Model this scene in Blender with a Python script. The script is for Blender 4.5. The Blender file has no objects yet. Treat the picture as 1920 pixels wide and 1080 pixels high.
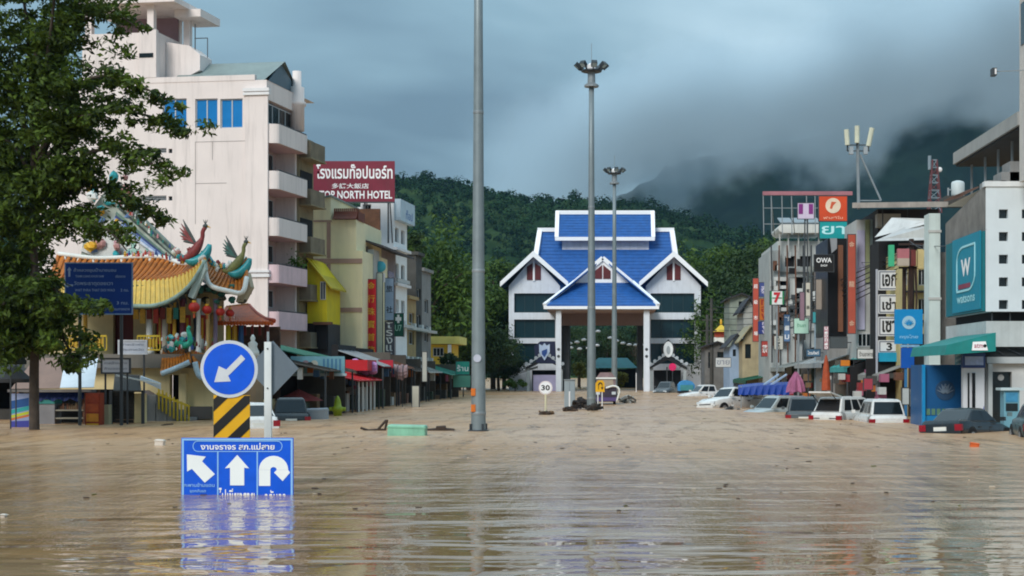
import bpy, math, random
import numpy as np
from mathutils import Vector, Matrix, noise as mn
R = math.radians
QUICK = False
S = bpy.context.scene
COL = S.collection
random.seed(7)

# ---------------------------------------------------------------- camera
F, CX, CY, EYE = 3000.0, 1150.0, 698.0, 2.26      # focal length and vanishing point of the street, in 1920-wide pixels; eye height
cam_d = bpy.data.cameras.new("camera"); cam = bpy.data.objects.new("camera", cam_d); COL.objects.link(cam)
cam.location = (0, 0, EYE); cam.rotation_euler = (R(90), 0, 0)
cam_d.sensor_width = 36; cam_d.lens = 36 * F / 1920
cam_d.shift_x = -(CX - 960) / 1920; cam_d.shift_y = (CY - 540) / 1920
cam_d.clip_end = 20000; cam_d.clip_start = 0.1
S.camera = cam
S.render.resolution_x, S.render.resolution_y = 1024, 576
S.view_settings.view_transform = 'Standard'; S.view_settings.look = 'None'
S.view_settings.exposure = 0.80; S.view_settings.gamma = 1
S.cycles.use_denoising = True; S.cycles.filter_width = 1.9
S.cycles.max_bounces = 6; S.cycles.diffuse_bounces = 3; S.cycles.glossy_bounces = 3
S.cycles.transparent_max_bounces = 8; S.cycles.volume_bounces = 1

# ---------------------------------------------------------------- world: overcast sky, brighter overhead, storm cloud
W = bpy.data.worlds.new("World"); S.world = W; W.use_nodes = True
SUN_EL, SUN_AZ = R(36), R(205)                     # azimuth from +Y clockwise; the light sits behind the camera
def build_world():
    t = W.node_tree; N = t.nodes; L = t.links; N.clear()
    def n(k, **kw):
        a = N.new(k)
        for q, v in kw.items(): setattr(a, q, v)
        return a
    sky = n('ShaderNodeTexSky', sky_type='NISHITA', sun_disc=False, sun_elevation=SUN_EL, sun_rotation=SUN_AZ)
    skm = n('ShaderNodeVectorMath', operation='SCALE'); skm.inputs['Scale'].default_value = 0.06
    L.new(sky.outputs[0], skm.inputs[0])
    tc = n('ShaderNodeTexCoord'); sep = n('ShaderNodeSeparateXYZ'); L.new(tc.outputs['Generated'], sep.inputs[0])
    def math_(op, a, b=None, c=None):
        m = n('ShaderNodeMath', operation=op)
        for i, v in enumerate((a, b, c)):
            if v is None: continue
            if isinstance(v, (int, float)): m.inputs[i].default_value = v
            else: L.new(v, m.inputs[i])
        return m.outputs[0]
    z = math_('MAXIMUM', sep.outputs[2], 0.0)
    # cloud layer seen in perspective: direction / (height + offset)
    den = math_('ADD', z, 0.16)
    inv = math_('DIVIDE', 1.0, den)
    sc = n('ShaderNodeVectorMath', operation='SCALE'); L.new(tc.outputs['Generated'], sc.inputs[0]); L.new(inv, sc.inputs['Scale'])
    mp = n('ShaderNodeMapping'); mp.inputs['Location'].default_value = CLOUD_OFF; mp.inputs['Scale'].default_value = (0.75, 0.75, 2.2)
    L.new(sc.outputs[0], mp.inputs[0])
    n1 = n('ShaderNodeTexNoise'); n1.inputs['Scale'].default_value = 0.62; n1.inputs['Detail'].default_value = 5; n1.inputs['Roughness'].default_value = 0.5
    n1.inputs['Distortion'].default_value = 0.5
    L.new(mp.outputs[0], n1.inputs['Vector'])
    rp = n('ShaderNodeValToRGB'); L.new(n1.outputs[0], rp.inputs[0])
    e = rp.color_ramp.elements
    e[0].position = 0.40; e[0].color = (0.130, 0.215, 0.285, 1)
    e[1].position = 0.62; e[1].color = (0.385, 0.535, 0.625, 1)
    q = rp.color_ramp.elements.new(0.5); q.color = (0.212, 0.338, 0.420, 1)
    grad = math_('MULTIPLY_ADD', math_('POWER', z, 0.9), 1.25, 0.72)          # overcast sky: zenith about three times the horizon
    cl = n('ShaderNodeVectorMath', operation='SCALE'); L.new(rp.outputs[0], cl.inputs[0]); L.new(grad, cl.inputs['Scale'])
    mx = n('ShaderNodeMix', data_type='RGBA'); mx.inputs[0].default_value = 0.93
    L.new(skm.outputs[0], mx.inputs[6]); L.new(cl.outputs[0], mx.inputs[7])
    bg = n('ShaderNodeBackground'); bg.inputs['Strength'].default_value = WORLD_STRENGTH
    out = n('ShaderNodeOutputWorld'); L.new(mx.outputs[2], bg.inputs[0]); L.new(bg.outputs[0], out.inputs[0])
CLOUD_OFF = (0.9, 1.3, 0.0); WORLD_STRENGTH = 0.79
build_world()
sun_d = bpy.data.lights.new("sun", 'SUN'); sun_d.energy = 1.5; sun_d.angle = R(25); sun_d.color = (1.0, 0.96, 0.90)
sun = bpy.data.objects.new("sun", sun_d); COL.objects.link(sun)
_d = Vector((math.sin(SUN_AZ) * math.cos(SUN_EL), math.cos(SUN_AZ) * math.cos(SUN_EL), math.sin(SUN_EL)))
sun.rotation_euler = (-_d).to_track_quat('-Z', 'Y').to_euler()

# ---------------------------------------------------------------- helpers
def X(px, Y): return (px - CX) * Y / F            # metres across, from a pixel column at depth Y
def Z(py, Y): return EYE + (CY - py) * Y / F
def P(px, py, Y): return Vector((X(px, Y), Y, Z(py, Y)))
def hexc(h, k=1.0):
    h = h.lstrip('#'); r = []
    for i in (0, 2, 4):
        v = int(h[i:i+2], 16) / 255
        r.append(k * (v / 12.92 if v <= 0.04045 else ((v + 0.055) / 1.055) ** 2.4))
    return tuple(r)
_M = {}
def mat(name, col, rough=0.65, spec=0.4, var=0.14, scale=1.2, bump=0.0, bscale=12.0, metal=0.0, streak=0.0, coat=0.0, emit=None, trans=0.0, alpha=1.0, grime=(0.10, 0.085, 0.07)):
    if name in _M: return _M[name]
    if isinstance(col, str): col = hexc(col)
    m = bpy.data.materials.new(name); m.use_nodes = True; _M[name] = m
    t = m.node_tree; N = t.nodes; L = t.links; b = N['Principled BSDF']
    b.inputs['Roughness'].default_value = rough; b.inputs['Specular IOR Level'].default_value = spec
    b.inputs['Metallic'].default_value = metal; b.inputs['Coat Weight'].default_value = coat
    b.inputs['Transmission Weight'].default_value = trans; b.inputs['Alpha'].default_value = alpha
    m.diffuse_color = (*col, 1)
    if emit: b.inputs['Emission Color'].default_value = (*emit[0], 1); b.inputs['Emission Strength'].default_value = emit[1]
    g = N.new('ShaderNodeNewGeometry')
    cur = None
    if var > 0:
        nz = N.new('ShaderNodeTexNoise'); nz.inputs['Scale'].default_value = scale; nz.inputs['Detail'].default_value = 5; nz.inputs['Roughness'].default_value = 0.6
        L.new(g.outputs['Position'], nz.inputs['Vector'])
        rp = N.new('ShaderNodeValToRGB'); L.new(nz.outputs[0], rp.inputs[0])
        rp.color_ramp.elements[0].position = 0.3; rp.color_ramp.elements[1].position = 0.7
        rp.color_ramp.elements[0].color = (*[c * (1 - var) for c in col], 1); rp.color_ramp.elements[1].color = (*[min(1, c * (1 + var * 0.6)) for c in col], 1)
        cur = rp.outputs[0]
        rr = N.new('ShaderNodeMapRange'); rr.inputs[3].default_value = max(0.02, rough - 0.1); rr.inputs[4].default_value = min(1, rough + 0.12)
        L.new(nz.outputs[0], rr.inputs[0]); L.new(rr.outputs[0], b.inputs['Roughness'])
    if streak > 0:
        mp = N.new('ShaderNodeMapping'); mp.inputs['Scale'].default_value = (2.2, 2.2, 0.16); L.new(g.outputs['Position'], mp.inputs[0])
        n2 = N.new('ShaderNodeTexNoise'); n2.inputs['Scale'].default_value = 1.3; n2.inputs['Detail'].default_value = 6; n2.inputs['Roughness'].default_value = 0.65
        L.new(mp.outputs[0], n2.inputs['Vector'])
        r2 = N.new('ShaderNodeMapRange'); r2.inputs[1].default_value = 0.5; r2.inputs[2].default_value = 0.8; r2.inputs[4].default_value = streak
        L.new(n2.outputs[0], r2.inputs[0])
        mx = N.new('ShaderNodeMix'); mx.data_type = 'RGBA'; L.new(r2.outputs[0], mx.inputs[0])
        if cur: L.new(cur, mx.inputs[6])
        else: mx.inputs[6].default_value = (*col, 1)
        mx.inputs[7].default_value = (*[0.5 * c * 0.6 + 0.5 * q for c, q in zip(col, grime)], 1); cur = mx.outputs[2]
    if cur: L.new(cur, b.inputs['Base Color'])
    else: b.inputs['Base Color'].default_value = (*col, 1)
    if bump > 0:
        n3 = N.new('ShaderNodeTexNoise'); n3.inputs['Scale'].default_value = bscale; n3.inputs['Detail'].default_value = 4
        L.new(g.outputs['Position'], n3.inputs['Vector'])
        bp = N.new('ShaderNodeBump'); bp.inputs['Strength'].default_value = bump; bp.inputs['Distance'].default_value = 0.05
        L.new(n3.outputs[0], bp.inputs['Height']); L.new(bp.outputs[0], b.inputs['Normal'])
    return m

class Fr:
    """a face of a building: o = corner, u = along it, n = out of it"""
    def __init__(s, o, u, n): s.o = Vector(o); s.u = Vector(u).normalized(); s.n = Vector(n).normalized(); s.v = Vector((0, 0, 1))
    def p(s, a, b, c=0.0): return s.o + s.u * a + s.v * b + s.n * c
def front(x0, y, z0=0.0): return Fr((x0, y, z0), (1, 0, 0), (0, -1, 0))          # faces the camera
ROOTLOC = {}
class MB:
    def __init__(s): s.v = []; s.f = []; s.m = []
    def face(s, pts, mi=0):
        k = len(s.v); s.v += [tuple(p) for p in pts]; s.f.append(tuple(range(k, k + len(pts)))); s.m.append(mi); return s
    def hexa(s, b, t, mi=0):
        k = len(s.v); s.v += [tuple(p) for p in b] + [tuple(p) for p in t]; n = len(b)
        s.f.append(tuple(range(k + n - 1, k - 1, -1))); s.f.append(tuple(range(k + n, k + 2 * n)))
        for i in range(n): s.f.append((k + i, k + (i + 1) % n, k + n + (i + 1) % n, k + n + i))
        s.m += [mi] * (n + 2); return s
    def box(s, x0, x1, y0, y1, z0, z1, mi=0):
        return s.hexa([(x0, y0, z0), (x1, y0, z0), (x1, y1, z0), (x0, y1, z0)], [(x0, y0, z1), (x1, y0, z1), (x1, y1, z1), (x0, y1, z1)], mi)
    def fbox(s, fr, u0, u1, v0, v1, n0, n1, mi=0):
        return s.hexa([fr.p(u0, v0, n0), fr.p(u1, v0, n0), fr.p(u1, v1, n0), fr.p(u0, v1, n0)], [fr.p(u0, v0, n1), fr.p(u1, v0, n1), fr.p(u1, v1, n1), fr.p(u0, v1, n1)], mi)
    def prism(s, fr, poly, n0, n1, mi=0):
        return s.hexa([fr.p(a, b, n0) for a, b in poly], [fr.p(a, b, n1) for a, b in poly], mi)
    def bar(s, p, q, w=0.05, h=None, mi=0):
        p, q = Vector(p), Vector(q); d = (q - p).normalized(); h = h or w
        a = d.cross(Vector((0, 0, 1)));
        if a.length < 1e-3: a = Vector((1, 0, 0))
        a.normalize(); b = a.cross(d).normalized()
        c = [(-1, -1), (1, -1), (1, 1), (-1, 1)]
        return s.hexa([p + a * i * w / 2 + b * j * h / 2 for i, j in c], [q + a * i * w / 2 + b * j * h / 2 for i, j in c], mi)
    def tube(s, pts, rad, n=8, mi=0, cap=True):
        pts = [Vector(p) for p in pts]; k = len(s.v)
        if not hasattr(rad, '__len__'): rad = [rad] * len(pts)
        ref = Vector((0.31, 0.95, 0.05))
        for i, p in enumerate(pts):
            d = (pts[min(i + 1, len(pts) - 1)] - pts[max(i - 1, 0)]).normalized()
            a = d.cross(ref)
            if a.length < 1e-2: a = d.cross(Vector((1, 0, 0)))
            a.normalize(); b = d.cross(a)
            for j in range(n):
                t = 2 * math.pi * j / n; s.v.append(tuple(p + (a * math.cos(t) + b * math.sin(t)) * rad[i]))
        for i in range(len(pts) - 1):
            for j in range(n):
                s.f.append((k + i * n + j, k + i * n + (j + 1) % n, k + (i + 1) * n + (j + 1) % n, k + (i + 1) * n + j)); s.m.append(mi)
        if cap:
            s.f.append(tuple(range(k + n - 1, k - 1, -1))); s.f.append(tuple(range(k + (len(pts) - 1) * n, k + len(pts) * n))); s.m += [mi, mi]
        return s
    def lathe(s, c, prof, n=14, mi=0, ax=None):
        """prof: (radius, height) pairs, turned about the vertical through c"""
        c = Vector(c); k = len(s.v)
        for r, h in prof:
            for j in range(n):
                t = 2 * math.pi * j / n; s.v.append((c.x + r * math.cos(t), c.y + r * math.sin(t), c.z + h))
        for i in range(len(prof) - 1):
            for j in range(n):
                s.f.append((k + i * n + j, k + i * n + (j + 1) % n, k + (i + 1) * n + (j + 1) % n, k + (i + 1) * n + j)); s.m.append(mi)
        s.f.append(tuple(range(k + n - 1, k - 1, -1))); s.f.append(tuple(range(k + (len(prof) - 1) * n, k + len(prof) * n))); s.m += [mi, mi]
        return s
    def ball(s, c, rx, ry=None, rz=None, n=12, m=8, mi=0, jit=0.0):
        ry = ry or rx; rz = rz or rx; c = Vector(c); k = len(s.v)
        for i in range(m + 1):
            a = math.pi * i / m
            for j in range(n):
                t = 2 * math.pi * j / n; q = 1 + random.uniform(-jit, jit)
                s.v.append((c.x + rx * q * math.sin(a) * math.cos(t), c.y + ry * q * math.sin(a) * math.sin(t), c.z + rz * q * math.cos(a)))
        for i in range(m):
            for j in range(n):
                s.f.append((k + i * n + j, k + (i + 1) * n + j, k + (i + 1) * n + (j + 1) % n, k + i * n + (j + 1) % n)); s.m.append(mi)
        return s
    def disc(s, fr, u, v, r, n0, n1, n=24, mi=0, ry=None):
        return s.prism(fr, [(u + r * math.cos(2 * math.pi * i / n), v + (ry or r) * math.sin(2 * math.pi * i / n)) for i in range(n)], n0, n1, mi)
    def build(s, name, mats, parent=None, smooth=False, bevel=0.0):
        if not isinstance(mats, (list, tuple)): mats = [mats]
        off = Vector(ROOTLOC.get(parent.name, (0, 0, 0))) if parent else Vector((0, 0, 0))
        me = bpy.data.meshes.new(name)
        me.from_pydata([(a - off.x, b - off.y, c - off.z) for a, b, c in s.v], [], s.f)
        for m in mats: me.materials.append(m)
        if len(mats) > 1: me.polygons.foreach_set('material_index', s.m)
        if smooth: me.polygons.foreach_set('use_smooth', [True] * len(me.polygons))
        me.update()
        o = bpy.data.objects.new(name, me); COL.objects.link(o)
        if parent:
            o.parent = parent; ROOTLOC[o.name] = tuple(off)
        if bevel:
            b = o.modifiers.new('bevel', 'BEVEL'); b.width = bevel; b.segments = 2; b.limit_method = 'ANGLE'
        return o
def tag(o, label, cat, group=None):
    o['label'] = label; o['category'] = cat
    if group: o['group'] = group
    return o
def thing(name, label, cat, loc, group=None):
    o = bpy.data.objects.new(name, None); COL.objects.link(o); o.location = loc; ROOTLOC[o.name] = tuple(loc); o.empty_display_size = 0.3
    return tag(o, label, cat, group)
def struct(o): o['kind'] = 'structure'; return o
def stuff(o): o['kind'] = 'stuff'; return o
def text(s, fr, u, v, h, m, parent, width=None, n=0.004, thick=0.006, name='lettering', align='CENTER', bold=0.012):
    """flat lettering on a face: centred on (u, v), h = body height, squeezed to width when given"""
    c = bpy.data.curves.new(name, 'FONT'); c.body = s; c.resolution_u = 2; c.offset = bold
    o = bpy.data.objects.new(name, c); COL.objects.link(o)
    me = bpy.data.meshes.new_from_object(o.evaluated_get(bpy.context.evaluated_depsgraph_get()))
    bpy.data.objects.remove(o); bpy.data.curves.remove(c)
    co = np.empty(len(me.vertices) * 3); me.vertices.foreach_get('co', co); co = co.reshape(-1, 3)
    lo, hi = co.min(0), co.max(0); k = h / max(1e-4, hi[1] - lo[1]); kx = width / (hi[0] - lo[0]) if width else k
    pts = []
    off = Vector(ROOTLOC.get(parent.name, (0, 0, 0)))
    for a in co:
        q = fr.p(u + (a[0] - (lo[0] + hi[0]) / 2) * kx, v + (a[1] - (lo[1] + hi[1]) / 2) * k, n + thick) - off; pts += [q.x, q.y, q.z]
    me.vertices.foreach_set('co', pts); me.materials.clear(); me.materials.append(m); me.name = name; me.update()
    o = bpy.data.objects.new(name, me); COL.objects.link(o); o.parent = parent; ROOTLOC[o.name] = tuple(off)
    return o
def copy_tree(o, parent=None):
    c = o.copy(); COL.objects.link(c); c.parent = parent; ROOTLOC[c.name] = ROOTLOC.get(o.name, (0, 0, 0))
    for ch in list(o.children): copy_tree(ch, c)
    return c
def wall_holes(mb, fr, u0, u1, v0, v1, holes, depth=0.2, mi=0, th=0.25):
    """a wall with real openings: holes = (u0, u1, v0, v1); the reveals run back by depth"""
    us = sorted({u0, u1, *[a for h in holes for a in h[:2]]}); vs = sorted({v0, v1, *[a for h in holes for a in h[2:]]})
    us = [a for a in us if u0 <= a <= u1]; vs = [a for a in vs if v0 <= a <= v1]
    for i in range(len(us) - 1):
        for j in range(len(vs) - 1):
            a, b = (us[i] + us[i+1]) / 2, (vs[j] + vs[j+1]) / 2
            if any(h[0] < a < h[1] and h[2] < b < h[3] for h in holes): continue
            mb.face([fr.p(us[i], vs[j]), fr.p(us[i+1], vs[j]), fr.p(us[i+1], vs[j+1]), fr.p(us[i], vs[j+1])], mi)
    for a, b, c, d in holes:
        q = [(a, c), (b, c), (b, d), (a, d)]
        for i in range(4):
            (p0, p1), (r0, r1) = q[i], q[(i + 1) % 4]
            mb.face([fr.p(p0, p1, 0), fr.p(r0, r1, 0), fr.p(r0, r1, -depth), fr.p(p0, p1, -depth)], mi)
def window(parent, fr, a, b, c, d, nx=2, ny=1, inset=0.12, fm=None, gm=None, fw=0.06, name='window'):
    """frame set into an opening, each pane a sub-part"""
    f = MB()
    f.fbox(fr, a, b, c, c + fw, -inset - .05, -inset + .02); f.fbox(fr, a, b, d - fw, d, -inset - .05, -inset + .02)
    for i in range(nx + 1):
        u = a + (b - a - fw) * i / nx; f.fbox(fr, u, u + fw, c + fw, d - fw, -inset - .05, -inset + .02)
    for j in range(1, ny):
        v = c + (d - c) * j / ny
        for i in range(nx):
            u0_ = a + (b - a - fw) * i / nx + fw; u1_ = a + (b - a - fw) * (i + 1) / nx; f.fbox(fr, u0_, u1_, v, v + fw * .8, -inset - .05, -inset + .015)
    w = f.build(name, fm, parent)
    for i in range(nx):
        for j in range(ny):
            u0_ = a + (b - a - fw) * i / nx + fw; u1_ = a + (b - a - fw) * (i + 1) / nx
            v0_ = c + fw + (d - c - fw) * j / ny; v1_ = c + (d - c - fw) * (j + 1) / ny
            MB().face([fr.p(u0_, v0_, -inset - .02), fr.p(u1_, v0_, -inset - .02), fr.p(u1_, v1_, -inset - .02), fr.p(u0_, v1_, -inset - .02)]).build('pane', gm, w)
    return w
# ================================================================ THE SETTING
def water_material():
    m = bpy.data.materials.new('flood_water'); m.use_nodes = True; t = m.node_tree; N = t.nodes; L = t.links; b = N['Principled BSDF']
    g = N.new('ShaderNodeNewGeometry'); sep = N.new('ShaderNodeSeparateXYZ'); L.new(g.outputs['Position'], sep.inputs[0])
    def noise(scale, sc, det=3, rough=0.5, dist=0.0):
        mp = N.new('ShaderNodeMapping'); mp.inputs['Scale'].default_value = sc; L.new(g.outputs['Position'], mp.inputs[0])
        z = N.new('ShaderNodeTexNoise'); z.inputs['Scale'].default_value = scale; z.inputs['Detail'].default_value = det; z.inputs['Roughness'].default_value = rough
        z.inputs['Distortion'].default_value = dist
        L.new(mp.outputs[0], z.inputs['Vector']); return z.outputs[0]
    def mrange(v, a, b_, c, d):
        r = N.new('ShaderNodeMapRange'); L.new(v, r.inputs[0])
        for i, q in enumerate((a, b_, c, d)): r.inputs[i + 1].default_value = q
        return r.outputs[0]
    def m2(op, a, b_):
        q = N.new('ShaderNodeMath'); q.operation = op
        for i, v in enumerate((a, b_)):
            if isinstance(v, (int, float)): q.inputs[i].default_value = v
            else: L.new(v, q.inputs[i])
        return q.outputs[0]
    # silt: large patches of paler and browner water, drawn out by the current
    n1 = noise(0.12, (0.5, 1.0, 1), 6, 0.62, 0.6)
    rp = N.new('ShaderNodeValToRGB'); L.new(n1, rp.inputs[0]); e = rp.color_ramp.elements
    e[0].position = 0.3; e[0].color = (0.285, 0.155, 0.058, 1); e[1].position = 0.68; e[1].color = (0.36, 0.245, 0.155, 1)
    # the turbulent stream further out carries more silt, so it is paler and more orange
    rq = N.new('ShaderNodeValToRGB'); L.new(n1, rq.inputs[0]); e = rq.color_ramp.elements
    e[0].position = 0.32; e[0].color = (0.53, 0.30, 0.14, 1); e[1].position = 0.66; e[1].color = (0.57, 0.375, 0.23, 1)
    edge = m2('ADD', sep.outputs[1], m2('MULTIPLY', m2('SUBTRACT', noise(0.08, (1.2, .4, 1), 4), 0.5), 26.0))
    turb = mrange(edge, 20.0, 54.0, 0.0, 1.0)
    ms = N.new('ShaderNodeMix'); ms.data_type = 'RGBA'; L.new(turb, ms.inputs[0]); L.new(rp.outputs[0], ms.inputs[6]); L.new(rq.outputs[0], ms.inputs[7])
    # fine dark flecks: the shade among broken waves, put into the colour
    n2 = noise(1.0, (1.1, 0.2, 1), 6, 0.72)
    fl = mrange(n2, 0.50, 0.66, 0.0, 0.8)
    mx = N.new('ShaderNodeMix'); mx.data_type = 'RGBA'; L.new(fl, mx.inputs[0]); L.new(ms.outputs[2], mx.inputs[6]); mx.inputs[7].default_value = (0.24, 0.13, 0.06, 1)
    L.new(mx.outputs[2], b.inputs['Base Color'])
    # the current: smooth by the camera, broken and turbulent from about 30 m out, with an uneven edge
    L.new(mrange(turb, 0, 1, 0.03, 0.26), b.inputs['Roughness'])
    L.new(mrange(turb, 0, 1, 0.52, 0.30), b.inputs['Specular IOR Level'])
    b.inputs['IOR'].default_value = 1.33
    w1 = noise(0.75, (0.45, 1.0, 1), 2, 0.5, 0.3); w2 = noise(2.6, (0.5, 1.0, 1), 2, 0.5); w3 = noise(1.0, (0.9, 0.22, 1), 6, 0.7)
    calm = m2('ADD', m2('MULTIPLY', w1, 0.55), m2('MULTIPLY', w2, 0.06))
    rough = m2('MULTIPLY', w3, m2('MULTIPLY', turb, 2.0))
    bp = N.new('ShaderNodeBump'); bp.inputs['Strength'].default_value = 1.0; bp.inputs['Distance'].default_value = WAVE
    L.new(m2('ADD', calm, rough), bp.inputs['Height']); L.new(bp.outputs[0], b.inputs['Normal'])
    return m
WAVE = 0.16
GROUND = mat('river_mud', '#6b5a48', 0.9, var=.3, scale=.2)
gm = MB(); gm.face([(-1500, -300, -1.3), (1500, -300, -1.3), (1500, 1500, -1.3), (-1500, 1500, -1.3)])
struct(gm.build('ground', GROUND))
gm = MB(); gm.face([(-1500, -300, 0), (1500, -300, 0), (1500, 1450, 0), (-1500, 1450, 0)])
struct(gm.build('water', water_material()))

def fbm(x, y, o=5, s=1.0): return mn.fractal(Vector((x * s, y * s, 3.1)), 0.9, 2.0, o, noise_basis='PERLIN_ORIGINAL')
def forest_material(name, c0, c1, c2, sc):
    m = bpy.data.materials.new(name); m.use_nodes = True; t = m.node_tree; N = t.nodes; L = t.links; b = N['Principled BSDF']
    b.inputs['Roughness'].default_value = 0.95; b.inputs['Specular IOR Level'].default_value = 0.05
    g = N.new('ShaderNodeNewGeometry')
    n1 = N.new('ShaderNodeTexNoise'); n1.inputs['Scale'].default_value = sc; n1.inputs['Detail'].default_value = 8; n1.inputs['Roughness'].default_value = 0.62; L.new(g.outputs['Position'], n1.inputs['Vector'])
    rp = N.new('ShaderNodeValToRGB'); L.new(n1.outputs[0], rp.inputs[0]); e = rp.color_ramp.elements
    e[0].position = .35; e[0].color = (*c0, 1); e[1].position = .68; e[1].color = (*c2, 1); q = e.new(.52); q.color = (*c1, 1)
    v = N.new('ShaderNodeTexVoronoi'); v.inputs['Scale'].default_value = sc * 9; L.new(g.outputs['Position'], v.inputs['Vector'])
    mx = N.new('ShaderNodeMix'); mx.data_type = 'RGBA'; mx.blend_type = 'MULTIPLY'; mx.inputs[0].default_value = 0.45
    hs = N.new('ShaderNodeMapRange'); L.new(v.outputs['Color'], hs.inputs[0]); hs.inputs[3].default_value = 0.35; hs.inputs[4].default_value = 1.3
    L.new(rp.outputs[0], mx.inputs[6]); L.new(hs.outputs[0], mx.inputs[7]); L.new(mx.outputs[2], b.inputs['Base Color'])
    return m
def ridge(name, pts, Y0, depth, nx, ny, tree, material, seed, x_ext):
    """a hill whose crest follows (px, py) pixels at depth Y0 + depth/2; canopy lumps of size tree cover it"""
    rng = np.random.default_rng(seed)
    xs_p = np.array([X(a, Y0 + depth * .5) for a, b in pts]); zs_p = np.array([Z(b, Y0 + depth * .5) for a, b in pts])
    xs = np.linspace(x_ext[0], x_ext[1], nx); V = []; FC = []
    for j in range(ny):
        t = j / (ny - 1); prof = math.sin(min(1, t / .5) * math.pi / 2) ** 1.15 if t < .5 else 1 - 0.35 * ((t - .5) / .5) ** 1.5
        for i in range(nx):
            x = xs[i]; hgt = float(np.interp(x, xs_p, zs_p)); y = Y0 + depth * t
            k = 1 + 0.22 * fbm(x, y, 4, 2.2 / depth) * (1 - abs(2 * t - 1) * .6) * (1 if abs(t - .5) > .06 else .25)
            z = hgt * prof * k - 4
            p = Vector((x / tree, y / tree, 0.7)); d, _ = mn.voronoi(p); z += tree * (0.85 - d[0]) * 0.85 + fbm(x, y, 3, 3 / tree) * tree * .25
            V.append((x + rng.uniform(-.1, .1) * tree, y, z if t > 0 else -3))
    for j in range(ny - 1):
        for i in range(nx - 1): k = j * nx + i; FC.append((k, k + 1, k + nx + 1, k + nx))
    me = bpy.data.meshes.new(name); me.from_pydata(V, [], FC); me.materials.append(material)
    me.polygons.foreach_set('use_smooth', [True] * len(me.polygons)); me.update()
    o = bpy.data.objects.new(name, me); COL.objects.link(o); return struct(o)
ridge('hill', [(-600, 500), (0, 450), (400, 395), (600, 366), (745, 358), (800, 350), (860, 356), (930, 374), (1000, 390), (1050, 396), (1100, 392), (1200, 394), (1280, 408), (1350, 424), (1420, 438), (1600, 470), (1900, 520), (2600, 580)],
      620, 640, 420, 130, 8.0, forest_material('hill_forest', (0.010, 0.026, 0.014), (0.020, 0.045, 0.018), (0.045, 0.075, 0.026), 0.02), 3, (-560, 520))
def hill_trees(n, seed):
    """the wood on the near hill: thousands of leafy crowns that read as one mass"""
    rng = np.random.default_rng(seed); hl = bpy.data.objects['hill'].data; co = np.empty(len(hl.vertices) * 3); hl.vertices.foreach_get('co', co); co = co.reshape(-1, 3)
    keep = (co[:, 1] < 975) & (co[:, 1] > 640) & (np.abs(co[:, 0]) < 420); pts = co[keep]; pts = pts[rng.choice(len(pts), n)]
    q = 46; d = rng.normal(size=(n, q, 3)); d[..., 2] = np.abs(d[..., 2]) * 1.1 - .25; d /= np.linalg.norm(d, axis=2, keepdims=True)
    r = 1.1 + 3.6 * rng.uniform(0, 1, (n, 1, 1)) ** 2; c = pts[:, None, :] + d * r * rng.uniform(.75, 1.08, (n, q, 1)) * np.array([1, 1, 1.15]) + np.array([rng.uniform(-2, 2), 0, 1.2])
    c = c + rng.uniform(-1.5, 1.5, (n, 1, 3)) * np.array([1, 1, .4])
    a = np.cross(d, rng.normal(size=(n, q, 3))); a /= np.linalg.norm(a, axis=2, keepdims=True); b = np.cross(d, a); sz = rng.uniform(.28, .72, (n, q, 1))
    V = np.stack([c - a * sz - b * sz * .5, c + b * sz - a * sz * .2, c + a * sz + b * sz * .3, c - b * sz], axis=2).reshape(-1, 3)
    me = bpy.data.meshes.new('hill_forest'); k = n * q; me.vertices.add(4 * k); me.vertices.foreach_set('co', V.ravel()); me.loops.add(4 * k); me.loops.foreach_set('vertex_index', np.arange(4 * k)); me.polygons.add(k); me.polygons.foreach_set('loop_start', np.arange(k) * 4); me.update(calc_edges=True)
    me.materials.append(leaf_material('hill_leaves', (0.024, 0.062, 0.022), (0.004, 0.014, 0.011), 0.012, .02, .04)); o = bpy.data.objects.new('hill_forest', me); COL.objects.link(o); return stuff(o)
def leaf_material(name, c0, c1, var_scale, trans=.25, spec=.25):
    m = bpy.data.materials.new(name); m.use_nodes = True; t = m.node_tree; N = t.nodes; L = t.links; b = N['Principled BSDF']; b.inputs['Roughness'].default_value = .6; b.inputs['Specular IOR Level'].default_value = spec
    g = N.new('ShaderNodeNewGeometry'); nz = N.new('ShaderNodeTexNoise'); nz.inputs['Scale'].default_value = var_scale; nz.inputs['Detail'].default_value = 5; L.new(g.outputs['Position'], nz.inputs['Vector'])
    ad = N.new('ShaderNodeMath'); ad.operation = 'MULTIPLY_ADD'; L.new(g.outputs['Random Per Island'], ad.inputs[0]); ad.inputs[1].default_value = .45; L.new(nz.outputs[0], ad.inputs[2])
    rp = N.new('ShaderNodeValToRGB'); L.new(ad.outputs[0], rp.inputs[0]); e = rp.color_ramp.elements; e[0].position = .4; e[0].color = (*c1, 1); e[1].position = 1.0; e[1].color = (*c0, 1)
    tr = N.new('ShaderNodeBsdfTranslucent'); L.new(rp.outputs[0], b.inputs['Base Color']); L.new(rp.outputs[0], tr.inputs[0]); mx = N.new('ShaderNodeMixShader'); mx.inputs[0].default_value = trans
    o = N['Material Output']; L.new(b.outputs[0], mx.inputs[1]); L.new(tr.outputs[0], mx.inputs[2]); L.new(mx.outputs[0], o.inputs[0]); return m
hill_trees(9500, 2)
ridge('mountain', [(-800, 520), (300, 470), (900, 420), (1150, 380), (1230, 345), (1300, 312), (1420, 285), (1560, 262), (1700, 225), (1800, 190), (1900, 150), (2100, 100), (2700, 120), (3400, 300)],
      1750, 1300, 260, 70, 26.0, forest_material('mountain_forest', (0.003, 0.009, 0.008), (0.006, 0.014, 0.011), (0.010, 0.021, 0.014), 0.006), 5, (-1500, 1900))

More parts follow.
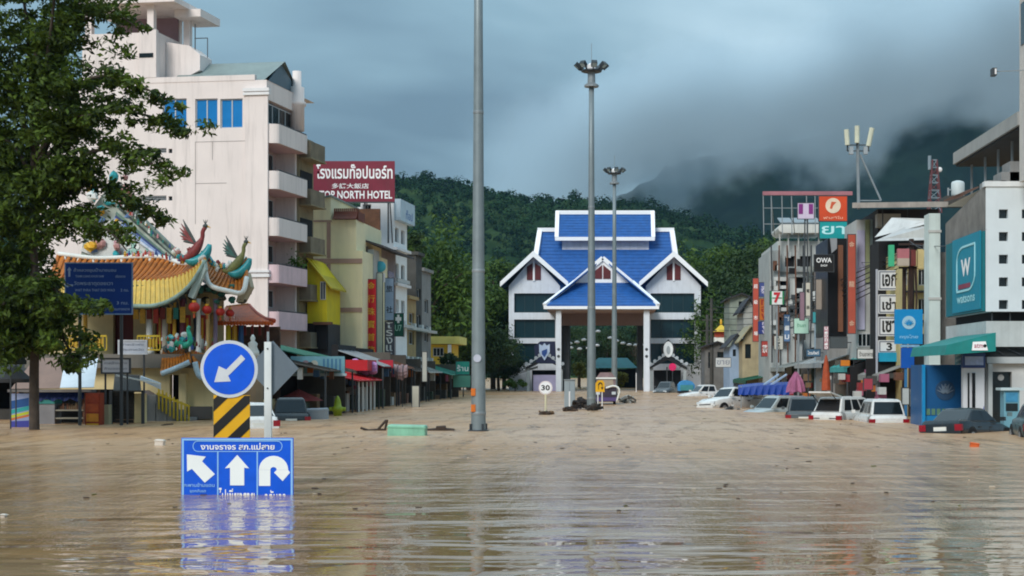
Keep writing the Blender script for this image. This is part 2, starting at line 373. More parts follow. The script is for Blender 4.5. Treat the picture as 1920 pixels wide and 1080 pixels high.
def cloud_bank():
    """low storm cloud lying over the mountain's shoulder: one lumpy hull filled with uneven vapour"""
    m = bpy.data.materials.new('cloud_vapour'); m.use_nodes = True; t = m.node_tree; N = t.nodes; L = t.links; N.clear()
    v = N.new('ShaderNodeVolumePrincipled'); v.inputs['Color'].default_value = (0.76, 0.90, 0.985, 1); v.inputs['Anisotropy'].default_value = 0.0
    o = N.new('ShaderNodeOutputMaterial'); L.new(v.outputs[0], o.inputs['Volume'])
    g = N.new('ShaderNodeNewGeometry'); sep = N.new('ShaderNodeSeparateXYZ'); L.new(g.outputs['Position'], sep.inputs[0])
    def m2(op, *a):
        q = N.new('ShaderNodeMath'); q.operation = op
        for i, x in enumerate(a):
            if isinstance(x, (int, float)): q.inputs[i].default_value = x
            else: L.new(x, q.inputs[i])
        return q.outputs[0]
    def mr(x, a, b, c, d):
        r = N.new('ShaderNodeMapRange'); r.interpolation_type = 'SMOOTHSTEP'; L.new(x, r.inputs[0])
        for i, q in enumerate((a, b, c, d)): r.inputs[i + 1].default_value = q
        return r.outputs[0]
    nz = N.new('ShaderNodeTexNoise'); nz.inputs['Scale'].default_value = 0.011; nz.inputs['Detail'].default_value = 4; nz.inputs['Roughness'].default_value = 0.55
    L.new(g.outputs['Position'], nz.inputs['Vector'])
    wob = m2('MULTIPLY', m2('SUBTRACT', nz.outputs[0], 0.5), 190.0)
    base = m2('MULTIPLY_ADD', sep.outputs[0], 0.215, 172.0)               # the cloud base climbs with the mountain
    hgt = m2('ADD', m2('SUBTRACT', sep.outputs[2], base), wob)
    lo = mr(hgt, -10.0, 42.0, 0.0, 1.0); hi = mr(hgt, 55.0, 165.0, 1.0, 0.0)
    side = mr(sep.outputs[0], -170.0, 60.0, 0.0, 1.0)
    L.new(m2('MULTIPLY', m2('MULTIPLY', lo, hi), m2('MULTIPLY', side, CLOUD_DENSITY)), v.inputs['Density'])
    b = MB().box(-180, 1300, 1560, 1730, 120, 640)
    return stuff(b.build('clouds', m))
CLOUD_DENSITY = 0.030
if not QUICK: cloud_bank()
def haze_box():
    m = bpy.data.materials.new('haze_air'); m.use_nodes = True; t = m.node_tree; t.nodes.clear()
    v = t.nodes.new('ShaderNodeVolumePrincipled'); v.inputs['Color'].default_value = (0.30, 0.64, 1.0, 1); v.inputs['Density'].default_value = HAZE; v.inputs['Anisotropy'].default_value = 0.0
    o = t.nodes.new('ShaderNodeOutputMaterial'); t.links.new(v.outputs[0], o.inputs['Volume'])
    o = MB().box(-1510, 1510, -310, 1510, -2.3, 190).build('haze', m); return stuff(o)
HAZE = 0.00004
if not QUICK: haze_box()
# ================================================================ shared materials
white_p = mat('white_paint', '#e4e2e2', .6, var=.06, streak=.25)
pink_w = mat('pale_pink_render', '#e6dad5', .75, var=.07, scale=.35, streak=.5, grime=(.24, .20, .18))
pink_d = mat('dusty_pink_render', '#d9b8bc', .75, var=.08, streak=.25, grime=(.3, .24, .22))
cream_w = mat('cream_render', '#e6dcb6', .8, var=.08, scale=.5, streak=.35, grime=(.3, .25, .18))
beige_w = mat('stained_beige_concrete', '#8f8468', .85, var=.25, streak=.6)
grey_w = mat('grey_concrete', '#8d8c8a', .85, var=.22, scale=.8, streak=.5, bump=.2)
dgrey_w = mat('blackened_concrete', '#4b4a47', .9, var=.4, scale=.7, streak=.6)
ltgrey_w = mat('light_grey_concrete', '#b9bab7', .85, var=.15, scale=.6, streak=.4)
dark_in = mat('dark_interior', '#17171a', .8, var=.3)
glass_d = mat('dark_window_glass', '#1b2326', .12, .5, var=.3, scale=.6)
glass_b = mat('blue_window_glass', '#1779bd', .16, .5, var=.16, scale=.5)
alu = mat('aluminium_frame', '#b9bdc0', .4, var=.05)
steel = mat('galvanised_steel', '#8d9498', .5, .4, var=.16, scale=3, metal=.35, streak=.3)
steel_d = mat('dark_painted_steel', '#3c4044', .5, var=.15)
roof_g = mat('grey_green_sheet_roof', '#7f8c8a', .5, var=.15, streak=.3)
red_b = mat('red_plastic_sheet', '#b31722', .5, var=.1)
gold = mat('gold_paint', '#d8a52e', .4, var=.1)
yellow_p = mat('yellow_render', '#d6c21c', .7, var=.12, streak=.3)
rust = mat('rusty_sheet', '#6e4a38', .8, var=.4, scale=2, streak=.5)
teal_p = mat('teal_sheet', '#1ba0a0', .5, var=.08)
black_p = mat('black_sheet', '#0d0d10', .4, var=.2)
let_w = mat('white_letters', '#f2f2f2', .5, var=0)
let_k = mat('black_letters', '#191919', .5, var=0)

def ray(px, py): return Vector(((px - CX) / F, 1.0, (CY - py) / F))
E0 = Vector((0, 0, EYE))
def uv(fr, px, py):
    d = ray(px, py); t = (fr.o - E0).dot(fr.n) / d.dot(fr.n); p = E0 + d * t; return (p - fr.o).dot(fr.u), p.z - fr.o.z
def rc(fr, x0, x1, y0, y1):
    """pixel rectangle (y0 above y1) on a face, measured at its near side"""
    ua, va = uv(fr, x0, y0); ub, vb = uv(fr, x1, y1); _, vc = uv(fr, x0, y1); _, vd = uv(fr, x1, y0)
    return min(ua, ub), max(ua, ub), (vb + vc) / 2, (va + vd) / 2
def face_fr(o, yaw=0.0):
    """frame facing the camera (yaw turns it to the right-hand street side)"""
    a = R(yaw); return Fr(o, (math.cos(a), -math.sin(a), 0), (-math.sin(a), -math.cos(a), 0))
def side_left(o, yaw=0.0):
    """street face of a left-hand building: u runs away from the camera"""
    a = R(yaw); return Fr(o, (math.sin(a), math.cos(a), 0), (math.cos(a), -math.sin(a), 0))
def side_right(o): return Fr(o, (0, -1, 0), (-1, 0, 0))

# ================================================================ PINK HOTEL
def pink_hotel():
    yaw = 9.0; Cn = Vector((X(500, 102), 102, -1.3)); fr = face_fr(Cn, yaw); sd = side_left(Cn, yaw)
    t = thing('hotel_building', 'tall pale pink hotel with blue upper windows and rounded street balconies', 'building', (Cn.x, Cn.y, 0))
    zt = uv(fr, 480, 150)[1]
    ul = uv(fr, 60, 300)[0]
    # front wall with its openings
    wins = [(305, 350, 185, 240), (366, 408, 185, 240), (413, 455, 185, 240)]
    slits = [(262, 312, 278, 287), (205, 232, 278, 287), (266, 312, 367, 376), (205, 232, 367, 376), (316, 323, 279, 287), (316, 323, 368, 376)]
    hs = [rc(fr, *w) for w in wins]; ss = [rc(fr, *w) for w in slits]
    mb = MB(); wall_holes(mb, fr, ul, 0, 0, zt, hs + ss, .22)
    L_side = 8.3
    mb.face([fr.p(ul, 0, -9), fr.p(ul, 0), fr.p(ul, zt), fr.p(ul, zt, -9)]); mb.face([fr.p(ul, zt), fr.p(0, zt), fr.p(0, zt, -9), fr.p(ul, zt, -9)])
    mb.build('wall', pink_w, t)
    for (a, b, c, d), nx in zip(hs, (2, 2, 2)): window(t, fr, a, b, c, d, nx, 1, .14, alu, glass_b, .07)
    for a, b, c, d in ss:
        w = MB().fbox(fr, a, b, c, d, -.2, -.16).build('louvre', glass_d, t)
        if b - a > .6:
            for k in range(3): MB().fbox(fr, a, b, c + (d - c) * (k + .3) / 3, c + (d - c) * (k + .55) / 3, -.16, -.06).build('slat', alu, w)
    # parapet strip, seams, corner pilaster and its mouldings
    p = MB(); a, b, c, d = rc(fr, 180, 478, 150, 168); p.fbox(fr, ul, b, zt + .002, zt + .35, -.3, .03); p.build('parapet', pink_w, t)
    p = MB(); a, b, c, d = rc(fr, 461, 499, 190, 800); p.fbox(fr, a, 0.12, 0, uv(fr, 480, 172)[1], .004, .14); p.build('corner_pilaster', pink_w, t)
    for y0, y1 in ((166, 172), (174, 179), (507, 511), (514, 520)):
        _, _, c, d = rc(fr, 461, 499, y0, y1); MB().fbox(fr, a - .12, .25, c, d, -.05, .26).build('moulding', white_p, t)
    s = MB(); c = uv(fr, 400, 266)[1]
    s.fbox(fr, rc(fr, 366, 455, 0, 1)[0], rc(fr, 366, 460, 0, 1)[1], c, c + .03, .004, .012)
    for px in (366, 398): u = uv(fr, px, 300)[0]; s.fbox(fr, u, u + .03, uv(fr, px, 420)[1] if px == 366 else uv(fr, px, 300)[1], c, .004, .012)
    c = uv(fr, 400, 344)[1]; s.fbox(fr, rc(fr, 366, 425, 0, 1)[0], rc(fr, 366, 425, 0, 1)[1], c, c + .03, .004, .012)
    s.build('render_seam', mat('seam_line', '#8f8784', .8), t)
    # pitched sheet roof behind the parapet with its gable on the street side
    zr = uv(fr, 500, 128)[1]; r0 = uv(fr, 315, 140)[0]; r = MB()
    zb = zt + .1
    A = [fr.p(r0, zb, -.5), fr.p(-.35, zb, -.5), fr.p(.1, zr + 1.0, -3.0), fr.p(r0, zr + 1.0, -3.0)]
    Bk = [fr.p(r0, zb, -7.4), fr.p(-.35, zb, -7.4)]
    r.face(A); r.face([A[3], A[2], Bk[1], Bk[0]]); r.build('roof', roof_g, t)
    g = MB(); g.hexa([fr.p(-.3, zb - .3, -.6), fr.p(-.3, zb - .3, -7.3), fr.p(-.3, zr + .95, -3.0)], [fr.p(-.2, zb - .3, -.6), fr.p(-.2, zb - .3, -7.3), fr.p(-.2, zr + .95, -3.0)]); g.build('gable', mat('slate_gable', '#5d7380', .6), t)
    # stair tower
    tr = uv(fr, 292, 100)[0]; tl = uv(fr, 150, 100)[0]; z0 = zt + .36; z1 = uv(fr, 240, 60)[1]; zc = uv(fr, 280, 6)[1]
    w = MB(); w.hexa([fr.p(tl, z0, -.3), fr.p(tr, z0, -.3), fr.p(tr, z0, -5), fr.p(tl, z0, -5)], [fr.p(tl, z1, -.3), fr.p(tr, z1, -.3), fr.p(tr, z1, -5), fr.p(tl, z1, -5)])
    w.fbox(fr, uv(fr, 262, 90)[0], tr + .05, z0, z1 + .1, -.3, .05)
    w.build('tower', pink_w, t)
    l = MB(); a, b, c, d = rc(fr, 262, 288, 100, 108); l.fbox(fr, a, b, c, d, .05, .09); l.build('tower_vent', glass_d, t)
    for px, dn in ((277, -.6), (277, -4.6), (160, -.6), (313, -3.2)):
        u = uv(fr, px, 50)[0]; MB().fbox(fr, u - .22, u + .22, z1 if px < 300 else z0 + .6, zc, dn - .22, dn + .22).build('tower_column', pink_w, t)
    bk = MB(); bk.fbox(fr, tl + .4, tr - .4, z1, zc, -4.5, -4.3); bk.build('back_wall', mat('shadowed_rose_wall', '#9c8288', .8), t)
    sl = MB(); sl.fbox(fr, tl - .3, uv(fr, 330, 10)[0], zc, zc + .35, -5.4, .25); sl.fbox(fr, uv(fr, 335, 10)[0] - 1.2, uv(fr, 352, 10)[0], zc - .5, zc + .0, -5.2, -2.0); sl.build('tower_roof_slab', pink_w, t)
    pr = MB(); ua = tr + .02; ub = uv(fr, 350, 110)[0]
    poly = [(ua, z0), (ua + .9, z0), (ub + .25, z0 + .7), (ub + .25, z0 + 1.7), (ub - .5, z0 + 2.3), (ua, z1 - .4)]
    pr.prism(fr, poly, -3.4, -1.5); pr.build('curved_parapet', pink_w, t)
    pr = MB(); pr.bar(fr.p(ub - .3, z0 + 2.0, -2), fr.p(ub - .3, z0 + 3.8, -2), .06); pr.bar(fr.p(ub + .3, z0 + 1.7, -2.6), fr.p(ub + .3, z0 + 3.0, -2.6), .05); pr.bar(fr.p(ub - .6, z0 + 3.0, -2.6), fr.p(ub + .3, z0 + 3.0, -2.6), .05); pr.build('handrail', steel_d, t)
    # street side: recessed balconies floor by floor
    tops = [232, 320, 408, 496, 584]; bots = [268, 354, 442, 530, 617]
    Ls = uv(sd, 556, 400)[0]
    w = MB(); w.hexa([sd.p(.4, 0, -1.3), sd.p(L_side, 0, -1.3), sd.p(L_side, 0, -8.8), sd.p(.4, 0, -8.8)], [sd.p(.4, zt, -1.3), sd.p(L_side, zt, -1.3), sd.p(L_side, zt, -8.8), sd.p(.4, zt, -8.8)])
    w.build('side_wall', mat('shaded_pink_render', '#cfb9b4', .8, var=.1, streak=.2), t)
    w = MB(); w.fbox(sd, Ls - .35, Ls, 0, uv(sd, 556, 265)[1], -1.3, 0.02); w.fbox(sd, 0.02, Ls, uv(sd, 500, 185)[1], zt, -1.3, -.02)
    w.build('side_pier', pink_w, t)
    # top storey bay window
    va = uv(sd, 500, 228)[1]; vb = uv(sd, 500, 190)[1]
    window(t, sd, .3, Ls - .4, va, vb, 4, 1, .2, alu, glass_d, .07)
    tur = MB(); c = sd.p(Ls - .2, 0, .1); tur.lathe((c.x, c.y, uv(sd, 540, 240)[1] - 1.3), [(.5, 0), (.5, 1.6), (.62, 1.7), (.62, 1.9), (.5, 2.0), (.5, 2.9), (.3, 3.0), (.3, 4.0)], 12); tur.build('corner_turret', pink_w, t, True)
    for k, (yt, yb) in enumerate(zip(tops, bots)):
        v1 = uv(fr, 500, yt)[1]; v0 = uv(fr, 500, yb)[1]
        # curved-corner balcony parapet
        pr = .75; pts = [(0.0, 0.0)]
        for q in range(6): a_ = math.pi / 2 * q / 5; pts.append((pr * (1 - math.cos(a_)) * .5, pr * math.sin(a_)))
        pts += [(Ls, pr)]
        bm = MB()
        inner = [(a_ + .12, max(-.05, b_ - .14)) for a_, b_ in pts]
        for i in range(len(pts) - 1):
            (a0, b0), (a1, b1) = pts[i], pts[i+1]; (c0, d0), (c1, d1) = inner[i], inner[i+1]
            bm.hexa([sd.p(a0, v0, b0), sd.p(a1, v0, b1), sd.p(c1, v0, d1), sd.p(c0, v0, d0)], [sd.p(a0, v1, b0), sd.p(a1, v1, b1), sd.p(c1, v1, d1), sd.p(c0, v1, d0)])
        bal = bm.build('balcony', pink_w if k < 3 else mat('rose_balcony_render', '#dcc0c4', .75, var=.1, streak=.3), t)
        fl = MB(); fl.hexa([sd.p(.1, v0, -1.3), sd.p(.15, v0, pr * .8), sd.p(Ls, v0, pr - .1), sd.p(Ls, v0, -1.3)], [sd.p(.1, v0 + .12, -1.3), sd.p(.15, v0 + .12, pr * .8), sd.p(Ls, v0 + .12, pr - .1), sd.p(Ls, v0 + .12, -1.3)]); fl.build('floor_slab', pink_d, bal)
        rl = MB(); rl.bar(sd.p(.3, v1 + .06, pr - .08), sd.p(Ls, v1 + .06, pr - .08), .07); rl.build('handrail', steel_d, bal)
        if k:
            window(t, sd, .5, Ls - 1.6, v0 + 1.5 if k < 9 else 0, v0 + 3.0 - .35, 2, 1, 1.05, alu, glass_d, .06)
    pl = MB(); c = sd.p(Ls - 1.2, uv(fr, 500, 496)[1], .4)
    rg = random.Random(5)
    for i in range(160):
        q = c + Vector((rg.gauss(0, .25), rg.gauss(0, .25), abs(rg.gauss(.35, .35)))); d1 = Vector((rg.uniform(-1, 1), rg.uniform(-1, 1), rg.uniform(-.3, 1))).normalized() * .17; d2 = d1.cross(Vector((rg.uniform(-1, 1), .3, .7))).normalized() * .09
        pl.face([q, q + d1 * .5 + d2, q + d1, q + d1 * .5 - d2])
    pp = thing('balcony_plant', 'small green leafy plant on a balcony of the pink hotel', 'plant', tuple(c)); pl.build('foliage', mat('balcony_leaves', '#4f7a28', .7, var=.4, scale=5), pp)
    MB().lathe(tuple(c - Vector((0, 0, .3))), [(.14, 0), (.2, .32)], 10).build('pot', mat('clay_pot', '#8a4b33'), pp)
    # narrow stained stair bay that ends the street front
    a0, a1 = Ls + .01, L_side
    w = MB(); ztb = uv(sd, 575, 262)[1]
    w.fbox(sd, a0, a1, 0, ztb, -1.3, .15); w.build('stair_bay', beige_w, t)
    for k, (yt, yb) in enumerate(zip(tops, bots)):
        v1 = uv(sd, 575, yt + 40)[1]; v0 = uv(sd, 575, yb + 20 + 14)[1]
        b = MB(); b.fbox(sd, a0 + .1, a1 + .1, v0, v1, .155, .95); o = b.build('service_balcony', mat('stained_parapet', '#7d7360', .85, var=.3, streak=.6), t)
        MB().fbox(sd, a0 + .02, a1 + .16, v0 - .1, v0 - .002, .155, 1.02).build('ledge', beige_w, o)
        if k: MB().fbox(sd, a0 + .25, a1 - .3, v1 + .1, v1 + 1.3, .155, .19).build('opening', dark_in, t)
    # ground floor openings under the hotel
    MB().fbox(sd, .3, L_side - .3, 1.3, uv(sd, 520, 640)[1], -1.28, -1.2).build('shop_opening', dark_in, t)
pink_hotel()

# ================================================================ BUILDINGS FURTHER UP THE LEFT ROW
def cream_building():
    C = Vector((X(680, 113), 113, -1.3)); fr = face_fr(C, 3); sd = side_left(C, 3)
    t = thing('cream_building', 'cream blank-walled building with mauve bands below the maroon rooftop sign', 'building', (C.x, C.y, 0))
    u0 = uv(fr, 578, 500)[0]; um = uv(fr, 620, 400)[0]; ur = uv(fr, 668, 420)[0]
    pts = [(u0, 0), (0, 0), (0, uv(fr, 680, 470)[1]), (ur, uv(fr, 668, 470)[1]), (ur, uv(fr, 668, 412)[1]), (um, uv(fr, 620, 412)[1]), (um, uv(fr, 618, 369)[1]), (u0, uv(fr, 578, 380)[1])]
    w = MB(); w.prism(fr, pts, -9, 0); w.build('wall', cream_w, t)
    b = mat('mauve_band', '#a98a7e', .8, var=.12, streak=.3)
    for px0, px1, y0, y1 in ((585, 679, 485, 494), (585, 679, 577, 585), (585, 622, 413, 416)):
        a, c, d, e = rc(fr, px0, px1, y0, y1); MB().fbox(fr, a, c, d, e, .003, .07).build('horizontal_band', b, t)
    for px0, px1, y0, y1 in ((613, 620, 417, 484), (613, 620, 495, 576), (613, 620, 586, 660)):
        a, c, d, e = rc(fr, px0, px1, y0, y1); MB().fbox(fr, a, c, d, e, .003, .05).build('vertical_band', b, t)
    # barrel of brown roof tiles
    a, c, d, e = rc(fr, 625, 670, 390, 412); r = MB(); n = 12
    for i in range(n):
        a0, a1 = a + (c - a) * i / n, a + (c - a) * (i + .85) / n; prof = [(-.1 - .9 * math.sin(q * math.pi / 12), d + (e - d) * (1 - math.cos(q * math.pi / 12)) ) for q in range(7)]
        for q in range(6):
            (n0, v0), (n1, v1) = (-.0 - prof[q][0], prof[q][1]), (-.0 - prof[q+1][0], prof[q+1][1])
            r.face([fr.p(a0, v0, .8 - n0), fr.p(a1, v0, .8 - n0), fr.p(a1, v1, .8 - n1), fr.p(a0, v1, .8 - n1)])
    r.prism(fr, [(a, d), (c, d), (c, e - .2), (a, e - .2)], -2.5, -.3)
    r.build('tile_roof', mat('brown_roof_tiles', '#6b3320', .6, var=.3, scale=3), t)
    MB().fbox(fr, um + .05, c - .1, uv(fr, 640, 411)[1], uv(fr, 640, 411)[1] + 1.6, -8.8, -8.5).build('rooftop_shed', rust, t)
    s = MB(); s.hexa([fr.p(u0 - .3, pts[7][1], -9.2), fr.p(um + .1, pts[6][1], -9.2), fr.p(um + .1, pts[6][1], .3), fr.p(u0 - .3, pts[7][1], .3)], [fr.p(u0 - .3, pts[7][1] + .12, -9.2), fr.p(um + .1, pts[6][1] + .12, -9.2), fr.p(um + .1, pts[6][1] + .12, .3), fr.p(u0 - .3, pts[7][1] + .12, .3)]); s.build('roof_sheet', roof_g, t)
cream_building()
def yellow_house():
    C = Vector((X(620, 108.5), 108.5, -1.3)); fr = face_fr(C, 3)
    t = thing('yellow_house', 'small bright yellow house with sloping roof squeezed beside the pink hotel', 'building', (C.x, C.y, 0))
    u0 = uv(fr, 576, 500)[0]; pk = uv(fr, 584, 487); er = uv(fr, 612, 522)
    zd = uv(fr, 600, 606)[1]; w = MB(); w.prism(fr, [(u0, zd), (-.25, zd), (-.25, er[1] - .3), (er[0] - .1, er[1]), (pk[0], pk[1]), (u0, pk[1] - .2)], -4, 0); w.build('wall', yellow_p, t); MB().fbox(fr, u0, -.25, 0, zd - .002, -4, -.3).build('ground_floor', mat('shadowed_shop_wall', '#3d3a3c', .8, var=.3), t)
    r = MB(); r.hexa([fr.p(pk[0] - .2, pk[1], -4.2), fr.p(pk[0] - .2, pk[1], .5), fr.p(.15, er[1] - .75, .5), fr.p(.15, er[1] - .75, -4.2)], [fr.p(pk[0] - .2, pk[1] + .12, -4.2), fr.p(pk[0] - .2, pk[1] + .12, .5), fr.p(.15, er[1] - .63, .5), fr.p(.15, er[1] - .63, -4.2)]); r.build('roof', mat('mustard_roof', '#b7a51d', .6, var=.2, streak=.4), t)
    a, b, c, d = rc(fr, 601, 611, 528, 562); window(t, fr, a, b, c, d, 2, 1, -.06, alu, glass_d, .05)
    a, b, c, d = rc(fr, 590, 624, 604, 609); MB().fbox(fr, a, b, c, d, .003, .5).build('door_canopy', rust, t)
    a, b, c, d = rc(fr, 590, 612, 610, 655); MB().fbox(fr, a, b, c, d, .003, .05).build('doorway', dark_in, t)
yellow_house()
def hotel_sign():
    Y = 124.0; fr = front(X(583, Y), Y, Z(378, Y)); w = X(740, Y) - X(583, Y); h = Z(302, Y) - Z(378, Y)
    t = thing('rooftop_sign', 'large maroon rooftop hotel sign with white Thai and English letters', 'sign', (X(660, Y), Y, Z(378, Y)))
    b = MB(); b.fbox(fr, 0, w, 0, h, -.12, 0); b.build('panel', mat('maroon_panel', '#7d1f36', .5, var=.22, scale=.5, streak=.3), t)
    for i in range(6): MB().fbox(fr, w * i / 6 + .004, w * (i + 1) / 6 - .004, -.1, 0 - .002, -.14, .02).build('frame_rail', steel_d, t)
    for k in range(4):
        u = w * (.08 + .28 * k); MB().bar(fr.p(u, h * .95, -.18), fr.p(u, -3.2, -.18), .12).build('post', steel_d, t); MB().bar(fr.p(u, h * .7, -.2), fr.p(u, -3.0, -2.5), .08).build('brace', steel_d, t)
    text('โรงแรมท๊อปนอร์ท', fr, w * .52, h * .745, h * .36, let_w, t, w * .91, bold=.02)
    text('多諾大飯店', fr, w * .47, h * .385, h * .13, let_w, t, w * .44)
    text('TOP NORTH HOTEL', fr, w * .535, h * .17, h * .2, let_w, t, w * .87, bold=.025)
hotel_sign()
def white_hotel():
    C = Vector((X(738, 128), 128, -1.3)); fr = face_fr(C, 5); sd = side_left(C, 5)
    t = thing('white_hotel', 'white stepped hotel block with blue lettered panel on its street corner', 'building', (C.x, C.y, 0))
    zt = uv(fr, 700, 376)[1]; u0 = uv(fr, 676, 420)[0]; dp = uv(sd, 763, 450)[0]
    wn = rc(fr, 680, 696, 383, 397); w2 = rc(fr, 678, 696, 412, 436)
    w = MB(); wall_holes(w, fr, u0, 0, 0, zt, [wn, w2], .3)
    s_holes = []
    zs = uv(sd, 738, 405)[1]
    for k, (y0, y1) in enumerate(((425, 452), (492, 520), (560, 585), (604, 630))):
        for j in range(2):
            a = dp * (.1 + .45 * j); s_holes.append((a, a + dp * .28, uv(sd, 738, y1)[1], uv(sd, 738, y0)[1]))
    wall_holes(w, sd, 0, dp, 0, zt, s_holes, .25)
    w.face([fr.p(u0, zt), fr.p(0, zt), sd.p(dp, zt), fr.p(u0, zt, -dp)]); w.face([sd.p(dp, 0), sd.p(dp, 0, -6), sd.p(dp, zt, -6), sd.p(dp, zt)])
    w.build('wall', mat('bright_white_render', '#eceeee', .7, var=.05, streak=.2), t)
    for a, b, c, d in s_holes + [wn, w2]:
        f = sd if (a, b, c, d) in s_holes else fr
        window(t, f, a, b, c, d, 2, 1, .18, alu, glass_d, .07)
    # floor ledges
    for y in (468, 535): v = uv(sd, 738, y)[1]; MB().fbox(sd, -.1, dp + .1, v, v + .22, .003, .35).build('ledge', white_p, t)
    # projecting letter panel
    pw = rc(sd, 742, 770, 380, 425); v1 = uv(sd, 738, 372)[1]; v0 = uv(sd, 738, 412)[1]
    p = MB(); p.fbox(sd, .3, dp + .8, v0, v1, .004, .5); o = p.build('corner_panel', mat('pale_blue_panel', '#b9ccd8', .6), t)
    text('ท๊อป', sd, dp * .72, (v0 + v1) / 2 - .2, (v1 - v0) * .45, mat('blue_letters', '#2b62a8', .5, var=0), o, dp * .5, n=.5)
white_hotel()
def rooftop_signs():
    Y = 121.0
    t = thing('grey_shophouse', 'grey shophouse with deep dark eave hung with tall vertical banners', 'building', (X(690, Y), Y, 0))
    C = Vector((X(683, 116.5), 116.5, -1.3)); sd = side_left(C, 3); L_ = uv(sd, 742, 560)[0]
    fr = face_fr(C, 3)
    zt = uv(sd, 684, 450)[1]
    w = MB(); w.fbox(sd, 0, L_, 0, zt, -6, 0); w.build('wall', mat('mauve_grey_render', '#8c8284', .8, var=.2, streak=.4), t)
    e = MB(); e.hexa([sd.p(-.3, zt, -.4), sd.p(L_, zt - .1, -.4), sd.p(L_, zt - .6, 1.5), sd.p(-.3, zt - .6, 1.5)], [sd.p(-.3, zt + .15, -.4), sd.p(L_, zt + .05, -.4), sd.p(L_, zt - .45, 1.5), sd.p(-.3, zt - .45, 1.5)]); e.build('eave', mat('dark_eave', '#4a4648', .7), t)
    for k in range(3):
        a = L_ * (.12 + .3 * k)
        for v in (4.6, 7.4, 10.0):
            MB().fbox(sd, a, a + L_ * .2, v, v + 1.5, .003, .05).build('window', glass_d, t)
    MB().fbox(sd, .05, L_ * .16, zt * .55, zt - .7, .003, .7).build('service_duct', ltgrey_w, t)
    pipe = MB(); pipe.tube([sd.p(-.12, .5, .2), sd.p(-.12, zt - .5, .2)], .08, 6); pipe.build('drain_pipe', mat('dark_pipe', '#5b5046', .7), t)
    return t
rooftop_signs()
def vbanner(name, label, px0, px1, y0, y1, Y, col, txt=None, tcol=None, group=None, cat='banner', vertical=True, thick=.12, yaw=0, rough=.55, var=.1, cn=None):
    """a hanging or wall-mounted sign board facing down the street"""
    fr = face_fr((X(px0, Y), Y, Z(y1, Y)), yaw); w = uv(fr, px1, y1)[0]; h = uv(fr, px0, y0)[1]
    t = thing(name, label, cat, (X((px0 + px1) / 2, Y), Y, Z(y1, Y)), group)
    MB().fbox(fr, 0, w, 0, h, -thick, 0).build('panel', col if not isinstance(col, str) else mat('sheet_' + col.strip('#'), col, rough, var=var, streak=.15), t)
    f = MB(); e = .04
    f.fbox(fr, -e, 0 - .001, -e, h + e, -thick - .01, .012); f.fbox(fr, w + .001, w + e, -e, h + e, -thick - .01, .012); f.fbox(fr, 0, w, h + .001, h + e, -thick - .01, .012); f.fbox(fr, 0, w, -e, -.001, -thick - .01, .012)
    f.build('frame', steel_d, t)
    if txt:
        tm = tcol if tcol else let_w
        if vertical:
            n = len(txt); ch = min(w * .8, h / n * .8)
            for i, c in enumerate(txt):
                if c != ' ': text(c, fr, w / 2, h - h * (i + .5) / n, ch, tm, t, min(w * .75, ch * 1.2))
        else: text(txt, fr, w / 2, h / 2, h * .5, tm, t, w * .85)
    return t, fr, w, h
vbanner('vertical_banner', 'purple narrow vertical banner above the teal one on the grey shophouse', 678, 686, 520, 596, 115.2, '#7d4a86')
vbanner('vertical_banner', 'tall red vertical banner with gold characters on the grey shophouse', 687, 705, 524, 668, 114.8, '#c3121f', '金行珠寶首飾', gold)
vbanner('vertical_banner', 'teal narrow vertical banner low beside the red banner', 671, 685, 600, 668, 115.6, '#62b7b4')
vbanner('vertical_banner', 'pale green weathered vertical sign between red and blue banners', 707, 717, 512, 680, 117, '#c5cdbb')
vbanner('vertical_banner', 'pale blue vertical banner with dark characters above the charcoal one', 722, 738, 522, 600, 119, '#9fb4cc', '旅社', let_k)
vbanner('vertical_banner', 'charcoal grey vertical banner hanging below the pale blue one', 722, 738, 603, 688, 119.6, '#5c5a66', 'โรงแรม', let_w)
t_ = thing('round_sign', 'teal globe-shaped sign with white plate below on the grey shophouse', 'sign', tuple(P(713, 500, 118)))
c_ = P(713, 500, 118); MB().ball(c_, .42, .2, .42, 16, 10).build('globe', mat('teal_globe', '#4fb4c4', .4), t_, True); MB().box(c_.x - .35, c_.x + .35, 117.9, 118.05, c_.z - 1.15, c_.z - .5).build('plate', white_p, t_); MB().bar(c_ + Vector((0, .05, -.5)), c_ + Vector((-.2, .9, -.5)), .06).build('bracket', steel_d, t_)
t_, fr_, w_, h_ = vbanner('pharmacy_sign', 'dark green shop sign with white cross mark beside a white tile front', 738, 756, 588, 630, 121, '#1c5a48')
m_ = MB(); m_.fbox(fr_, w_ * .38, w_ * .62, h_ * .58, h_ * .95, .014, .03); m_.fbox(fr_, w_ * .2, w_ * .38 - .001, h_ * .68, h_ * .84, .014, .03); m_.fbox(fr_, w_ * .62 + .001, w_ * .8, h_ * .68, h_ * .84, .014, .03); m_.build('cross', let_w, t_)
text('U7', fr_, w_ * .5, h_ * .36, h_ * .28, mat('mint_letters', '#a9d6c4', .5, var=0), t_, w_ * .7)

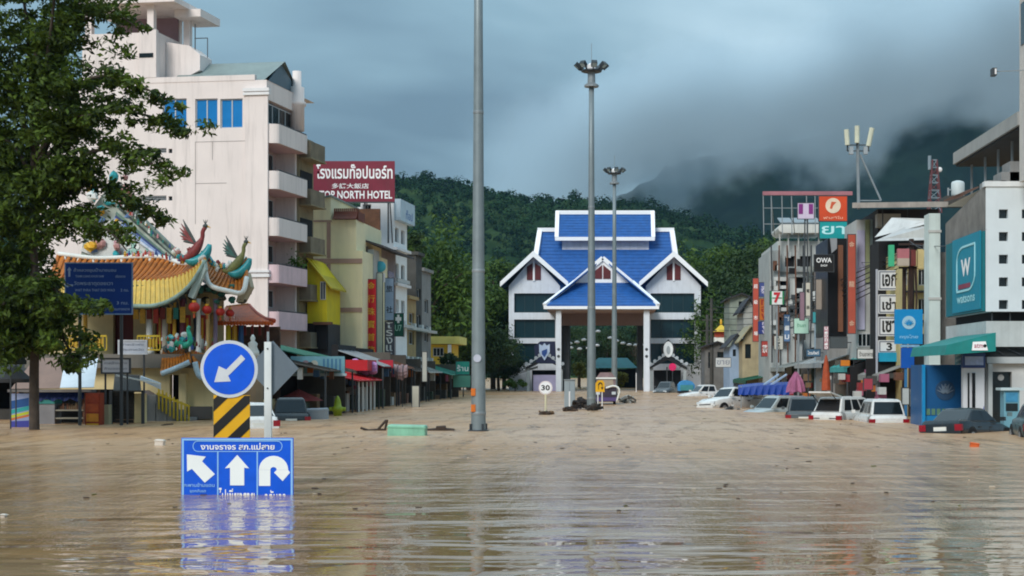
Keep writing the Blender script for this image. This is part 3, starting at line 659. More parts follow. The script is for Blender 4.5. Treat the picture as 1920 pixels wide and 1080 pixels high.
def far_shophouse(px0, px1, ytop, Y, m, name, label, wins=(), depth=6, yaw=4, roof=None):
    """shophouse end wall facing the camera with its street front beyond it"""
    C = Vector((X(px0, Y), Y, -1.3)); sd = side_left(C, yaw); fr = face_fr(C, yaw)
    t = thing(name, label, 'building', (C.x, C.y, 0)); L_ = uv(sd, px1, 600)[0]; zt = uv(sd, px0, ytop)[1]
    w = MB(); hs = []
    for fr0, fr1, y0, y1 in wins: hs.append((L_ * fr0, L_ * fr1, uv(sd, px0, y1)[1], uv(sd, px0, y0)[1]))
    wall_holes(w, sd, 0, L_, 0, zt, hs, .3)
    w.face([sd.p(0, 0, -depth), sd.p(0, 0), sd.p(0, zt), sd.p(0, zt, -depth)]); w.face([sd.p(0, zt), sd.p(L_, zt), sd.p(L_, zt, -depth), sd.p(0, zt, -depth)]); w.face([sd.p(L_, 0), sd.p(L_, 0, -depth), sd.p(L_, zt, -depth), sd.p(L_, zt)])
    w.build('wall', m, t)
    for h in hs: window(t, sd, *h, 2, 1, .2, alu, glass_d, .08)
    MB().fbox(sd, -.15, L_ + .1, zt + .002, zt + .3, -depth, .25).build('parapet', m, t)
    for k in range(3): a_ = L_ * (.15 + .28 * k); v_ = 4.4 + 2.9 * (k % 2); MB().fbox(sd, a_, a_ + .7, v_, v_ + .5, .004, .35).build('air_conditioner', mat('aircon_white', '#c9ccca', .6, var=.1, streak=.3), t)
    for v in (3.9, 7.2):
        if v < zt - 2: MB().fbox(sd, -.1, L_ + .05, v, v + .25, .003, .6).build('ledge', ltgrey_w, t)
    return t, sd, L_, zt
far_shophouse(741, 763, 528, 129, ltgrey_w, 'shophouse', 'pale shophouse with shuttered windows below the white stepped hotel', [(.1, .42, 555, 590), (.55, .9, 555, 590), (.1, .42, 610, 640), (.55, .9, 610, 640)])
far_shophouse(763, 780, 560, 137, mat('ochre_render', '#a98f62', .8, var=.2, streak=.5), 'shophouse', 'ochre stained shophouse between pale shutters and a blackened facade', [(.2, .8, 585, 605), (.2, .8, 620, 645)])
far_shophouse(780, 791, 478, 142, dgrey_w, 'shophouse', 'blackened mouldy tall shophouse at the end of the left row', [(.2, .8, 540, 560), (.2, .8, 590, 615)])
far_shophouse(791, 808, 508, 147, grey_w, 'shophouse', 'grey concrete end shophouse nearest the hillside trees', [(.3, .7, 560, 585), (.3, .7, 610, 640)])
def yellow_villa():
    Y = 158.0; fr = front(X(802, Y), Y, -1.3); a, b, c, d = rc(fr, 804, 858, 646, 690)
    t = thing('yellow_villa', 'small yellow villa with flat pale roof among trees behind the left row', 'building', (X(830, Y), Y, 0))
    MB().fbox(fr, a, b - .5, 0, d, -6, 0).build('wall', mat('pale_yellow_render', '#dcb93c', .75, var=.1), t)
    a, b, c, d = rc(fr, 800, 863, 631, 645); MB().fbox(fr, a, b, c, d, -7, .8).build('roof', mat('lemon_roof', '#d7cc74', .7), t)
    a, b, c, d = rc(fr, 841, 847, 646, 676); MB().fbox(fr, a, b, 0, d, .3, .7).build('pillar', white_p, t)
    a, b, c, d = rc(fr, 812, 832, 652, 668); window(t, fr, a, b, c, d, 3, 1, -.06, alu, glass_d)
yellow_villa()
# ================================================================ FOREGROUND SIGNS
blue_s = mat('traffic_blue', '#0058d8', .45, .3, var=.12, scale=4, streak=.22)
blue_l = mat('pale_blue_border', '#8fc0ee', .4, var=.04)
refl_w = mat('reflective_white', '#eef2f2', .4, var=.05)
arrow_g = mat('reflective_grey_white', '#cfd2d6', .45, var=.06, scale=6)
def lane_sign():
    Y = 29.5; fr = front(X(340, Y), Y, 0.0)
    t = thing('lane_direction_sign', 'blue lane board with three white arrows standing half submerged in water', 'traffic sign', (X(445, Y), Y, 0))
    w = uv(fr, 550, 900)[0]; zt = uv(fr, 445, 821)[1]; zb = -.55
    MB().fbox(fr, 0, w, zb, zt, -.03, 0).build('panel', blue_s, t)
    e = .035; f = MB(); f.fbox(fr, .012, .012 + e, zb, zt - .012, .001, .006); f.fbox(fr, w - .012 - e, w - .012, zb, zt - .012, .001, .006); f.fbox(fr, .0475, w - .0475, zt - .012 - e, zt - .012, .001, .006); f.build('border', blue_l, t)
    d = MB()
    for px in (408.5, 482.5):
        u = uv(fr, px, 880)[0]; d.fbox(fr, u - .012, u + .012, zb, uv(fr, px, 847)[1], .001, .006)
    d.build('lane_divider', blue_l, t)
    h = MB(); y0, y1 = uv(fr, 445, 825)[1] - .02, uv(fr, 445, 846.5)[1]; ua, ub = uv(fr, 361, 830)[0], uv(fr, 530, 830)[0]; tk = .014
    n = 8; cy = (y0 + y1) / 2; rr = (y0 - y1) / 2
    pl = [(ua + rr - rr * math.sin(math.pi * i / n) * .9, cy + rr * math.cos(math.pi * i / n)) for i in range(n + 1)] + [(ub - rr + rr * math.sin(math.pi * i / n) * .9, cy - rr * math.cos(math.pi * i / n)) for i in range(n + 1)]
    for i in range(len(pl)):
        a, b = pl[i], pl[(i + 1) % len(pl)]
        if (a[0]-b[0])**2 + (a[1]-b[1])**2 > 1e-6: h.bar(fr.p(*a, .004), fr.p(*b, .004), .006, tk)
    h.build('header_outline', blue_l, t)
    text('งานจราจร สภ.แม่สาย', fr, (ua + ub) / 2, cy, .125, let_w, t, (ub - ua) * .82, bold=.02)
    def q(*pts): return [uv(fr, a, b) for a, b in pts]
    MB().prism(fr, q((350.5, 852), (386, 856), (379, 865), (403, 889), (384, 905), (360, 879), (351, 884)), .001, .007).build('arrow', refl_w, t)
    MB().prism(fr, q((445, 853), (467, 878), (458, 877), (458, 910), (431.5, 910), (431.5, 877), (422, 878)), .001, .007).build('arrow', refl_w, t)
    m = MB(); oc, ic = (513, 881), 11; out = []; 
    R1, R2 = 27.5, 6.0
    for i in range(13):
        a = math.pi - math.pi * i / 12; c0 = (oc[0] + R1 * math.cos(a), oc[1] - R1 * .96 * math.sin(a)); c1 = (oc[0] + R2 * math.cos(a), oc[1] - R2 * .9 * math.sin(a)); out.append((c0, c1))
    for i in range(12): m.prism(fr, q(out[i][0], out[i][1], out[i+1][1], out[i+1][0])[::-1], .001, .007)
    m.prism(fr, q((485.5, 881.2), (507, 881.2), (507, 911), (485.5, 911))[::-1], .001, .007)
    m.prism(fr, q((514, 886), (519, 881.2), (540.5, 881.2), (544, 886), (530, 902))[::-1], .001, .007)
    m.build('arrow', refl_w, t)
    text('สะพานข้ามแดน', fr, uv(fr, 373, 0)[0], uv(fr, 373, 909)[1], .075, blue_l, t, .58); text('จุดกลับรถ', fr, uv(fr, 371, 0)[0], uv(fr, 371, 921)[1], .075, blue_l, t, .3)
    text('ไปเชียงราย', fr, uv(fr, 444, 0)[0], -.02, .30, let_w, t, .66); text('กลับรถ', fr, uv(fr, 516, 0)[0], -.04, .26, let_w, t, .4)
    for px in (375, 515): MB().tube([(X(px, Y), Y + .07, -1.3), (X(px, Y), Y + .07, zt - .1)], .035, 8).build('post', steel, t)
lane_sign()
def keep_left_sign():
    Y = 31.0; c = P(429.5, 692, Y); fr = front(c.x, Y, c.z)
    t = thing('keep_left_sign', 'round blue sign with grey arrow pointing down-left on a striped marker', 'traffic sign', (c.x, Y, 0))
    r = 54 * Y / F
    MB().disc(fr, 0, 0, r, -.02, 0, 40).build('rim', mat('rim_grey_white', '#c9ced4', .4, var=.06), t); MB().disc(fr, 0, 0, r * .885, .001, .006, 40).build('face', blue_s, t)
    k = Y / F
    pts = [(28, 26), (22, 31.5), (-8, -1), (-20.5, 8.5), (-27.5, -24.5), (7, -20), (-2, -8), (26.5, 17)]
    pts = [(460-429.5, 692-673), (452.5-429.5, 692-665), (424.5-429.5, 692-693), (410.5-429.5, 692-686.5), (402-429.5, 692-716.5), (433-429.5, 692-715), (428-429.5, 692-704.5), (432-429.5, 692-701)]
    MB().prism(fr, [(a * k, b * k) for a, b in pts][::-1], .007, .013).build('arrow', arrow_g, t)
    MB().tube([(c.x, Y + .08, -1.3), (c.x, Y + .08, c.z + r * .6)], .04, 10).build('post', steel, t)
    # black and yellow hazard board
    x0, x1, z0, z1 = (400 - 429.5) * k, (468 - 429.5) * k, -.4, (692 - 741) * k
    bd = MB().fbox(fr, x0, x1, z0 - c.z, z1, -.04, -.021).build('hazard_board', mat('hazard_yellow', '#e3a90c', .45, var=.1, scale=3), t)
    s = MB(); w = x1 - x0; per = .50; sl = 1.0
    def clip(poly, axis, lim, keep_less):
        out = []
        for i in range(len(poly)):
            p, q = poly[i], poly[(i + 1) % len(poly)]; ip = (p[axis] <= lim) == keep_less or p[axis] == lim; iq = (q[axis] <= lim) == keep_less or q[axis] == lim
            if ip: out.append(p)
            if ip != iq: f = (lim - p[axis]) / (q[axis] - p[axis]); out.append((p[0] + (q[0] - p[0]) * f, p[1] + (q[1] - p[1]) * f))
        return out
    zl = z0 - c.z
    for i in range(-3, 8):
        b = zl + i * per - .10
        poly = [(x0, b), (x1, b + w * .95), (x1, b + w * .95 + per * .47), (x0, b + per * .47)]
        poly = clip(poly, 1, z1 - .01, True)
        if len(poly) > 2: poly = clip(poly, 1, zl, False)
        if len(poly) > 2: s.prism(fr, poly, -.02, -.012)
    s.build('stripe', mat('hazard_black', '#15130f', .5, var=.2), bd)
keep_left_sign()
def diamond_sign():
    Y = 33.0; c = P(511, 691, Y); fr = front(c.x, Y, c.z); k = Y / F
    t = thing('diamond_sign', 'grey back of a diamond warning sign on a white post', 'traffic sign', (X(503, Y), Y, 0))
    MB().prism(fr, [(-50 * k, 0), (0, -50 * k), (48 * k, 0), (0, 52 * k)], -.06, -.03).build('panel', mat('bare_aluminium', '#66727c', .6, .3, var=.12, scale=2), t)
    u = (503 - 511) * k; MB().fbox(fr, u - 6.5 * k, u + 6.5 * k, -1.3 - c.z, (691 - 641) * k, -.028, .06).build('post', mat('white_post_paint', '#dadfdf', .5, var=.1, streak=.2), t)
    for y in (654, 728): MB().disc(fr, u, (691 - y) * k, .018, .061, .075, 10).build('bolt', steel_d, t)
    MB().fbox(fr, u - 2 * k, u + 2 * k, (691 - 641) * k + .002, (691 - 622) * k, 0, .03).build('strap', steel, t)
diamond_sign()

# ================================================================ HIGH-MAST LAMPS
def lamp_mast():
    t = thing('lamp_mast', '', 'lamp post', (0, 0, 0), 'high-mast lamps down the median')
    prof = [(.285, -1.3), (.285, 0), (.245, 5), (.205, 10), (.175, 15), (.155, 20.2)]
    MB().lathe((0, 0, 0), prof, 24).build('pole', mat('mast_steel', '#7f8a8e', .5, .4, var=.14, scale=1.5, metal=.3, streak=.35), t, True)
    for z in (.62, 6.1, 12.2): r = np.interp(z, [0, 5, 10, 15, 20], [.285, .245, .205, .175, .155]); MB().lathe((0, 0, z), [(r + .004, 0), (r + .014, .02), (r + .014, .1), (r + .004, .12)], 24).build('joint_ring', steel, t)
    MB().lathe((0, 0, 0), [(.40, -.02), (.40, .04), (.30, .05)], 20).build('base_flange', steel_d, t)
    for k in range(4):
        a = k * math.pi / 2 + .6; MB().hexa(*[[(math.cos(a + d) * r, math.sin(a + d) * r, z) for d, r in ((-.06, .286), (.06, .286), (.04, .39), (-.04, .39))] for z in (.05, .28)]).build('gusset', steel_d, t)
    MB().lathe((0, 0, 19.55), [(.44, 0), (.44, .12), (.24, .25), (.22, .9), (.30, 1.0)], 14).build('winch_head', steel, t)
    MB().lathe((0, 0, 20.45), [(.55, 0), (.62, .03), (.62, .10), (.55, .13)], 20).build('carriage_ring', steel_d, t)
    MB().tube([(0, 0, 20.6), (0, 0, 22.2)], .018, 6).build('lightning_rod', steel, t)
    MB().lathe((0, 0, 20.58), [(.26, 0), (.26, .3), (.1, .42)], 12).build('cap', white_p, t)
    for k in range(8):
        a = 2 * math.pi * k / 8 + .2; d = Vector((math.cos(a), math.sin(a), 0)); s_ = Vector((-d.y, d.x, 0)); up = Vector((0, 0, 1))
        c = d * .86 + Vector((0, 0, 20.82)); tilt = (d * .75 + up * .65).normalized(); dn = (d * .65 - up * .75).normalized()
        b = MB(); A = [c + s_ * i * .17 + tilt * j * .17 for i, j in ((-1, -1), (1, -1), (1, 1), (-1, 1))]; b.hexa([p - dn * .12 for p in A], [p + dn * .13 for p in A])
        o = b.build('floodlight', mat('lamp_housing', '#2e3438', .45, var=.1), t)
        q = [c + s_ * i * .14 + tilt * j * .14 + dn * .132 for i, j in ((-1, -1), (1, -1), (1, 1), (-1, 1))]; MB().face(q).build('lens', mat('lamp_glass', '#9fb4bd', .2), o)
        MB().bar(d * .45 + Vector((0, 0, 20.5)), c - dn * .1, .06).build('arm', steel_d, t)
    return t
m0 = lamp_mast()
for i, (px, Y, lab) in enumerate([(897, 61.6, 'tall grey lamp mast with orange reflectors, nearest one, cut off by picture top'), (1109, 97, 'grey lamp mast whose floodlight ring stands highest above the gate'), (1152, 147, 'slimmer looking distant lamp mast directly in front of the gate opening')]):
    o = m0 if i == 0 else copy_tree(m0)
    o.location = (X(px, Y), Y, 0); o['label'] = lab
    if i == 0: near_mast = o
# marks on the nearest mast
def mast_marks():
    loc = Vector(near_mast.location); ROOTLOC[near_mast.name] = tuple(loc)
    fr = front(loc.x, loc.y - .285, 0); og = mat('orange_reflector', '#c8691e', .4)
    for py in (735, 765):
        z = Z(py, 61.6); MB().fbox(fr, -.26, -.09, z - .14, z + .14, -.14, -.0).build('reflector', og, near_mast)
    z = Z(672, 61.6); MB().disc(fr, -.02, z, .15, -.03, .012, 16).build('sticker', mat('lilac_sticker', '#b8bccb', .6), near_mast)
mast_marks()

# ================================================================ BORDER GATE
def border_gate():
    Y = 199.0; fr = front(X(1133, Y), Y, 0.0)
    t = thing('border_gate', 'white three-storey border gate with bright blue tiled roofs across the street', 'gate building', (X(1133, Y), Y, 0))
    gw = mat('gate_white_paint', '#d5dbe3', .6, var=.07, streak=.35, grime=(.2, .18, .16)); br = mat('blue_roof_tiles', '#21589c', .5, .35, var=.22, scale=1.5, streak=.25); wt = mat('white_roof_trim', '#f0f2f5', .5, var=.03)
    gl = mat('dark_green_glass', '#16323a', .16, .5, var=.25, scale=.3); mr = mat('maroon_louvre', '#5e2226', .6, var=.15)
    def q(px, py): return uv(fr, px, py)
    D = 13.0
    for side, (xl, xr, ax, el, er, g0, g1) in {'l': (954, 1050, 1001, 939, 1066, 964, 1041), 'r': (1211, 1314, 1263, 1198, 1326, 1220, 1302)}.items():
        ul, ur, ua = q(xl, 600)[0], q(xr, 600)[0], q(ax, 600)[0]
        ze = q(ax, 536)[1]; za = q(ax, 481)[1]
        holes = [(q(g0, 0)[0], q(g1, 0)[0], q(0, y1)[1], q(0, y0)[1]) for y0, y1 in ((550, 586), (599, 634), (644, 682))]
        w = MB(); wall_holes(w, fr, ul, ur, -1.3, ze, holes, .5)
        w.face([fr.p(ul, ze), fr.p(ur, ze), fr.p(ua, za)])
        w.face([fr.p(ul, -1.3, -D), fr.p(ul, -1.3), fr.p(ul, ze), fr.p(ul, ze, -D)]); w.face([fr.p(ur, -1.3), fr.p(ur, -1.3, -D), fr.p(ur, ze, -D), fr.p(ur, ze)])
        w.face([fr.p(ur, -1.3, -D), fr.p(ul, -1.3, -D), fr.p(ul, ze, -D), fr.p(ua, za, -D), fr.p(ur, ze, -D)])
        tw = w.build('tower', gw, t)
        for h in holes: window(tw, fr, *h, 4, 1, .42, mat('green_mullion', '#1d3439', .5), gl, .07)
        # gable roof with white barge boards
        for s_, e_ in ((-1, el), (1, er)):
            ue = q(e_, 0)[0]; vz = q(e_, 537)[1]; k = .35
            r = MB(); r.hexa([fr.p(ua, za + .1, 1.2), fr.p(ue, vz, 1.2), fr.p(ue, vz, -D), fr.p(ua, za + .1, -D)], [fr.p(ua, za + .1 + k, 1.2), fr.p(ue, vz + k, 1.2), fr.p(ue, vz + k, -D), fr.p(ua, za + .1 + k, -D)]); r.build('tower_roof', br, t)
            bb = MB(); bb.prism(fr, [(ua, za - .12), (ua, za + .62), (ue, vz + .5), (ue, vz - .12)], 1.21, 1.4); bb.build('barge_board', wt, t)
        for a, b in ((ax - 13, ax - 1), (ax + 1, ax + 13)):
            lo, hi = q(a, 525), q(b, 500); pk = q(a, 494)[1]
            poly = [(lo[0], lo[1]), (hi[0], lo[1]), (hi[0], hi[1] if b > ax else hi[1] + .5), (lo[0], hi[1] + .5 if a > ax else hi[1])]
            MB().prism(fr, poly, .004, .09).build('gable_louvre', mr, t)
        MB().fbox(fr, ua - .12, ua + .12, q(0, 527)[1], za, .004, .14).build('gable_mullion', wt, t)
    # the main roof across both towers
    ul, ur = q(1008, 0)[0], q(1263, 0)[0]; zr = q(0, 431)[1] + .1; ze = q(0, 546)[1]
    dp = 6.2
    r = MB(); r.hexa([fr.p(ul - 1.0, ze, -.4), fr.p(ur + 1.0, ze, -.4), fr.p(ur, zr, -dp), fr.p(ul, zr, -dp)], [fr.p(ul - 1.0, ze + .3, -.4), fr.p(ur + 1.0, ze + .3, -.4), fr.p(ur, zr + .3, -dp), fr.p(ul, zr + .3, -dp)])
    r.hexa([fr.p(ul, zr, -dp - .01), fr.p(ur, zr, -dp - .01), fr.p(ur + 1, ze, -D), fr.p(ul - 1, ze, -D)], [fr.p(ul, zr + .3, -dp - .01), fr.p(ur, zr + .3, -dp - .01), fr.p(ur + 1, ze + .3, -D), fr.p(ul - 1, ze + .3, -D)])
    mrf = r.build('main_roof', br, t)
    for k in range(1, 17):                      # tile courses
        f = k / 17; MB().bar(fr.p(ul - 1.0 * (1 - f), ze + .31 + (zr - ze) * f, -.4 - (dp - .4) * f), fr.p(ur + 1.0 * (1 - f), ze + .31 + (zr - ze) * f, -.4 - (dp - .4) * f), .08, .028).build('tile_course', br, mrf)
    tr = MB(); tr.bar(fr.p(ul - .3, zr + .45, -dp), fr.p(ur + .3, zr + .45, -dp), .5, .5); tr.build('ridge_trim', wt, t)
    for u, s_ in ((ul, -1), (ur, 1)): MB().bar(fr.p(u, zr + .2, -dp + .1), fr.p(u + s_ * .35, q(0, 478)[1], -dp + 3.2), .6, .55).build('verge_trim', wt, t)
    # raised upper roof with clerestory
    ul, ur = q(1042, 0)[0], q(1226, 0)[0]; zt = q(0, 405)[1] + 1.6; zb = q(0, 449)[1] + .35
    n0, n1 = -3.3, -dp
    w = MB(); a, b = q(1052, 0)[0], q(1218, 0)[0]; w.fbox(fr, a, b, q(0, 470)[1] - 1.0, zb + .3, -8.0, -4.3); w.build('clerestory', mat('lilac_white_wall', '#c9cbd6', .7, streak=.3), t)
    r = MB(); r.hexa([fr.p(ul, zb, n0), fr.p(ur, zb, n0), fr.p(ur, zt - .8, n1), fr.p(ul, zt - .8, n1)], [fr.p(ul, zb + .25, n0), fr.p(ur, zb + .25, n0), fr.p(ur, zt - .55, n1), fr.p(ul, zt - .55, n1)])
    r.hexa([fr.p(ul, zt - .8, n1 - .01), fr.p(ur, zt - .8, n1 - .01), fr.p(ur, zb, -9.6), fr.p(ul, zb, -9.6)], [fr.p(ul, zt - .55, n1 - .01), fr.p(ur, zt - .55, n1 - .01), fr.p(ur, zb + .25, -9.6), fr.p(ul, zb + .25, -9.6)])
    urf = r.build('upper_roof', br, t)
    for k in range(1, 9):
        f = k / 9; MB().bar(fr.p(ul, zb + .26 + (zt - .8 - zb) * f, n0 + (n1 - n0) * f), fr.p(ur, zb + .26 + (zt - .8 - zb) * f, n0 + (n1 - n0) * f), .08, .028).build('tile_course', br, urf)
    MB().bar(fr.p(ul - .2, zt - .55, n1), fr.p(ur + .2, zt - .55, n1), .5, .5).build('ridge_trim', wt, t); MB().bar(fr.p(ul - .2, zb, n0 + .05), fr.p(ur + .2, zb, n0 + .05), .3, .45).build('eave_trim', wt, t)
    for u in (ul, ur): MB().bar(fr.p(u, zb + .1, n0 + .02), fr.p(u, zt - .5, n1 + .05), .5, .5).build('verge_trim', wt, t)
    # porch roof in front, carried by two columns
    Yp = 189.0; fp = front(X(1130, Yp), Yp, 0.0)
    def p2(px, py): return uv(fp, px, py)
    e0, e1 = p2(1021, 574), p2(1234, 574); t0, t1 = p2(1078, 531), p2(1184, 531); dpn = -5.0
    # recompute the top edge a few metres further back, so it still lies on the slope
    fb = front(X(1130, Yp + 5), Yp + 5, 0.0); t0, t1 = uv(fb, 1078, 531), uv(fb, 1184, 531); ap = uv(fb, 1130, 487)
    r = MB(); r.hexa([fp.p(e0[0], e0[1], 0), fp.p(e1[0], e1[1], 0), fp.p(t1[0], t1[1], dpn), fp.p(t0[0], t0[1], dpn)], [fp.p(e0[0], e0[1] + .2, 0), fp.p(e1[0], e1[1] + .2, 0), fp.p(t1[0], t1[1] + .2, dpn), fp.p(t0[0], t0[1] + .2, dpn)])
    # side slopes and the ridge running back
    for e_, t_ in ((e0, t0), (e1, t1)):
        r.hexa([fp.p(e_[0], e_[1], -.02), fp.p(e_[0], e_[1], -11), fp.p(ap[0], ap[1], -11), fp.p(ap[0], ap[1], dpn - .05)], [fp.p(e_[0], e_[1] + .18, -.02), fp.p(e_[0], e_[1] + .18, -11), fp.p(ap[0], ap[1] + .18, -11), fp.p(ap[0], ap[1] + .18, dpn - .05)])
    prf = r.build('porch_roof', br, t)
    for k in range(1, 9):
        f = k / 9; L0 = e0[0] + (t0[0] - e0[0]) * f; L1 = e1[0] + (t1[0] - e1[0]) * f; v = e0[1] + .21 + (t0[1] - e0[1]) * f
        MB().bar(fp.p(L0, v, dpn * f), fp.p(L1, v, dpn * f), .08, .028).build('tile_course', br, prf)
    MB().prism(fb, [(t0[0], t0[1]), (t1[0], t1[1]), (ap[0], ap[1])], -.05, .25).build('porch_gable', wt, t)
    for a, b in ((1115, 1129), (1131, 1145)):
        lo, hi = uv(fb, a, 523), uv(fb, b, 497); MB().prism(fb, [(lo[0], lo[1]), (hi[0], lo[1]), (hi[0], hi[1] - (.75 if b > 1130 else 0)), (lo[0], hi[1] - (.75 if a < 1130 else 0))], .251, .33).build('gable_louvre', mr, t)
    for (ea, ta) in ((e0, t0), (e1, t1)):
        MB().bar(fp.p(ea[0], ea[1] + .1, .03), fp.p(ta[0], ta[1] + .15, dpn + .05), .45, .45).build('hip_trim', wt, t); MB().bar(fb.p(ta[0], ta[1] + .15, .3), fb.p(ap[0], ap[1] + .2, .3), .4, .5).build('barge_board', wt, t)
    MB().fbox(fp, e0[0] - .1, e1[0] + .1, e0[1] - .35, e0[1] - .002, -.2, .15).build('eave_trim', wt, t)
    MB().fbox(fp, e0[0] + 1.0, e1[0] - 1.0, e0[1] - 2.0, e0[1] - .36, -10.5, -9.9).build('header_beam', mat('rose_brown_beam', '#8f7a76', .8, var=.1), t)
    MB().fbox(fp, e0[0] + .3, e1[0] - .3, e0[1] - .5, e0[1] - .37, -10.4, -.3).build('porch_ceiling', mat('dull_pink_ceiling', '#a8938f', .8), t)
    for a, b in ((1042, 1052), (1207, 1218)):
        u0, u1 = p2(a, 0)[0], p2(b, 0)[0]; MB().fbox(fp, u0, u1, -1.3, e0[1] - .36, -1.2, -.5).build('column', gw, t)
        for yy in (655, 668): MB().disc(fp, (u0 + u1) / 2, p2(0, yy)[1], .18, -.49, -.46, 10).build('column_medallion', steel_d, t)
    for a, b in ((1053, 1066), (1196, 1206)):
        lo, hi = q(a, 0)[0], q(b, 0)[0]; MB().fbox(fr, lo, hi, -1.3, q(0, 600)[1], -9, -2).build('inner_pier', mat('shaded_stone_pier', '#4d5156', .8, var=.25), t)  # dark stone whose colour also carries the shade under the porch
border_gate()
def guard_pavilion(cx, name_lab, crest, off):
    Y = 193.0; fr = front(X(cx, Y), Y, 0.0)
    t = thing('guard_pavilion', name_lab, 'pavilion', (X(cx, Y), Y, 0), 'guard pavilions before the gate')
    k = Y / F; q = lambda dx, py: (dx * k, Z(py, Y))
    r = MB(); r.prism(fr, [q(-36, 693), q(-34, 688), q(0, 667), q(34, 688), q(36, 693), q(0, 674)], -4, 0); r.build('canopy', mat('black_canopy', '#16181c', .5), t)
    sc_m = mat('silver_scroll', '#a9b2ba', .4); pts = [(-34, 687), (-25, 682), (-16, 676), (-9, 671), (9, 671), (16, 676), (25, 682), (34, 687)]
    for a, b in pts: u, v = q(a, b - 5); MB().disc(fr, u, v, .22, .01, .08, 8).build('scroll_ornament', sc_m, t)
    for a, b in zip(pts[:3] + pts[4:7], pts[1:4] + pts[5:8]): MB().bar(fr.p(*q(a[0], a[1] - 3), .04), fr.p(*q(b[0], b[1] - 3), .04), .06, .1).build('scroll_bar', sc_m, t)
    c = MB(); u, v = q(0, 655)
    if crest == 'shield':
        c.prism(fr, [q(-10, 645), q(-4, 648), q(0, 643), q(4, 648), q(10, 645), q(10, 660), q(0, 676), q(-10, 660)][::-1], .05, .2); o = c.build('crest', mat('pale_blue_crest', '#b9cbe6', .5), t)
        MB().prism(fr, [q(-5, 658), q(5, 654), q(5, 662), q(0, 670), q(-5, 664)][::-1], .201, .26).build('crest_emblem', mat('crest_blue', '#2c4f93', .5), o)
        MB().prism(fr, [q(-15, 680), q(-20, 650), q(-8, 640), q(20, 640), q(22, 682)][::-1], -.2, .03).build('backing', mat('navy_board', '#1b2344', .6), t)
    else:
        c.disc(fr, u, v, 9 * k, .05, .2, 20, ry=15 * k); o = c.build('crest', mat('white_crest', '#dfe4e6', .5), t)
        MB().disc(fr, u, v - .1, 3.6 * k, .201, .25, 14, ry=8 * k).build('crest_emblem', mat('grey_emblem', '#9aa3a8', .5), o)
        MB().prism(fr, [q(-11, 672), q(-14, 650), q(0, 636), q(14, 650), q(11, 672)][::-1], -.1, .04).build('backing', mat('black_board', '#14161a', .5), t)
    for dx in (-31, 31): u = dx * k; MB().fbox(fr, u - .18, u + .18, -1.3, q(0, 690)[1], -.6, -.24).build('column', mat('pavilion_grey', '#9aa3a6', .7), t)
    MB().fbox(fr, -26 * k, 26 * k, -1.3, q(0, 694)[1], -3.9, -3.5).build('back_wall', mat('dark_booth_wall', '#1b1f24', .7), t)
    if crest == 'shield':
        MB().fbox(fr, -22 * k, 24 * k, -1.3, q(0, 703)[1], -3.0, -1.0).build('counter', mat('lavender_counter', '#b3aed0', .6, var=.12), t)
        MB().prism(fr, [q(-46, 696), q(-14, 686), q(-14, 690), q(-46, 700)][::-1], -2, -.7).build('ramp_roof', mat('grey_ramp_roof', '#8f9499', .7), t)
    else:
        MB().bar(fr.p(-2 * k, q(0, 688)[1], -.8), fr.p(-2 * k, -1.3, -.8), .15).build('centre_post', steel_d, t)
    return t
guard_pavilion(1021, 'guard pavilion with pale blue shield crest and lavender counter', 'shield', 0)
guard_pavilion(1253, 'dark guard pavilion with tall white oval crest', 'oval', 0)
def disc_sign(name, lab, px, py, r, Y, rim, face, txt=None, tm=None, post_w=.05, post=None, ring=None, postx=0):
    c = P(px, py, Y); fr = front(c.x, Y, c.z); k = Y / F
    t = thing(name, lab, 'traffic sign', (c.x, Y, 0))
    MB().disc(fr, 0, 0, r * k, -.03, 0, 28).build('rim', rim, t); MB().disc(fr, 0, 0, r * k * .84, .001, .01, 28).build('face', face, t)
    if txt: text(txt, fr, 0, 0, r * k * .8, tm or let_k, t, r * k * 1.25, n=.012, bold=.03)
    MB().tube([(c.x, Y + .05, -1.3), (c.x, Y + .05, c.z + r * k * .5)], post_w, 8).build('post', post or white_p, t)
    return t
disc_sign('speed_limit_sign', 'round white speed sign reading 30 on a cream post', 1023, 727, 13, 86, mat('faded_red_rim', '#d9cfd0', .5, var=.05), mat('sign_white', '#e8e9ec', .5), '30', None, .06, mat('cream_post', '#cfc8a8', .6))
disc_sign('pink_disc_sign', 'small bright pink round sign hanging in the right guard pavilion', 1261, 688, 7, 192, mat('pink_sheet', '#d81f63', .5), mat('pink_sheet', '#d81f63', .5), None, None, .05, steel_d)
def bend_sign():
    Y = 96.0; c = P(1125, 724, Y); fr = front(c.x, Y, c.z); k = Y / F
    t = thing('bend_warning_sign', 'yellow warning sign with black hooked arrow on two thin legs', 'traffic sign', (c.x, Y, 0))
    MB().prism(fr, [(-8.5 * k, -11 * k), (8.5 * k, -11 * k), (8.5 * k, 6 * k), (5 * k, 11 * k), (-4 * k, 11 * k), (-8.5 * k, 5 * k)], -.03, 0).build('panel', mat('sign_yellow', '#e0a80f', .45), t)
    m = MB(); pts = [(-3, -6), (-3, 2), (-1, 6), (2, 6), (4, 3), (4, -2)]
    for a, b in zip(pts[:-1], pts[1:]): m.bar(fr.p(a[0] * k, a[1] * k, .01), fr.p(b[0] * k, b[1] * k, .01), .02, .07)
    m.prism(fr, [(1.5 * k, -2 * k), (6.5 * k, -2 * k), (4 * k, -7 * k)][::-1], .001, .02); m.build('arrow', let_k, t)
    for dx in (-4, 4): MB().tube([(c.x + dx * k, Y + .04, -1.3), (c.x + dx * k, Y + .04, c.z)], .035, 6).build('leg', white_p, t)
bend_sign()
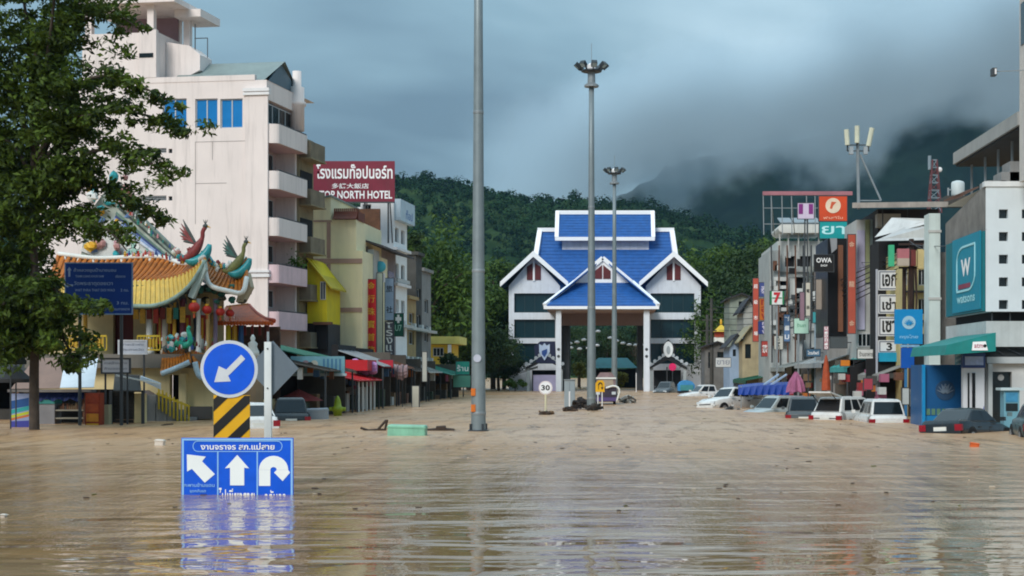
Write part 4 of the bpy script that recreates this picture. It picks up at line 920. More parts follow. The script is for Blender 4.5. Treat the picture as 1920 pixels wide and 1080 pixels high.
# ================================================================ CHINESE TEMPLE
tile_o = mat('orange_glazed_tile', '#bb6f26', .4, .4, var=.38, scale=4, streak=.3, grime=(.12, .06, .03))
tile_y = mat('yellow_glazed_tile', '#d9b552', .4, .5, var=.2, scale=3, streak=.25, grime=(.35, .22, .08))
trim_w = mat('white_plaster_trim', '#dfe0da', .7, var=.1, streak=.2)
teal_g = mat('turquoise_glaze', '#2f9aa0', .35, .5, var=.35, scale=4)
temple_c = mat('temple_cream', '#d8c695', .75, var=.1, streak=.3)
ph_red = mat('phoenix_red', '#8d3b3a', .5, var=.35, scale=6); ph_dk = mat('phoenix_dark', '#4d5350', .6, var=.4, scale=6)
flower = mat('painted_flower_plaster', '#d3d3cf', .6, var=.15, scale=5)
def curve3(pts, n=16):
    """smooth curve through points (Catmull-Rom)"""
    pts = [Vector(p) for p in pts]; out = []
    for i in range(len(pts) - 1):
        p0, p1, p2, p3 = pts[max(i-1, 0)], pts[i], pts[i+1], pts[min(i+2, len(pts)-1)]
        for k in range(n):
            s = k / n; out.append(.5 * ((2 * p1) + (p2 - p0) * s + (2 * p0 - 5 * p1 + 4 * p2 - p3) * s * s + (3 * p1 - p0 - 3 * p2 + p3) * s ** 3))
    return out + [pts[-1]]
def resample(c, n):
    d = [0]
    for a, b in zip(c[:-1], c[1:]): d.append(d[-1] + (b - a).length)
    out = []
    for i in range(n):
        s = d[-1] * i / (n - 1); j = next((k for k in range(1, len(d)) if d[k] >= s - 1e-9), len(d) - 1); f = (s - d[j-1]) / max(1e-9, d[j] - d[j-1]); out.append(c[j-1].lerp(c[j], f))
    return out
def tile_slope(parent, top, bot, m, n, name, sag=.12, roll=.085):
    """a curved tiled slope between two edges: the bed, and one roll of tiles after another"""
    a, b = resample(curve3(top), n + 1), resample(curve3(bot), n + 1); bed = MB(); rows = 5
    def pt(i, f): return a[i].lerp(b[i], f) - Vector((0, 0, 1)) * sag * math.sin(math.pi * f)
    for i in range(n):
        for r in range(rows):
            q = [pt(i, r / rows), pt(i + 1, r / rows), pt(i + 1, (r + 1) / rows), pt(i, (r + 1) / rows)]; bed.face(q)
    o = bed.build(name, m, parent)
    for i in range(n + 1):
        MB().tube([pt(i, r / rows) + Vector((0, -.02, .03)) for r in range(rows + 1)], roll, 6).build('tile_roll', m, o)
        e = pt(i, 1.0); MB().ball(e + Vector((0, -.03, -.02)), roll * 1.15, .04, roll * 1.15, 8, 4).build('tile_end', m, o)
    return o
def temple():
    t = thing('chinese_temple', 'ornate temple with curved orange and yellow tiled roofs behind the stalls', 'temple', (X(280, 78), 78, 0))
    # podium, terrace and hall
    Y = 76.0; fr = front(0, Y, 0.0); q = lambda px, py: uv(fr, px, py)
    hl = [(q(318, 0)[0], q(339, 0)[0], -1.3, q(0, 703)[1]), (q(205, 0)[0], q(252, 0)[0], -1.3, q(0, 735)[1]), (q(120, 0)[0], q(190, 0)[0], -1.3, q(0, 735)[1])]
    w = MB(); wall_holes(w, fr, q(60, 0)[0], q(402, 0)[0], -1.3, q(0, 690)[1], hl, .5); w.face([fr.p(q(402, 0)[0], -1.3), fr.p(q(402, 0)[0], -1.3, -9), fr.p(q(402, 0)[0], q(0, 690)[1], -9), fr.p(q(402, 0)[0], q(0, 690)[1])]); w.build('podium_wall', temple_c, t)
    for h in hl: MB().fbox(fr, h[0], h[1], h[2], h[3], -1.2, -.6).build('dark_doorway', dark_in, t)
    MB().fbox(fr, q(55, 0)[0], q(410, 0)[0], q(0, 690)[1] + .002, q(0, 664)[1], -10, .6).build('terrace_slab', mat('terrace_grey', '#77726a', .8, var=.2, streak=.3), t)
    MB().fbox(fr, q(340, 0)[0], q(353, 0)[0], -1.3, q(0, 700)[1], .003, .45).build('porch_column', temple_c, t)
    MB().fbox(fr, q(357, 0)[0], q(398, 0)[0], .05, q(0, 762)[1], .003, .3).build('plinth_recess', mat('plinth_grey', '#55524f', .8), t)
    fb = front(0, 79.5, 0.0); qb = lambda px, py: uv(fb, px, py)
    zT = q(0, 664)[1]; hw = MB(); hh = [(qb(212, 0)[0], qb(250, 0)[0], zT, qb(0, 585)[1]), (qb(291, 0)[0], qb(303, 0)[0], zT, qb(0, 572)[1]), (qb(316, 0)[0], qb(345, 0)[0], zT, qb(0, 580)[1])]
    wall_holes(hw, fb, qb(60, 0)[0], qb(420, 0)[0], zT, qb(0, 540)[1], hh, .4); hw.build('hall_wall', mat('hall_cream', '#cbb98c', .8, var=.15, streak=.3), t)
    MB().fbox(fb, *hh[0], -.5, -.35).build('red_door', mat('temple_red_door', '#5e1512', .5, var=.3), t)
    for h in hh[1:]: MB().fbox(fb, *h, -.6, -.35).build('dark_opening', dark_in, t)
    for px, w_, m in ((280, 12, trim_w), (309, 11, mat('grey_column', '#b3a998', .7)), (327, 7, gold), (342, 10, mat('maroon_column', '#6a2f3a', .6)), (390, 7, mat('tan_column', '#b99b64', .7)), (372, 8, trim_w), (404, 8, mat('violet_column', '#7c6a7c', .7)), (160, 8, gold), (120, 8, temple_c)):
        Yc = 77.2; c = X(px, Yc); r = w_ / 2 * Yc / F; zt_ = Z(560, Yc); co = MB().lathe((c, Yc, zT), [(r * 1.5, 0), (r * 1.5, .18), (r * 1.1, .25), (r, .4), (r * .95, zt_ - zT - .3), (r * 1.3, zt_ - zT)], 14).build('column', m, t, True)
    # carved brackets under the eaves
    rg = random.Random(4); br = mat('carved_bracket', '#4d4a38', .7, var=.5, scale=6); bg = mat('carved_bracket_green', '#2f6b5f', .6, var=.4, scale=6)
    for k in range(22):
        px = 345 + rg.uniform(0, 112); py = 553 + rg.uniform(-16, 16); c = P(px, py, 78 + rg.uniform(-1, 1)); MB().ball(c, rg.uniform(.12, .28), .25, rg.uniform(.1, .22), 8, 5, jit=.25).build('carved_bracket', rg.choice([br, br, bg]), t)
    MB().box(X(250, 79), X(455, 79), 77.4, 81, Z(548, 79), Z(538, 79)).build('eave_beam', mat('eave_beam_green', '#3b4d48', .7, var=.3), t)
    # statue group between the columns
    for px, py, h, m in ((372, 640, 1.7, mat('dark_statue', '#3a4450', .6, var=.4, scale=6)), (380, 640, 1.5, trim_w), (398, 640, 1.4, mat('gold_statue', '#9b7a3a', .5, var=.3, scale=6))):
        c = P(px, py, 77.8); MB().lathe(tuple(c), [(.28, -.4), (.3, 0), (.22, h * .4), (.26, h * .62), (.1, h * .74), (.13, h * .85), (.05, h)], 10).build('statue', m, t, True)
    # main tiled roof, both tiers, with up-curled corner
    T = lambda l, Y_: [P(a, b, Y_ if not isinstance(Y_, (list, tuple)) else Y_[i]) for i, (a, b) in enumerate(l)]
    top = T([(110, 478), (180, 486), (250, 484), (303, 484), (340, 496), (366, 494), (383, 484)], [79.5, 79.5, 79.5, 79.5, 79, 78, 76.5])
    mid = T([(90, 528), (180, 528), (250, 526), (303, 524), (335, 517), (362, 505), (384, 486)], [77.8, 77.8, 77.8, 77.6, 77.3, 76.9, 76.3])
    bot = T([(80, 574), (180, 575), (250, 574), (290, 573), (325, 560), (358, 532), (385, 488)], [75.6, 75.6, 75.6, 75.6, 75.7, 75.9, 76.2])
    tile_slope(t, top, mid, tile_o, 34, 'upper_tile_slope')
    tile_slope(t, [p + Vector((0, -.05, -.03)) for p in mid], bot, tile_y, 36, 'lower_tile_slope', .14, .06)
    MB().tube([p + Vector((0, -.1, .05)) for p in resample(curve3(top), 40)], .11, 8).build('scalloped_trim', trim_w, t, True)
    for i, p in enumerate(resample(curve3(top), 28)): MB().ball(p + Vector((0, -.16, -.14)), .10, .06, .10, 8, 5).build('scallop', trim_w if i % 2 else mat('scallop_dark', '#3a2a22', .7), t)
    MB().tube(resample(curve3(bot), 30), .10, 6).build('eave_edge', mat('weathered_green_edge', '#8ea59a', .6, var=.3, scale=3), t, True)
    so = MB(); a = resample(curve3(bot), 20)
    for i in range(19): so.face([a[i], a[i+1], a[i+1] + Vector((-.6, 2.8, -.25)), a[i] + Vector((-.2, 2.8, -.25))])
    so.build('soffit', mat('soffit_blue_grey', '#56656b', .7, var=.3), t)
    # the pale corner fin below the curled tip
    MB().prism(front(0, 76.1, 0), [uv(front(0, 76.1, 0), a, b) for a, b in ((384, 490), (386, 505), (372, 535), (362, 560), (352, 556), (366, 520))][::-1], -.4, 0).build('corner_fin', mat('pale_aqua_fin', '#b9cbc6', .6, var=.2), t)
    # sloping decorated ridge with painted stripes, flower gable below
    fg = front(0, 80.0, 0); g = lambda l: [uv(fg, a, b) for a, b in l]
    MB().prism(fg, g([(205, 412), (300, 484), (190, 486), (150, 470)])[::-1], -.3, 0).build('flower_gable', flower, t)
    for k in range(26):
        u, v = uv(fg, rg.uniform(215, 285), rg.uniform(445, 481))
        MB().disc(fg, u, v, rg.uniform(.06, .16), .001, .05, 7).build('painted_flower', rg.choice([mat('flower_pink', '#c99aa2', .6), mat('flower_mint', '#9dc6b8', .6), mat('flower_white', '#e3e4e0', .6)]), t)
    cols = ['#76857c', '#4b5a55', '#8e9c90', '#525f5c', '#a9b3a6', '#5e7a72', '#3f5490', '#8fa6cf', '#cdd6e4']
    s0, s1 = (232, 372), (212, 418); e0, e1 = (345, 482), (305, 486)
    for k, c in enumerate(cols):
        f0, f1 = k / len(cols), (k + 1) / len(cols); A0 = (s0[0] + (s1[0]-s0[0]) * f0, s0[1] + (s1[1]-s0[1]) * f0); A1 = (s0[0] + (s1[0]-s0[0]) * f1, s0[1] + (s1[1]-s0[1]) * f1); B0 = (e0[0] + (e1[0]-e0[0]) * f0, e0[1] + (e1[1]-e0[1]) * f0); B1 = (e0[0] + (e1[0]-e0[0]) * f1, e0[1] + (e1[1]-e0[1]) * f1)
        MB().prism(fg, g([A0, B0, B1, A1])[::-1], -.35, .12 + .05 * (k % 3)).build('ridge_stripe', mat('stripe_' + c.strip('#'), c, .6, var=.35, scale=3), t)
    # left mass of ornaments, mostly behind leaves
    for k in range(30):
        px, py = rg.uniform(165, 245), rg.uniform(330, 480); c = P(px, py, 80 + rg.uniform(-.4, .4)); m = rg.choice([teal_g, mat('ornament_rose', '#b98a86', .6, var=.3), gold, flower, mat('ornament_blue', '#6f8fc4', .5)])
        MB().ball(c, rg.uniform(.12, .32), .2, rg.uniform(.12, .35), 8, 5, jit=.3).build('roof_ornament', m, t)
    MB().prism(fg, g([(150, 480), (165, 400), (205, 345), (232, 345), (240, 400), (210, 480)])[::-1], -.5, -.1).build('ridge_core', mat('ridge_core', '#9da59b', .7, var=.3), t)
    # second curled roof corner
    top2 = T([(386, 484), (400, 500), (430, 507), (452, 500), (462, 486)], [78.5, 78.5, 78.3, 78, 77.6]); bot2 = T([(384, 500), (394, 534), (430, 546), (455, 548), (463, 520)], [77.6, 76.8, 76.6, 76.5, 76.9])
    tile_slope(t, top2, bot2, tile_o, 16, 'corner_tile_slope', .1, .075)
    MB().tube([p + Vector((0, -.05, .0)) for p in resample(curve3(bot2), 24)], .12, 8).build('white_eave', trim_w, t, True)
    MB().tube([p + Vector((0, 0, .1)) for p in resample(curve3(top2), 24)], [.22 - .008 * i for i in range(24)], 8).build('turquoise_ridge', teal_g, t, True)
    MB().prism(front(0, 77.5, 0), [uv(front(0, 77.5, 0), a, b) for a, b in ((456, 520), (464, 512), (470, 538), (455, 566), (442, 566))][::-1], -.8, 0).build('eave_return', mat('pale_stone_return', '#b3a88f', .7), t)
    # phoenix finials
    def phoenix(px, py, s, mb_, mw, tailm, dirx=1):
        c = P(px, py, 77.3); k = s; o = MB()
        body = [c + Vector((a * k * dirx, 0, b * k)) for a, b in ((-.75, -.55), (-.45, -.6), (-.15, -.35), (.1, 0), (.28, .35), (.3, .65), (.42, .82))]
        o.tube(resample(curve3(body), 16), [.1 * k + .14 * k * math.sin(math.pi * min(1, i / 11)) for i in range(16)], 8); b = o.build('phoenix', mb_, t, True)
        h = c + Vector((.42 * k * dirx, 0, .88 * k)); MB().ball(h, .13 * k, .11 * k, .11 * k, 8, 6).build('head', ph_dk, b); MB().tube([h + Vector((.08 * k * dirx, 0, .0)), h + Vector((.26 * k * dirx, 0, -.08 * k))], [.05 * k, .008], 6).build('beak', gold, b)
        for i in range(3): MB().tube([h + Vector((0, 0, .08 * k)), h + Vector(((-.1 + .1 * i) * k * dirx, .0, .3 * k))], [.03 * k, .012], 5).build('crest', ph_dk, b)
        for i in range(7):
            a = R(118 + i * 9); L_ = (1.25 - .11 * i) * k; st = c + Vector((-.05 * k * dirx, .05 * (i % 2), .1 * k)); en = st + Vector((math.cos(a) * L_ * dirx, .1, math.sin(a) * L_)); m_ = st.lerp(en, .55) + Vector((-.06 * k * dirx, 0, .05 * k))
            MB().tube([st, m_, en], [.07 * k, .085 * k, .015], 5).build('feather', mw if i % 3 else ph_dk, b)
        tl = [c + Vector((a * k * dirx, .0, b_ * k)) for a, b_ in ((-.6, -.55), (-.2, -.75), (.2, -.65), (.5, -.3), (.62, .05))]
        MB().tube(resample(curve3(tl), 14), [.1 * k + .16 * k * math.sin(math.pi * i / 13) for i in range(14)], 8).build('curled_ridge_tail', tailm, b, True)
        for i in range(9): MB().ball(c + Vector((rg.uniform(-1.1, -.2) * k * dirx, -.05, rg.uniform(-.6, -.15) * k)), .12 * k, .1, .12 * k, 7, 5, jit=.3).build('ridge_flower', rg.choice([ph_red, teal_g, trim_w, mat('ornament_rose', '#b98a86', .6, var=.3)]), b)
    phoenix(368, 460, 1.05, ph_red, ph_red, teal_g); phoenix(446, 486, .95, mat('phoenix_olive', '#7c7d4a', .5, var=.3, scale=5), mat('phoenix_green', '#3d6b62', .5, var=.4, scale=6), teal_g)
    # entrance gable with curled blue-white eave over the stair door
    for s_, l0, l1 in ((0, [(308, 652), (330, 655), (352, 650)], [(303, 700), (330, 690), (356, 678)]), (1, [(360, 660), (376, 664), (398, 668)], [(366, 678), (376, 706), (404, 708)])):
        o = tile_slope(t, T(l0, 76.0), T(l1, 74.6), tile_o, 9, 'entrance_tile_slope', .1, .07); MB().tube([p + Vector((0, -.06, -.02)) for p in resample(curve3(T(l1, 74.6)), 14)], .13, 8).build('entrance_eave', mat('blue_white_eave', '#a9bfca', .5, var=.3, scale=3), o, True)
    MB().tube(resample(curve3(T([(330, 640), (345, 648), (357, 640), (353, 618), (356, 612)], 75.2)), 16), [.2 - .008 * i for i in range(16)], 8).build('dragon_ridge', mat('jade_glaze', '#2fa88a', .4, var=.4, scale=6), t, True)
    for k in range(20):
        px, py = rg.uniform(305, 352), rg.uniform(626, 655); MB().ball(P(px, py, 75.4), rg.uniform(.1, .22), .15, rg.uniform(.1, .22), 7, 5, jit=.35).build('entrance_ornament', rg.choice([flower, ph_dk, teal_g, ph_red, mat('ornament_violet', '#9a93b4', .6)]), t)
    # stairs with sloping wall and yellow railing
    fs = front(0, 75.0, 0); s = lambda l: [uv(fs, a, b) for a, b in l]
    MB().prism(fs, [(s([(270, 0)])[0][0], -1.3), (s([(352, 0)])[0][0], -1.3), s([(352, 790)])[0], s([(272, 740)])[0]], -.9, -.3).build('stair_wall', mat('stair_cream', '#d9c68c', .75, var=.08, streak=.2), t)
    MB().prism(fs, s([(268, 732), (350, 782), (350, 792), (268, 742)])[::-1], -1.0, .1).build('stair_coping', mat('mauve_coping', '#8a7d7c', .7, var=.15), t)
    yr = mat('yellow_railing_paint', '#c9ab2e', .5, var=.15)
    for k in range(9):
        px = 298 + k * 7; pb = 735 + (px - 268) * .61; MB().bar(P(px, pb, 74.2) + Vector((0, 0, -.35)), P(px, pb - 26, 74.2), .07).build('baluster', yr, t)
    MB().bar(P(294, 738, 74.2), P(356, 766, 74.2) + Vector((0, 0, .1)), .1).build('stair_rail', yr, t)
    for k in range(7): f = k / 6; MB().box(X(290, 76) + .52 * k, X(290, 76) + .52 * k + .55, 74.3, 75.9, -1.3, 1.2 - .35 * k).build('step', grey_w, t)
    # terrace balustrades
    ft = front(0, 75.3, 0); z0_, z1_ = Z(656, 75.3), Z(630, 75.3)
    for a, b in ((118, 200), (258, 300)):
        r = MB().bar((X(a, 75.3), 75.3, z1_), (X(b, 75.3), 75.3, z1_), .09).build('balustrade', yr, t); MB().bar((X(a, 75.3), 75.3, z0_), (X(b, 75.3), 75.3, z0_), .07).build('bottom_rail', yr, r)
        n = int((b - a) / 6)
        for k in range(n + 1): x = X(a + (b - a) * k / n, 75.3); MB().bar((x, 75.3, z0_), (x, 75.3, z1_), .045).build('baluster', yr, r)
        MB().box(X(a + 8, 75.3), X(b - 8, 75.3), 75.33, 75.38, z0_ + .12, z1_ - .12).build('gold_panel', mat('gold_panel', '#b98f2c', .5, var=.2, scale=3), r)
def temple_detail():
    """small painted figures, tassels and plaques that crowd the ridges and eaves"""
    t = bpy.data.objects['chinese_temple']; rg = random.Random(44); pal = [mat('fig_' + c.strip('#'), c, .5, var=.25, scale=8) for c in ('#b33a2a', '#2f7f74', '#d0a236', '#dfe0da', '#35508c', '#c98a8e', '#4c6b3a', '#7a2c24')]
    def fig(px, py, Y, s):
        c = P(px, py, Y); m = rg.choice(pal); MB().lathe((c.x, c.y, c.z - s), [(s * .5, 0), (s * .42, s * .5), (s * .6, s * .9), (s * .25, s * 1.3), (s * .34, s * 1.6), (s * .08, s * 2.0)], 7).build('ridge_figure', m, t)
    for k in range(34): f = k / 33; fig(235 + 145 * f + rg.uniform(-2, 2), np.interp(235 + 145 * f, [235, 300, 340, 366, 383], [480, 480, 492, 490, 480]) - rg.uniform(1, 7), 78.6 - f, rg.uniform(.07, .15))
    for k in range(22): f = k / 21; fig(392 + 68 * f, np.interp(392 + 68 * f, [386, 400, 430, 452, 462], [482, 496, 503, 496, 482]) - rg.uniform(0, 6), 77.8, rg.uniform(.07, .14))
    for k in range(40): f = rg.random(); fig(222 + 110 * f + rg.uniform(-4, 4), 385 + 95 * f - rg.uniform(2, 10), 79.4, rg.uniform(.06, .14))
    for k in range(26): fig(rg.uniform(300, 400), rg.uniform(632, 662), 74.9, rg.uniform(.06, .13))
    for k in range(8):
        px = 255 + 12.5 * k; c = P(px, 577 - (max(0, px - 330) * .12), 76.9); MB().box(c.x - .12, c.x + .12, 76.85, 76.95, c.z - .55 - .2 * (k % 2), c.z).build('eave_plaque', rg.choice([pal[0], pal[2], pal[7], pal[1]]), t)
    for px in (300, 318, 352, 380): c = P(px, 610, 77.6); MB().box(c.x - .14, c.x + .14, 77.55, 77.65, c.z - .9, c.z + .5).build('couplet_board', pal[0], t); MB().box(c.x - .05, c.x + .05, 77.53, 77.549, c.z - .75, c.z + .35).build('gilt_script', gold, t)
temple()
temple_detail()
def lantern(px, py, r, Y, lab):
    c = P(px, py, Y); rr = r * Y / F; t = thing('paper_lantern', lab, 'lantern', tuple(c), 'red lanterns under the temple eave')
    rd = mat('lantern_red', '#b32a1f', .5, var=.12, scale=5); b = MB(); n = 14; m = 8; k = len(b.v)
    for i in range(m + 1):
        a = math.pi * (.08 + .84 * i / m)
        for j in range(n): tt = 2 * math.pi * j / n; q = rr * math.sin(a) * (1 + .05 * (j % 2)); b.v.append((c.x + q * math.cos(tt), c.y + q * math.sin(tt), c.z + rr * .92 * math.cos(a)))
    for i in range(m):
        for j in range(n): b.f.append((i * n + j, (i + 1) * n + j, (i + 1) * n + (j + 1) % n, i * n + (j + 1) % n)); b.m.append(0)
    b.build('shade', rd, t); MB().lathe(tuple(c + Vector((0, 0, rr * .86))), [(rr * .38, 0), (rr * .38, .09)], 12).build('cap', gold, t); MB().lathe(tuple(c - Vector((0, 0, rr * .98))), [(rr * .36, 0), (rr * .36, .09)], 12).build('base_ring', gold, t)
    MB().lathe(tuple(c - Vector((0, 0, rr * 1.9))), [(.06, 0), (.05, rr * .5), (.02, rr * .92)], 8).build('tassel', mat('tassel_orange', '#c4562a', .7), t); MB().tube([c + Vector((0, 0, rr * .9)), c + Vector((0, 0, rr * 1.9))], .012, 5).build('cord', steel_d, t)
for px, py, r, Y, lab in ((364, 576, 10.5, 76.0, 'largest red paper lantern, first from the golden column'), (388, 581, 9, 76.6, 'red paper lantern, second from the golden column'), (413, 585, 8.5, 77.2, 'red paper lantern, third from the golden column'), (431, 587, 8, 77.8, 'smallest red paper lantern, next to the little orange roof')): lantern(px, py, r, Y, lab)
def shrine():
    Y = 80.0; t = thing('temple_pavilion', 'small open pavilion with orange tiled hip roof beside the pink hotel', 'pavilion', (X(468, Y), Y, 0))
    ap0, ap1 = P(425, 578, Y + 1.6), P(466, 573, Y + 1.6); e0, e1 = P(405, 606, Y - .6), P(510, 606, Y - .6)
    o = tile_slope(t, [ap0, ap0.lerp(ap1, .5), ap1, ap1 + Vector((.05, 0, 0))], [e0, e0.lerp(e1, .4), e0.lerp(e1, .8), e1], mat('bright_orange_tile', '#cd5a1c', .4, var=.25, scale=4), 18, 'roof', .15, .085)
    MB().tube([ap0, ap1], .14, 8).build('ridge', tile_o, t); MB().tube(resample(curve3([ap1, ap1.lerp(e1, .55) + Vector((0, 0, -.1)), e1 + Vector((.1, 0, .12))]), 10), .12, 8).build('hip_ridge', mat('hip_red', '#b8431c', .4), t, True)
    bk = P(510, 606, Y + 4); MB().face([ap1, e1, bk + Vector((.2, 0, 0))]).build('roof_side', mat('bright_orange_tile', '#cd5a1c'), t)
    zb = Z(606, Y) - .1
    for px, m in ((428, yellow_p), (452, mat('blue_post', '#2c5c94', .5)), (500, mat('dark_red_post', '#5c2a26', .6)), (440, gold)): MB().tube([(X(px, Y), Y, -1.3), (X(px, Y), Y, zb)], .13, 10).build('post', m, t)
    MB().box(X(405, Y), X(505, Y), Y + 2.5, Y + 2.7, -1.3, zb).build('back_wall', mat('brown_lattice', '#5b4031', .8, var=.4, scale=3), t)
    for k in range(7): x = X(412 + 14 * k, Y); MB().box(x, x + .12, Y + .3, Y + .4, zb - .5, zb).build('fret', mat('fret_red', '#8e2f26', .6), t)
    MB().box(X(405, Y), X(505, Y), Y - .1, Y + 2.4, -1.3, .9).build('floor_base', temple_c, t)
shrine()
c_ = P(474, 650, 77); t_ = thing('white_statue', 'small white seated statue beside the blue round sign', 'statue', (c_.x, 77, 0)); MB().lathe((c_.x, 77, -1.3), [(.5, 0), (.5, c_.z + .6), (.35, c_.z + .8)], 12).build('pedestal', mat('pedestal_tan', '#a4876a', .8), t_); MB().lathe((c_.x, 77, c_.z - .5), [(.34, 0), (.3, .25), (.2, .5), (.24, .65), (.09, .78), (.13, .92), (.04, 1.08)], 12).build('figure', trim_w, t_, True)

# ================================================================ STALLS AND BOARDS AT THE LEFT EDGE
def direction_sign():
    Y = 68.0; fr = face_fr((X(121, Y), Y, Z(590, Y)), 0); w = uv(fr, 249, 590)[0]; h = uv(fr, 121, 492)[1]
    t = thing('direction_sign', 'large dark blue road direction sign with white lines half behind leaves', 'traffic sign', (X(185, Y), Y, 0))
    MB().fbox(fr, 0, w, 0, h, -.05, 0).build('panel', mat('direction_blue', '#0b3a8c', .45, var=.12, scale=1), t)
    f = MB(); e = .05; f.fbox(fr, 0, e, 0, h, .001, .01); f.fbox(fr, w - e, w, 0, h, .001, .01); f.fbox(fr, e, w - e, h - e, h, .001, .01); f.fbox(fr, e, w - e, 0, e, .001, .01); f.build('border', mat('border_blue_white', '#7f9fc4', .5), t)
    lt = mat('pale_blue_letters', '#8fa8d0', .5, var=0)
    for s, px, py, hh, ww in (('ถ้ำหลวงขุนน้ำนางนอน', 178, 507, .2, 1.8), ('THAM LUANG KHUN NAM', 168, 518, .1, 1.2), ('เชียงราย', 226, 518, .12, .42), ('วัดพระธาตุดอยเวา', 175, 532, .22, 1.65), ('WAT PHRA THAT DOI WAO', 178, 544, .11, 1.7), ('2 กม.', 234, 544, .12, .35), ('3 กม.', 230, 568, .13, .5), ('กรมทางหลวง', 228, 580, .09, .7)):
        u, v = uv(fr, px, py); text(s, fr, u, v, hh, lt, t, ww)
    m = MB(); u, v = uv(fr, 130, 510); m.prism(fr, [(u - .04, v - .2), (u + .04, v - .2), (u + .04, v + .08), (u + .1, v + .06), (u, v + .22), (u - .1, v + .06), (u - .04, v + .08)], .001, .012); m.build('arrow', lt, t)
    m = MB(); u, v = uv(fr, 130, 535); m.prism(fr, [(u - .2, v), (u - .05, v - .1), (u - .05, v - .04), (u + .16, v - .04), (u + .16, v + .04), (u - .05, v + .04), (u - .05, v + .1)], .001, .012); m.build('arrow', lt, t)
    for px in (148, 226): MB().tube([(X(px, Y), Y + .12, -1.3), (X(px, Y), Y + .12, Z(495, Y))], .07, 8).build('post', steel_d, t)
direction_sign()
def stall():
    Y = 70.0; fr = front(0, Y, 0); q = lambda px, py: uv(fr, px, py)
    t = thing('market_stall', 'shabby market stall with tan and white sheet roof and blue tarp', 'stall', (X(130, Y), Y, 0))
    r = MB(); r.hexa([Vector(P(20, 730, 69.6)), Vector(P(112, 729, 69.6)), Vector(P(122, 672, 72.5)), Vector(P(66, 672, 72.5))], [Vector(P(20, 729, 69.5)), Vector(P(112, 728, 69.5)), Vector(P(122, 671, 72.5)), Vector(P(66, 671, 72.5))]); r.build('tan_roof_sheet', mat('tan_tarpaulin', '#8c7266', .7, var=.15, scale=1.5, streak=.3), t)
    r = MB(); r.hexa([Vector(P(112.3, 728, 69.5)), Vector(P(176, 727, 69.5)), Vector(P(184, 671, 72.4)), Vector(P(122.3, 671, 72.4))], [Vector(P(112.3, 727, 69.4)), Vector(P(176, 726, 69.4)), Vector(P(184, 670, 72.4)), Vector(P(122.3, 670, 72.4))]); r.build('white_roof_sheet', mat('white_sheet', '#dbe2e8', .5, var=.08, scale=2, streak=.12), t)
    MB().fbox(fr, q(22, 0)[0], q(178, 0)[0], q(0, 735)[1], q(0, 730)[1], -.2, .5).build('front_beam', mat('weathered_timber', '#6f6a68', .8, var=.3), t)
    tb = MB(); n = 14
    for i in range(n):
        a, b = X(72 + 86 * i / n, Y), X(72 + 86 * (i + 1) / n, Y); s0, s1 = [Z(750 + 3 * math.sin(k * 1.7), Y) for k in (i, i + 1)]
        tb.face([(a, Y - .1 - .08 * (i % 2), s0), (b, Y - .1 - .08 * ((i + 1) % 2), s1), (b, Y, Z(736, Y)), (a, Y, Z(736, Y))])
    tb.build('blue_tarp', mat('navy_tarpaulin', '#13275e', .5, var=.25), t)
    for px in (24, 74, 156, 184): MB().bar((X(px, Y), Y + .1, -1.3), (X(px, Y), Y + .1, Z(730, Y)), .09).build('post', rust, t)
    MB().fbox(fr, q(74, 0)[0], q(103, 0)[0], -1.3, q(0, 752)[1], -.8, .05).build('counter', mat('counter_grey', '#7e7d80', .7, var=.2), t); MB().fbox(fr, q(72, 0)[0], q(104, 0)[0], q(0, 757)[1], q(0, 750)[1], -.85, .1).build('counter_top', mat('counter_teal', '#2f7d78', .6), t)
    for y in (768, 783): MB().fbox(fr, q(104, 0)[0], q(156, 0)[0], q(0, y)[1] - .06, q(0, y)[1], -.6, 0).build('shelf', mat('pale_shelf', '#8a8678', .8), t)
    rg = random.Random(9)
    for k in range(12):
        px = 106 + k * 4; MB().fbox(fr, q(px, 0)[0], q(px + 3, 0)[0], q(0, 768)[1], q(0, 768)[1] + rg.uniform(.1, .3), -.5, -.2).build('goods', rg.choice([rust, dgrey_w, mat('goods_tan', '#7a6248', .8)]), t)
    MB().fbox(fr, q(20, 0)[0], q(186, 0)[0], -1.3, q(0, 731)[1], -2.4, -2.2).build('back_wall', mat('dark_tin', '#2a2624', .8, var=.4), t)
stall()
def poster_banner():
    Y = 66.0; fr = front(X(20, Y), Y, 0); w = uv(fr, 55, 0)[0]; z1 = Z(738, Y); t = thing('standing_banner', 'tall standing advertising banner with blue and rainbow bands by the trunk', 'banner', (X(38, Y), Y, 0))
    MB().fbox(fr, 0, w, -.3, z1, -.05, 0).build('panel', mat('banner_lilac', '#8f9cc0', .5, var=.12), t)
    for a, b, s, c in ((.62, .82, .08, '#1d4f8c'), (.50, .60, .1, '#2a9a9a'), (.40, .47, .1, '#b9c02a'), (.34, .39, .1, '#c76a22'), (.14, .32, .02, '#3a3f96')):
        h = z1 + .3; MB().prism(fr, [(0.02, -.3 + h * a), (w - .02, -.3 + h * (a + s)), (w - .02, -.3 + h * (b + s)), (.02, -.3 + h * b)], .001, .006).build('print_band', mat('band_' + c.strip('#'), c, .5), t)
    for u in (0.02, w - .02): MB().bar(fr.p(u, -1.3, -.08), fr.p(u, z1 + .05, -.08), .05).build('pole', steel_d, t)
poster_banner()
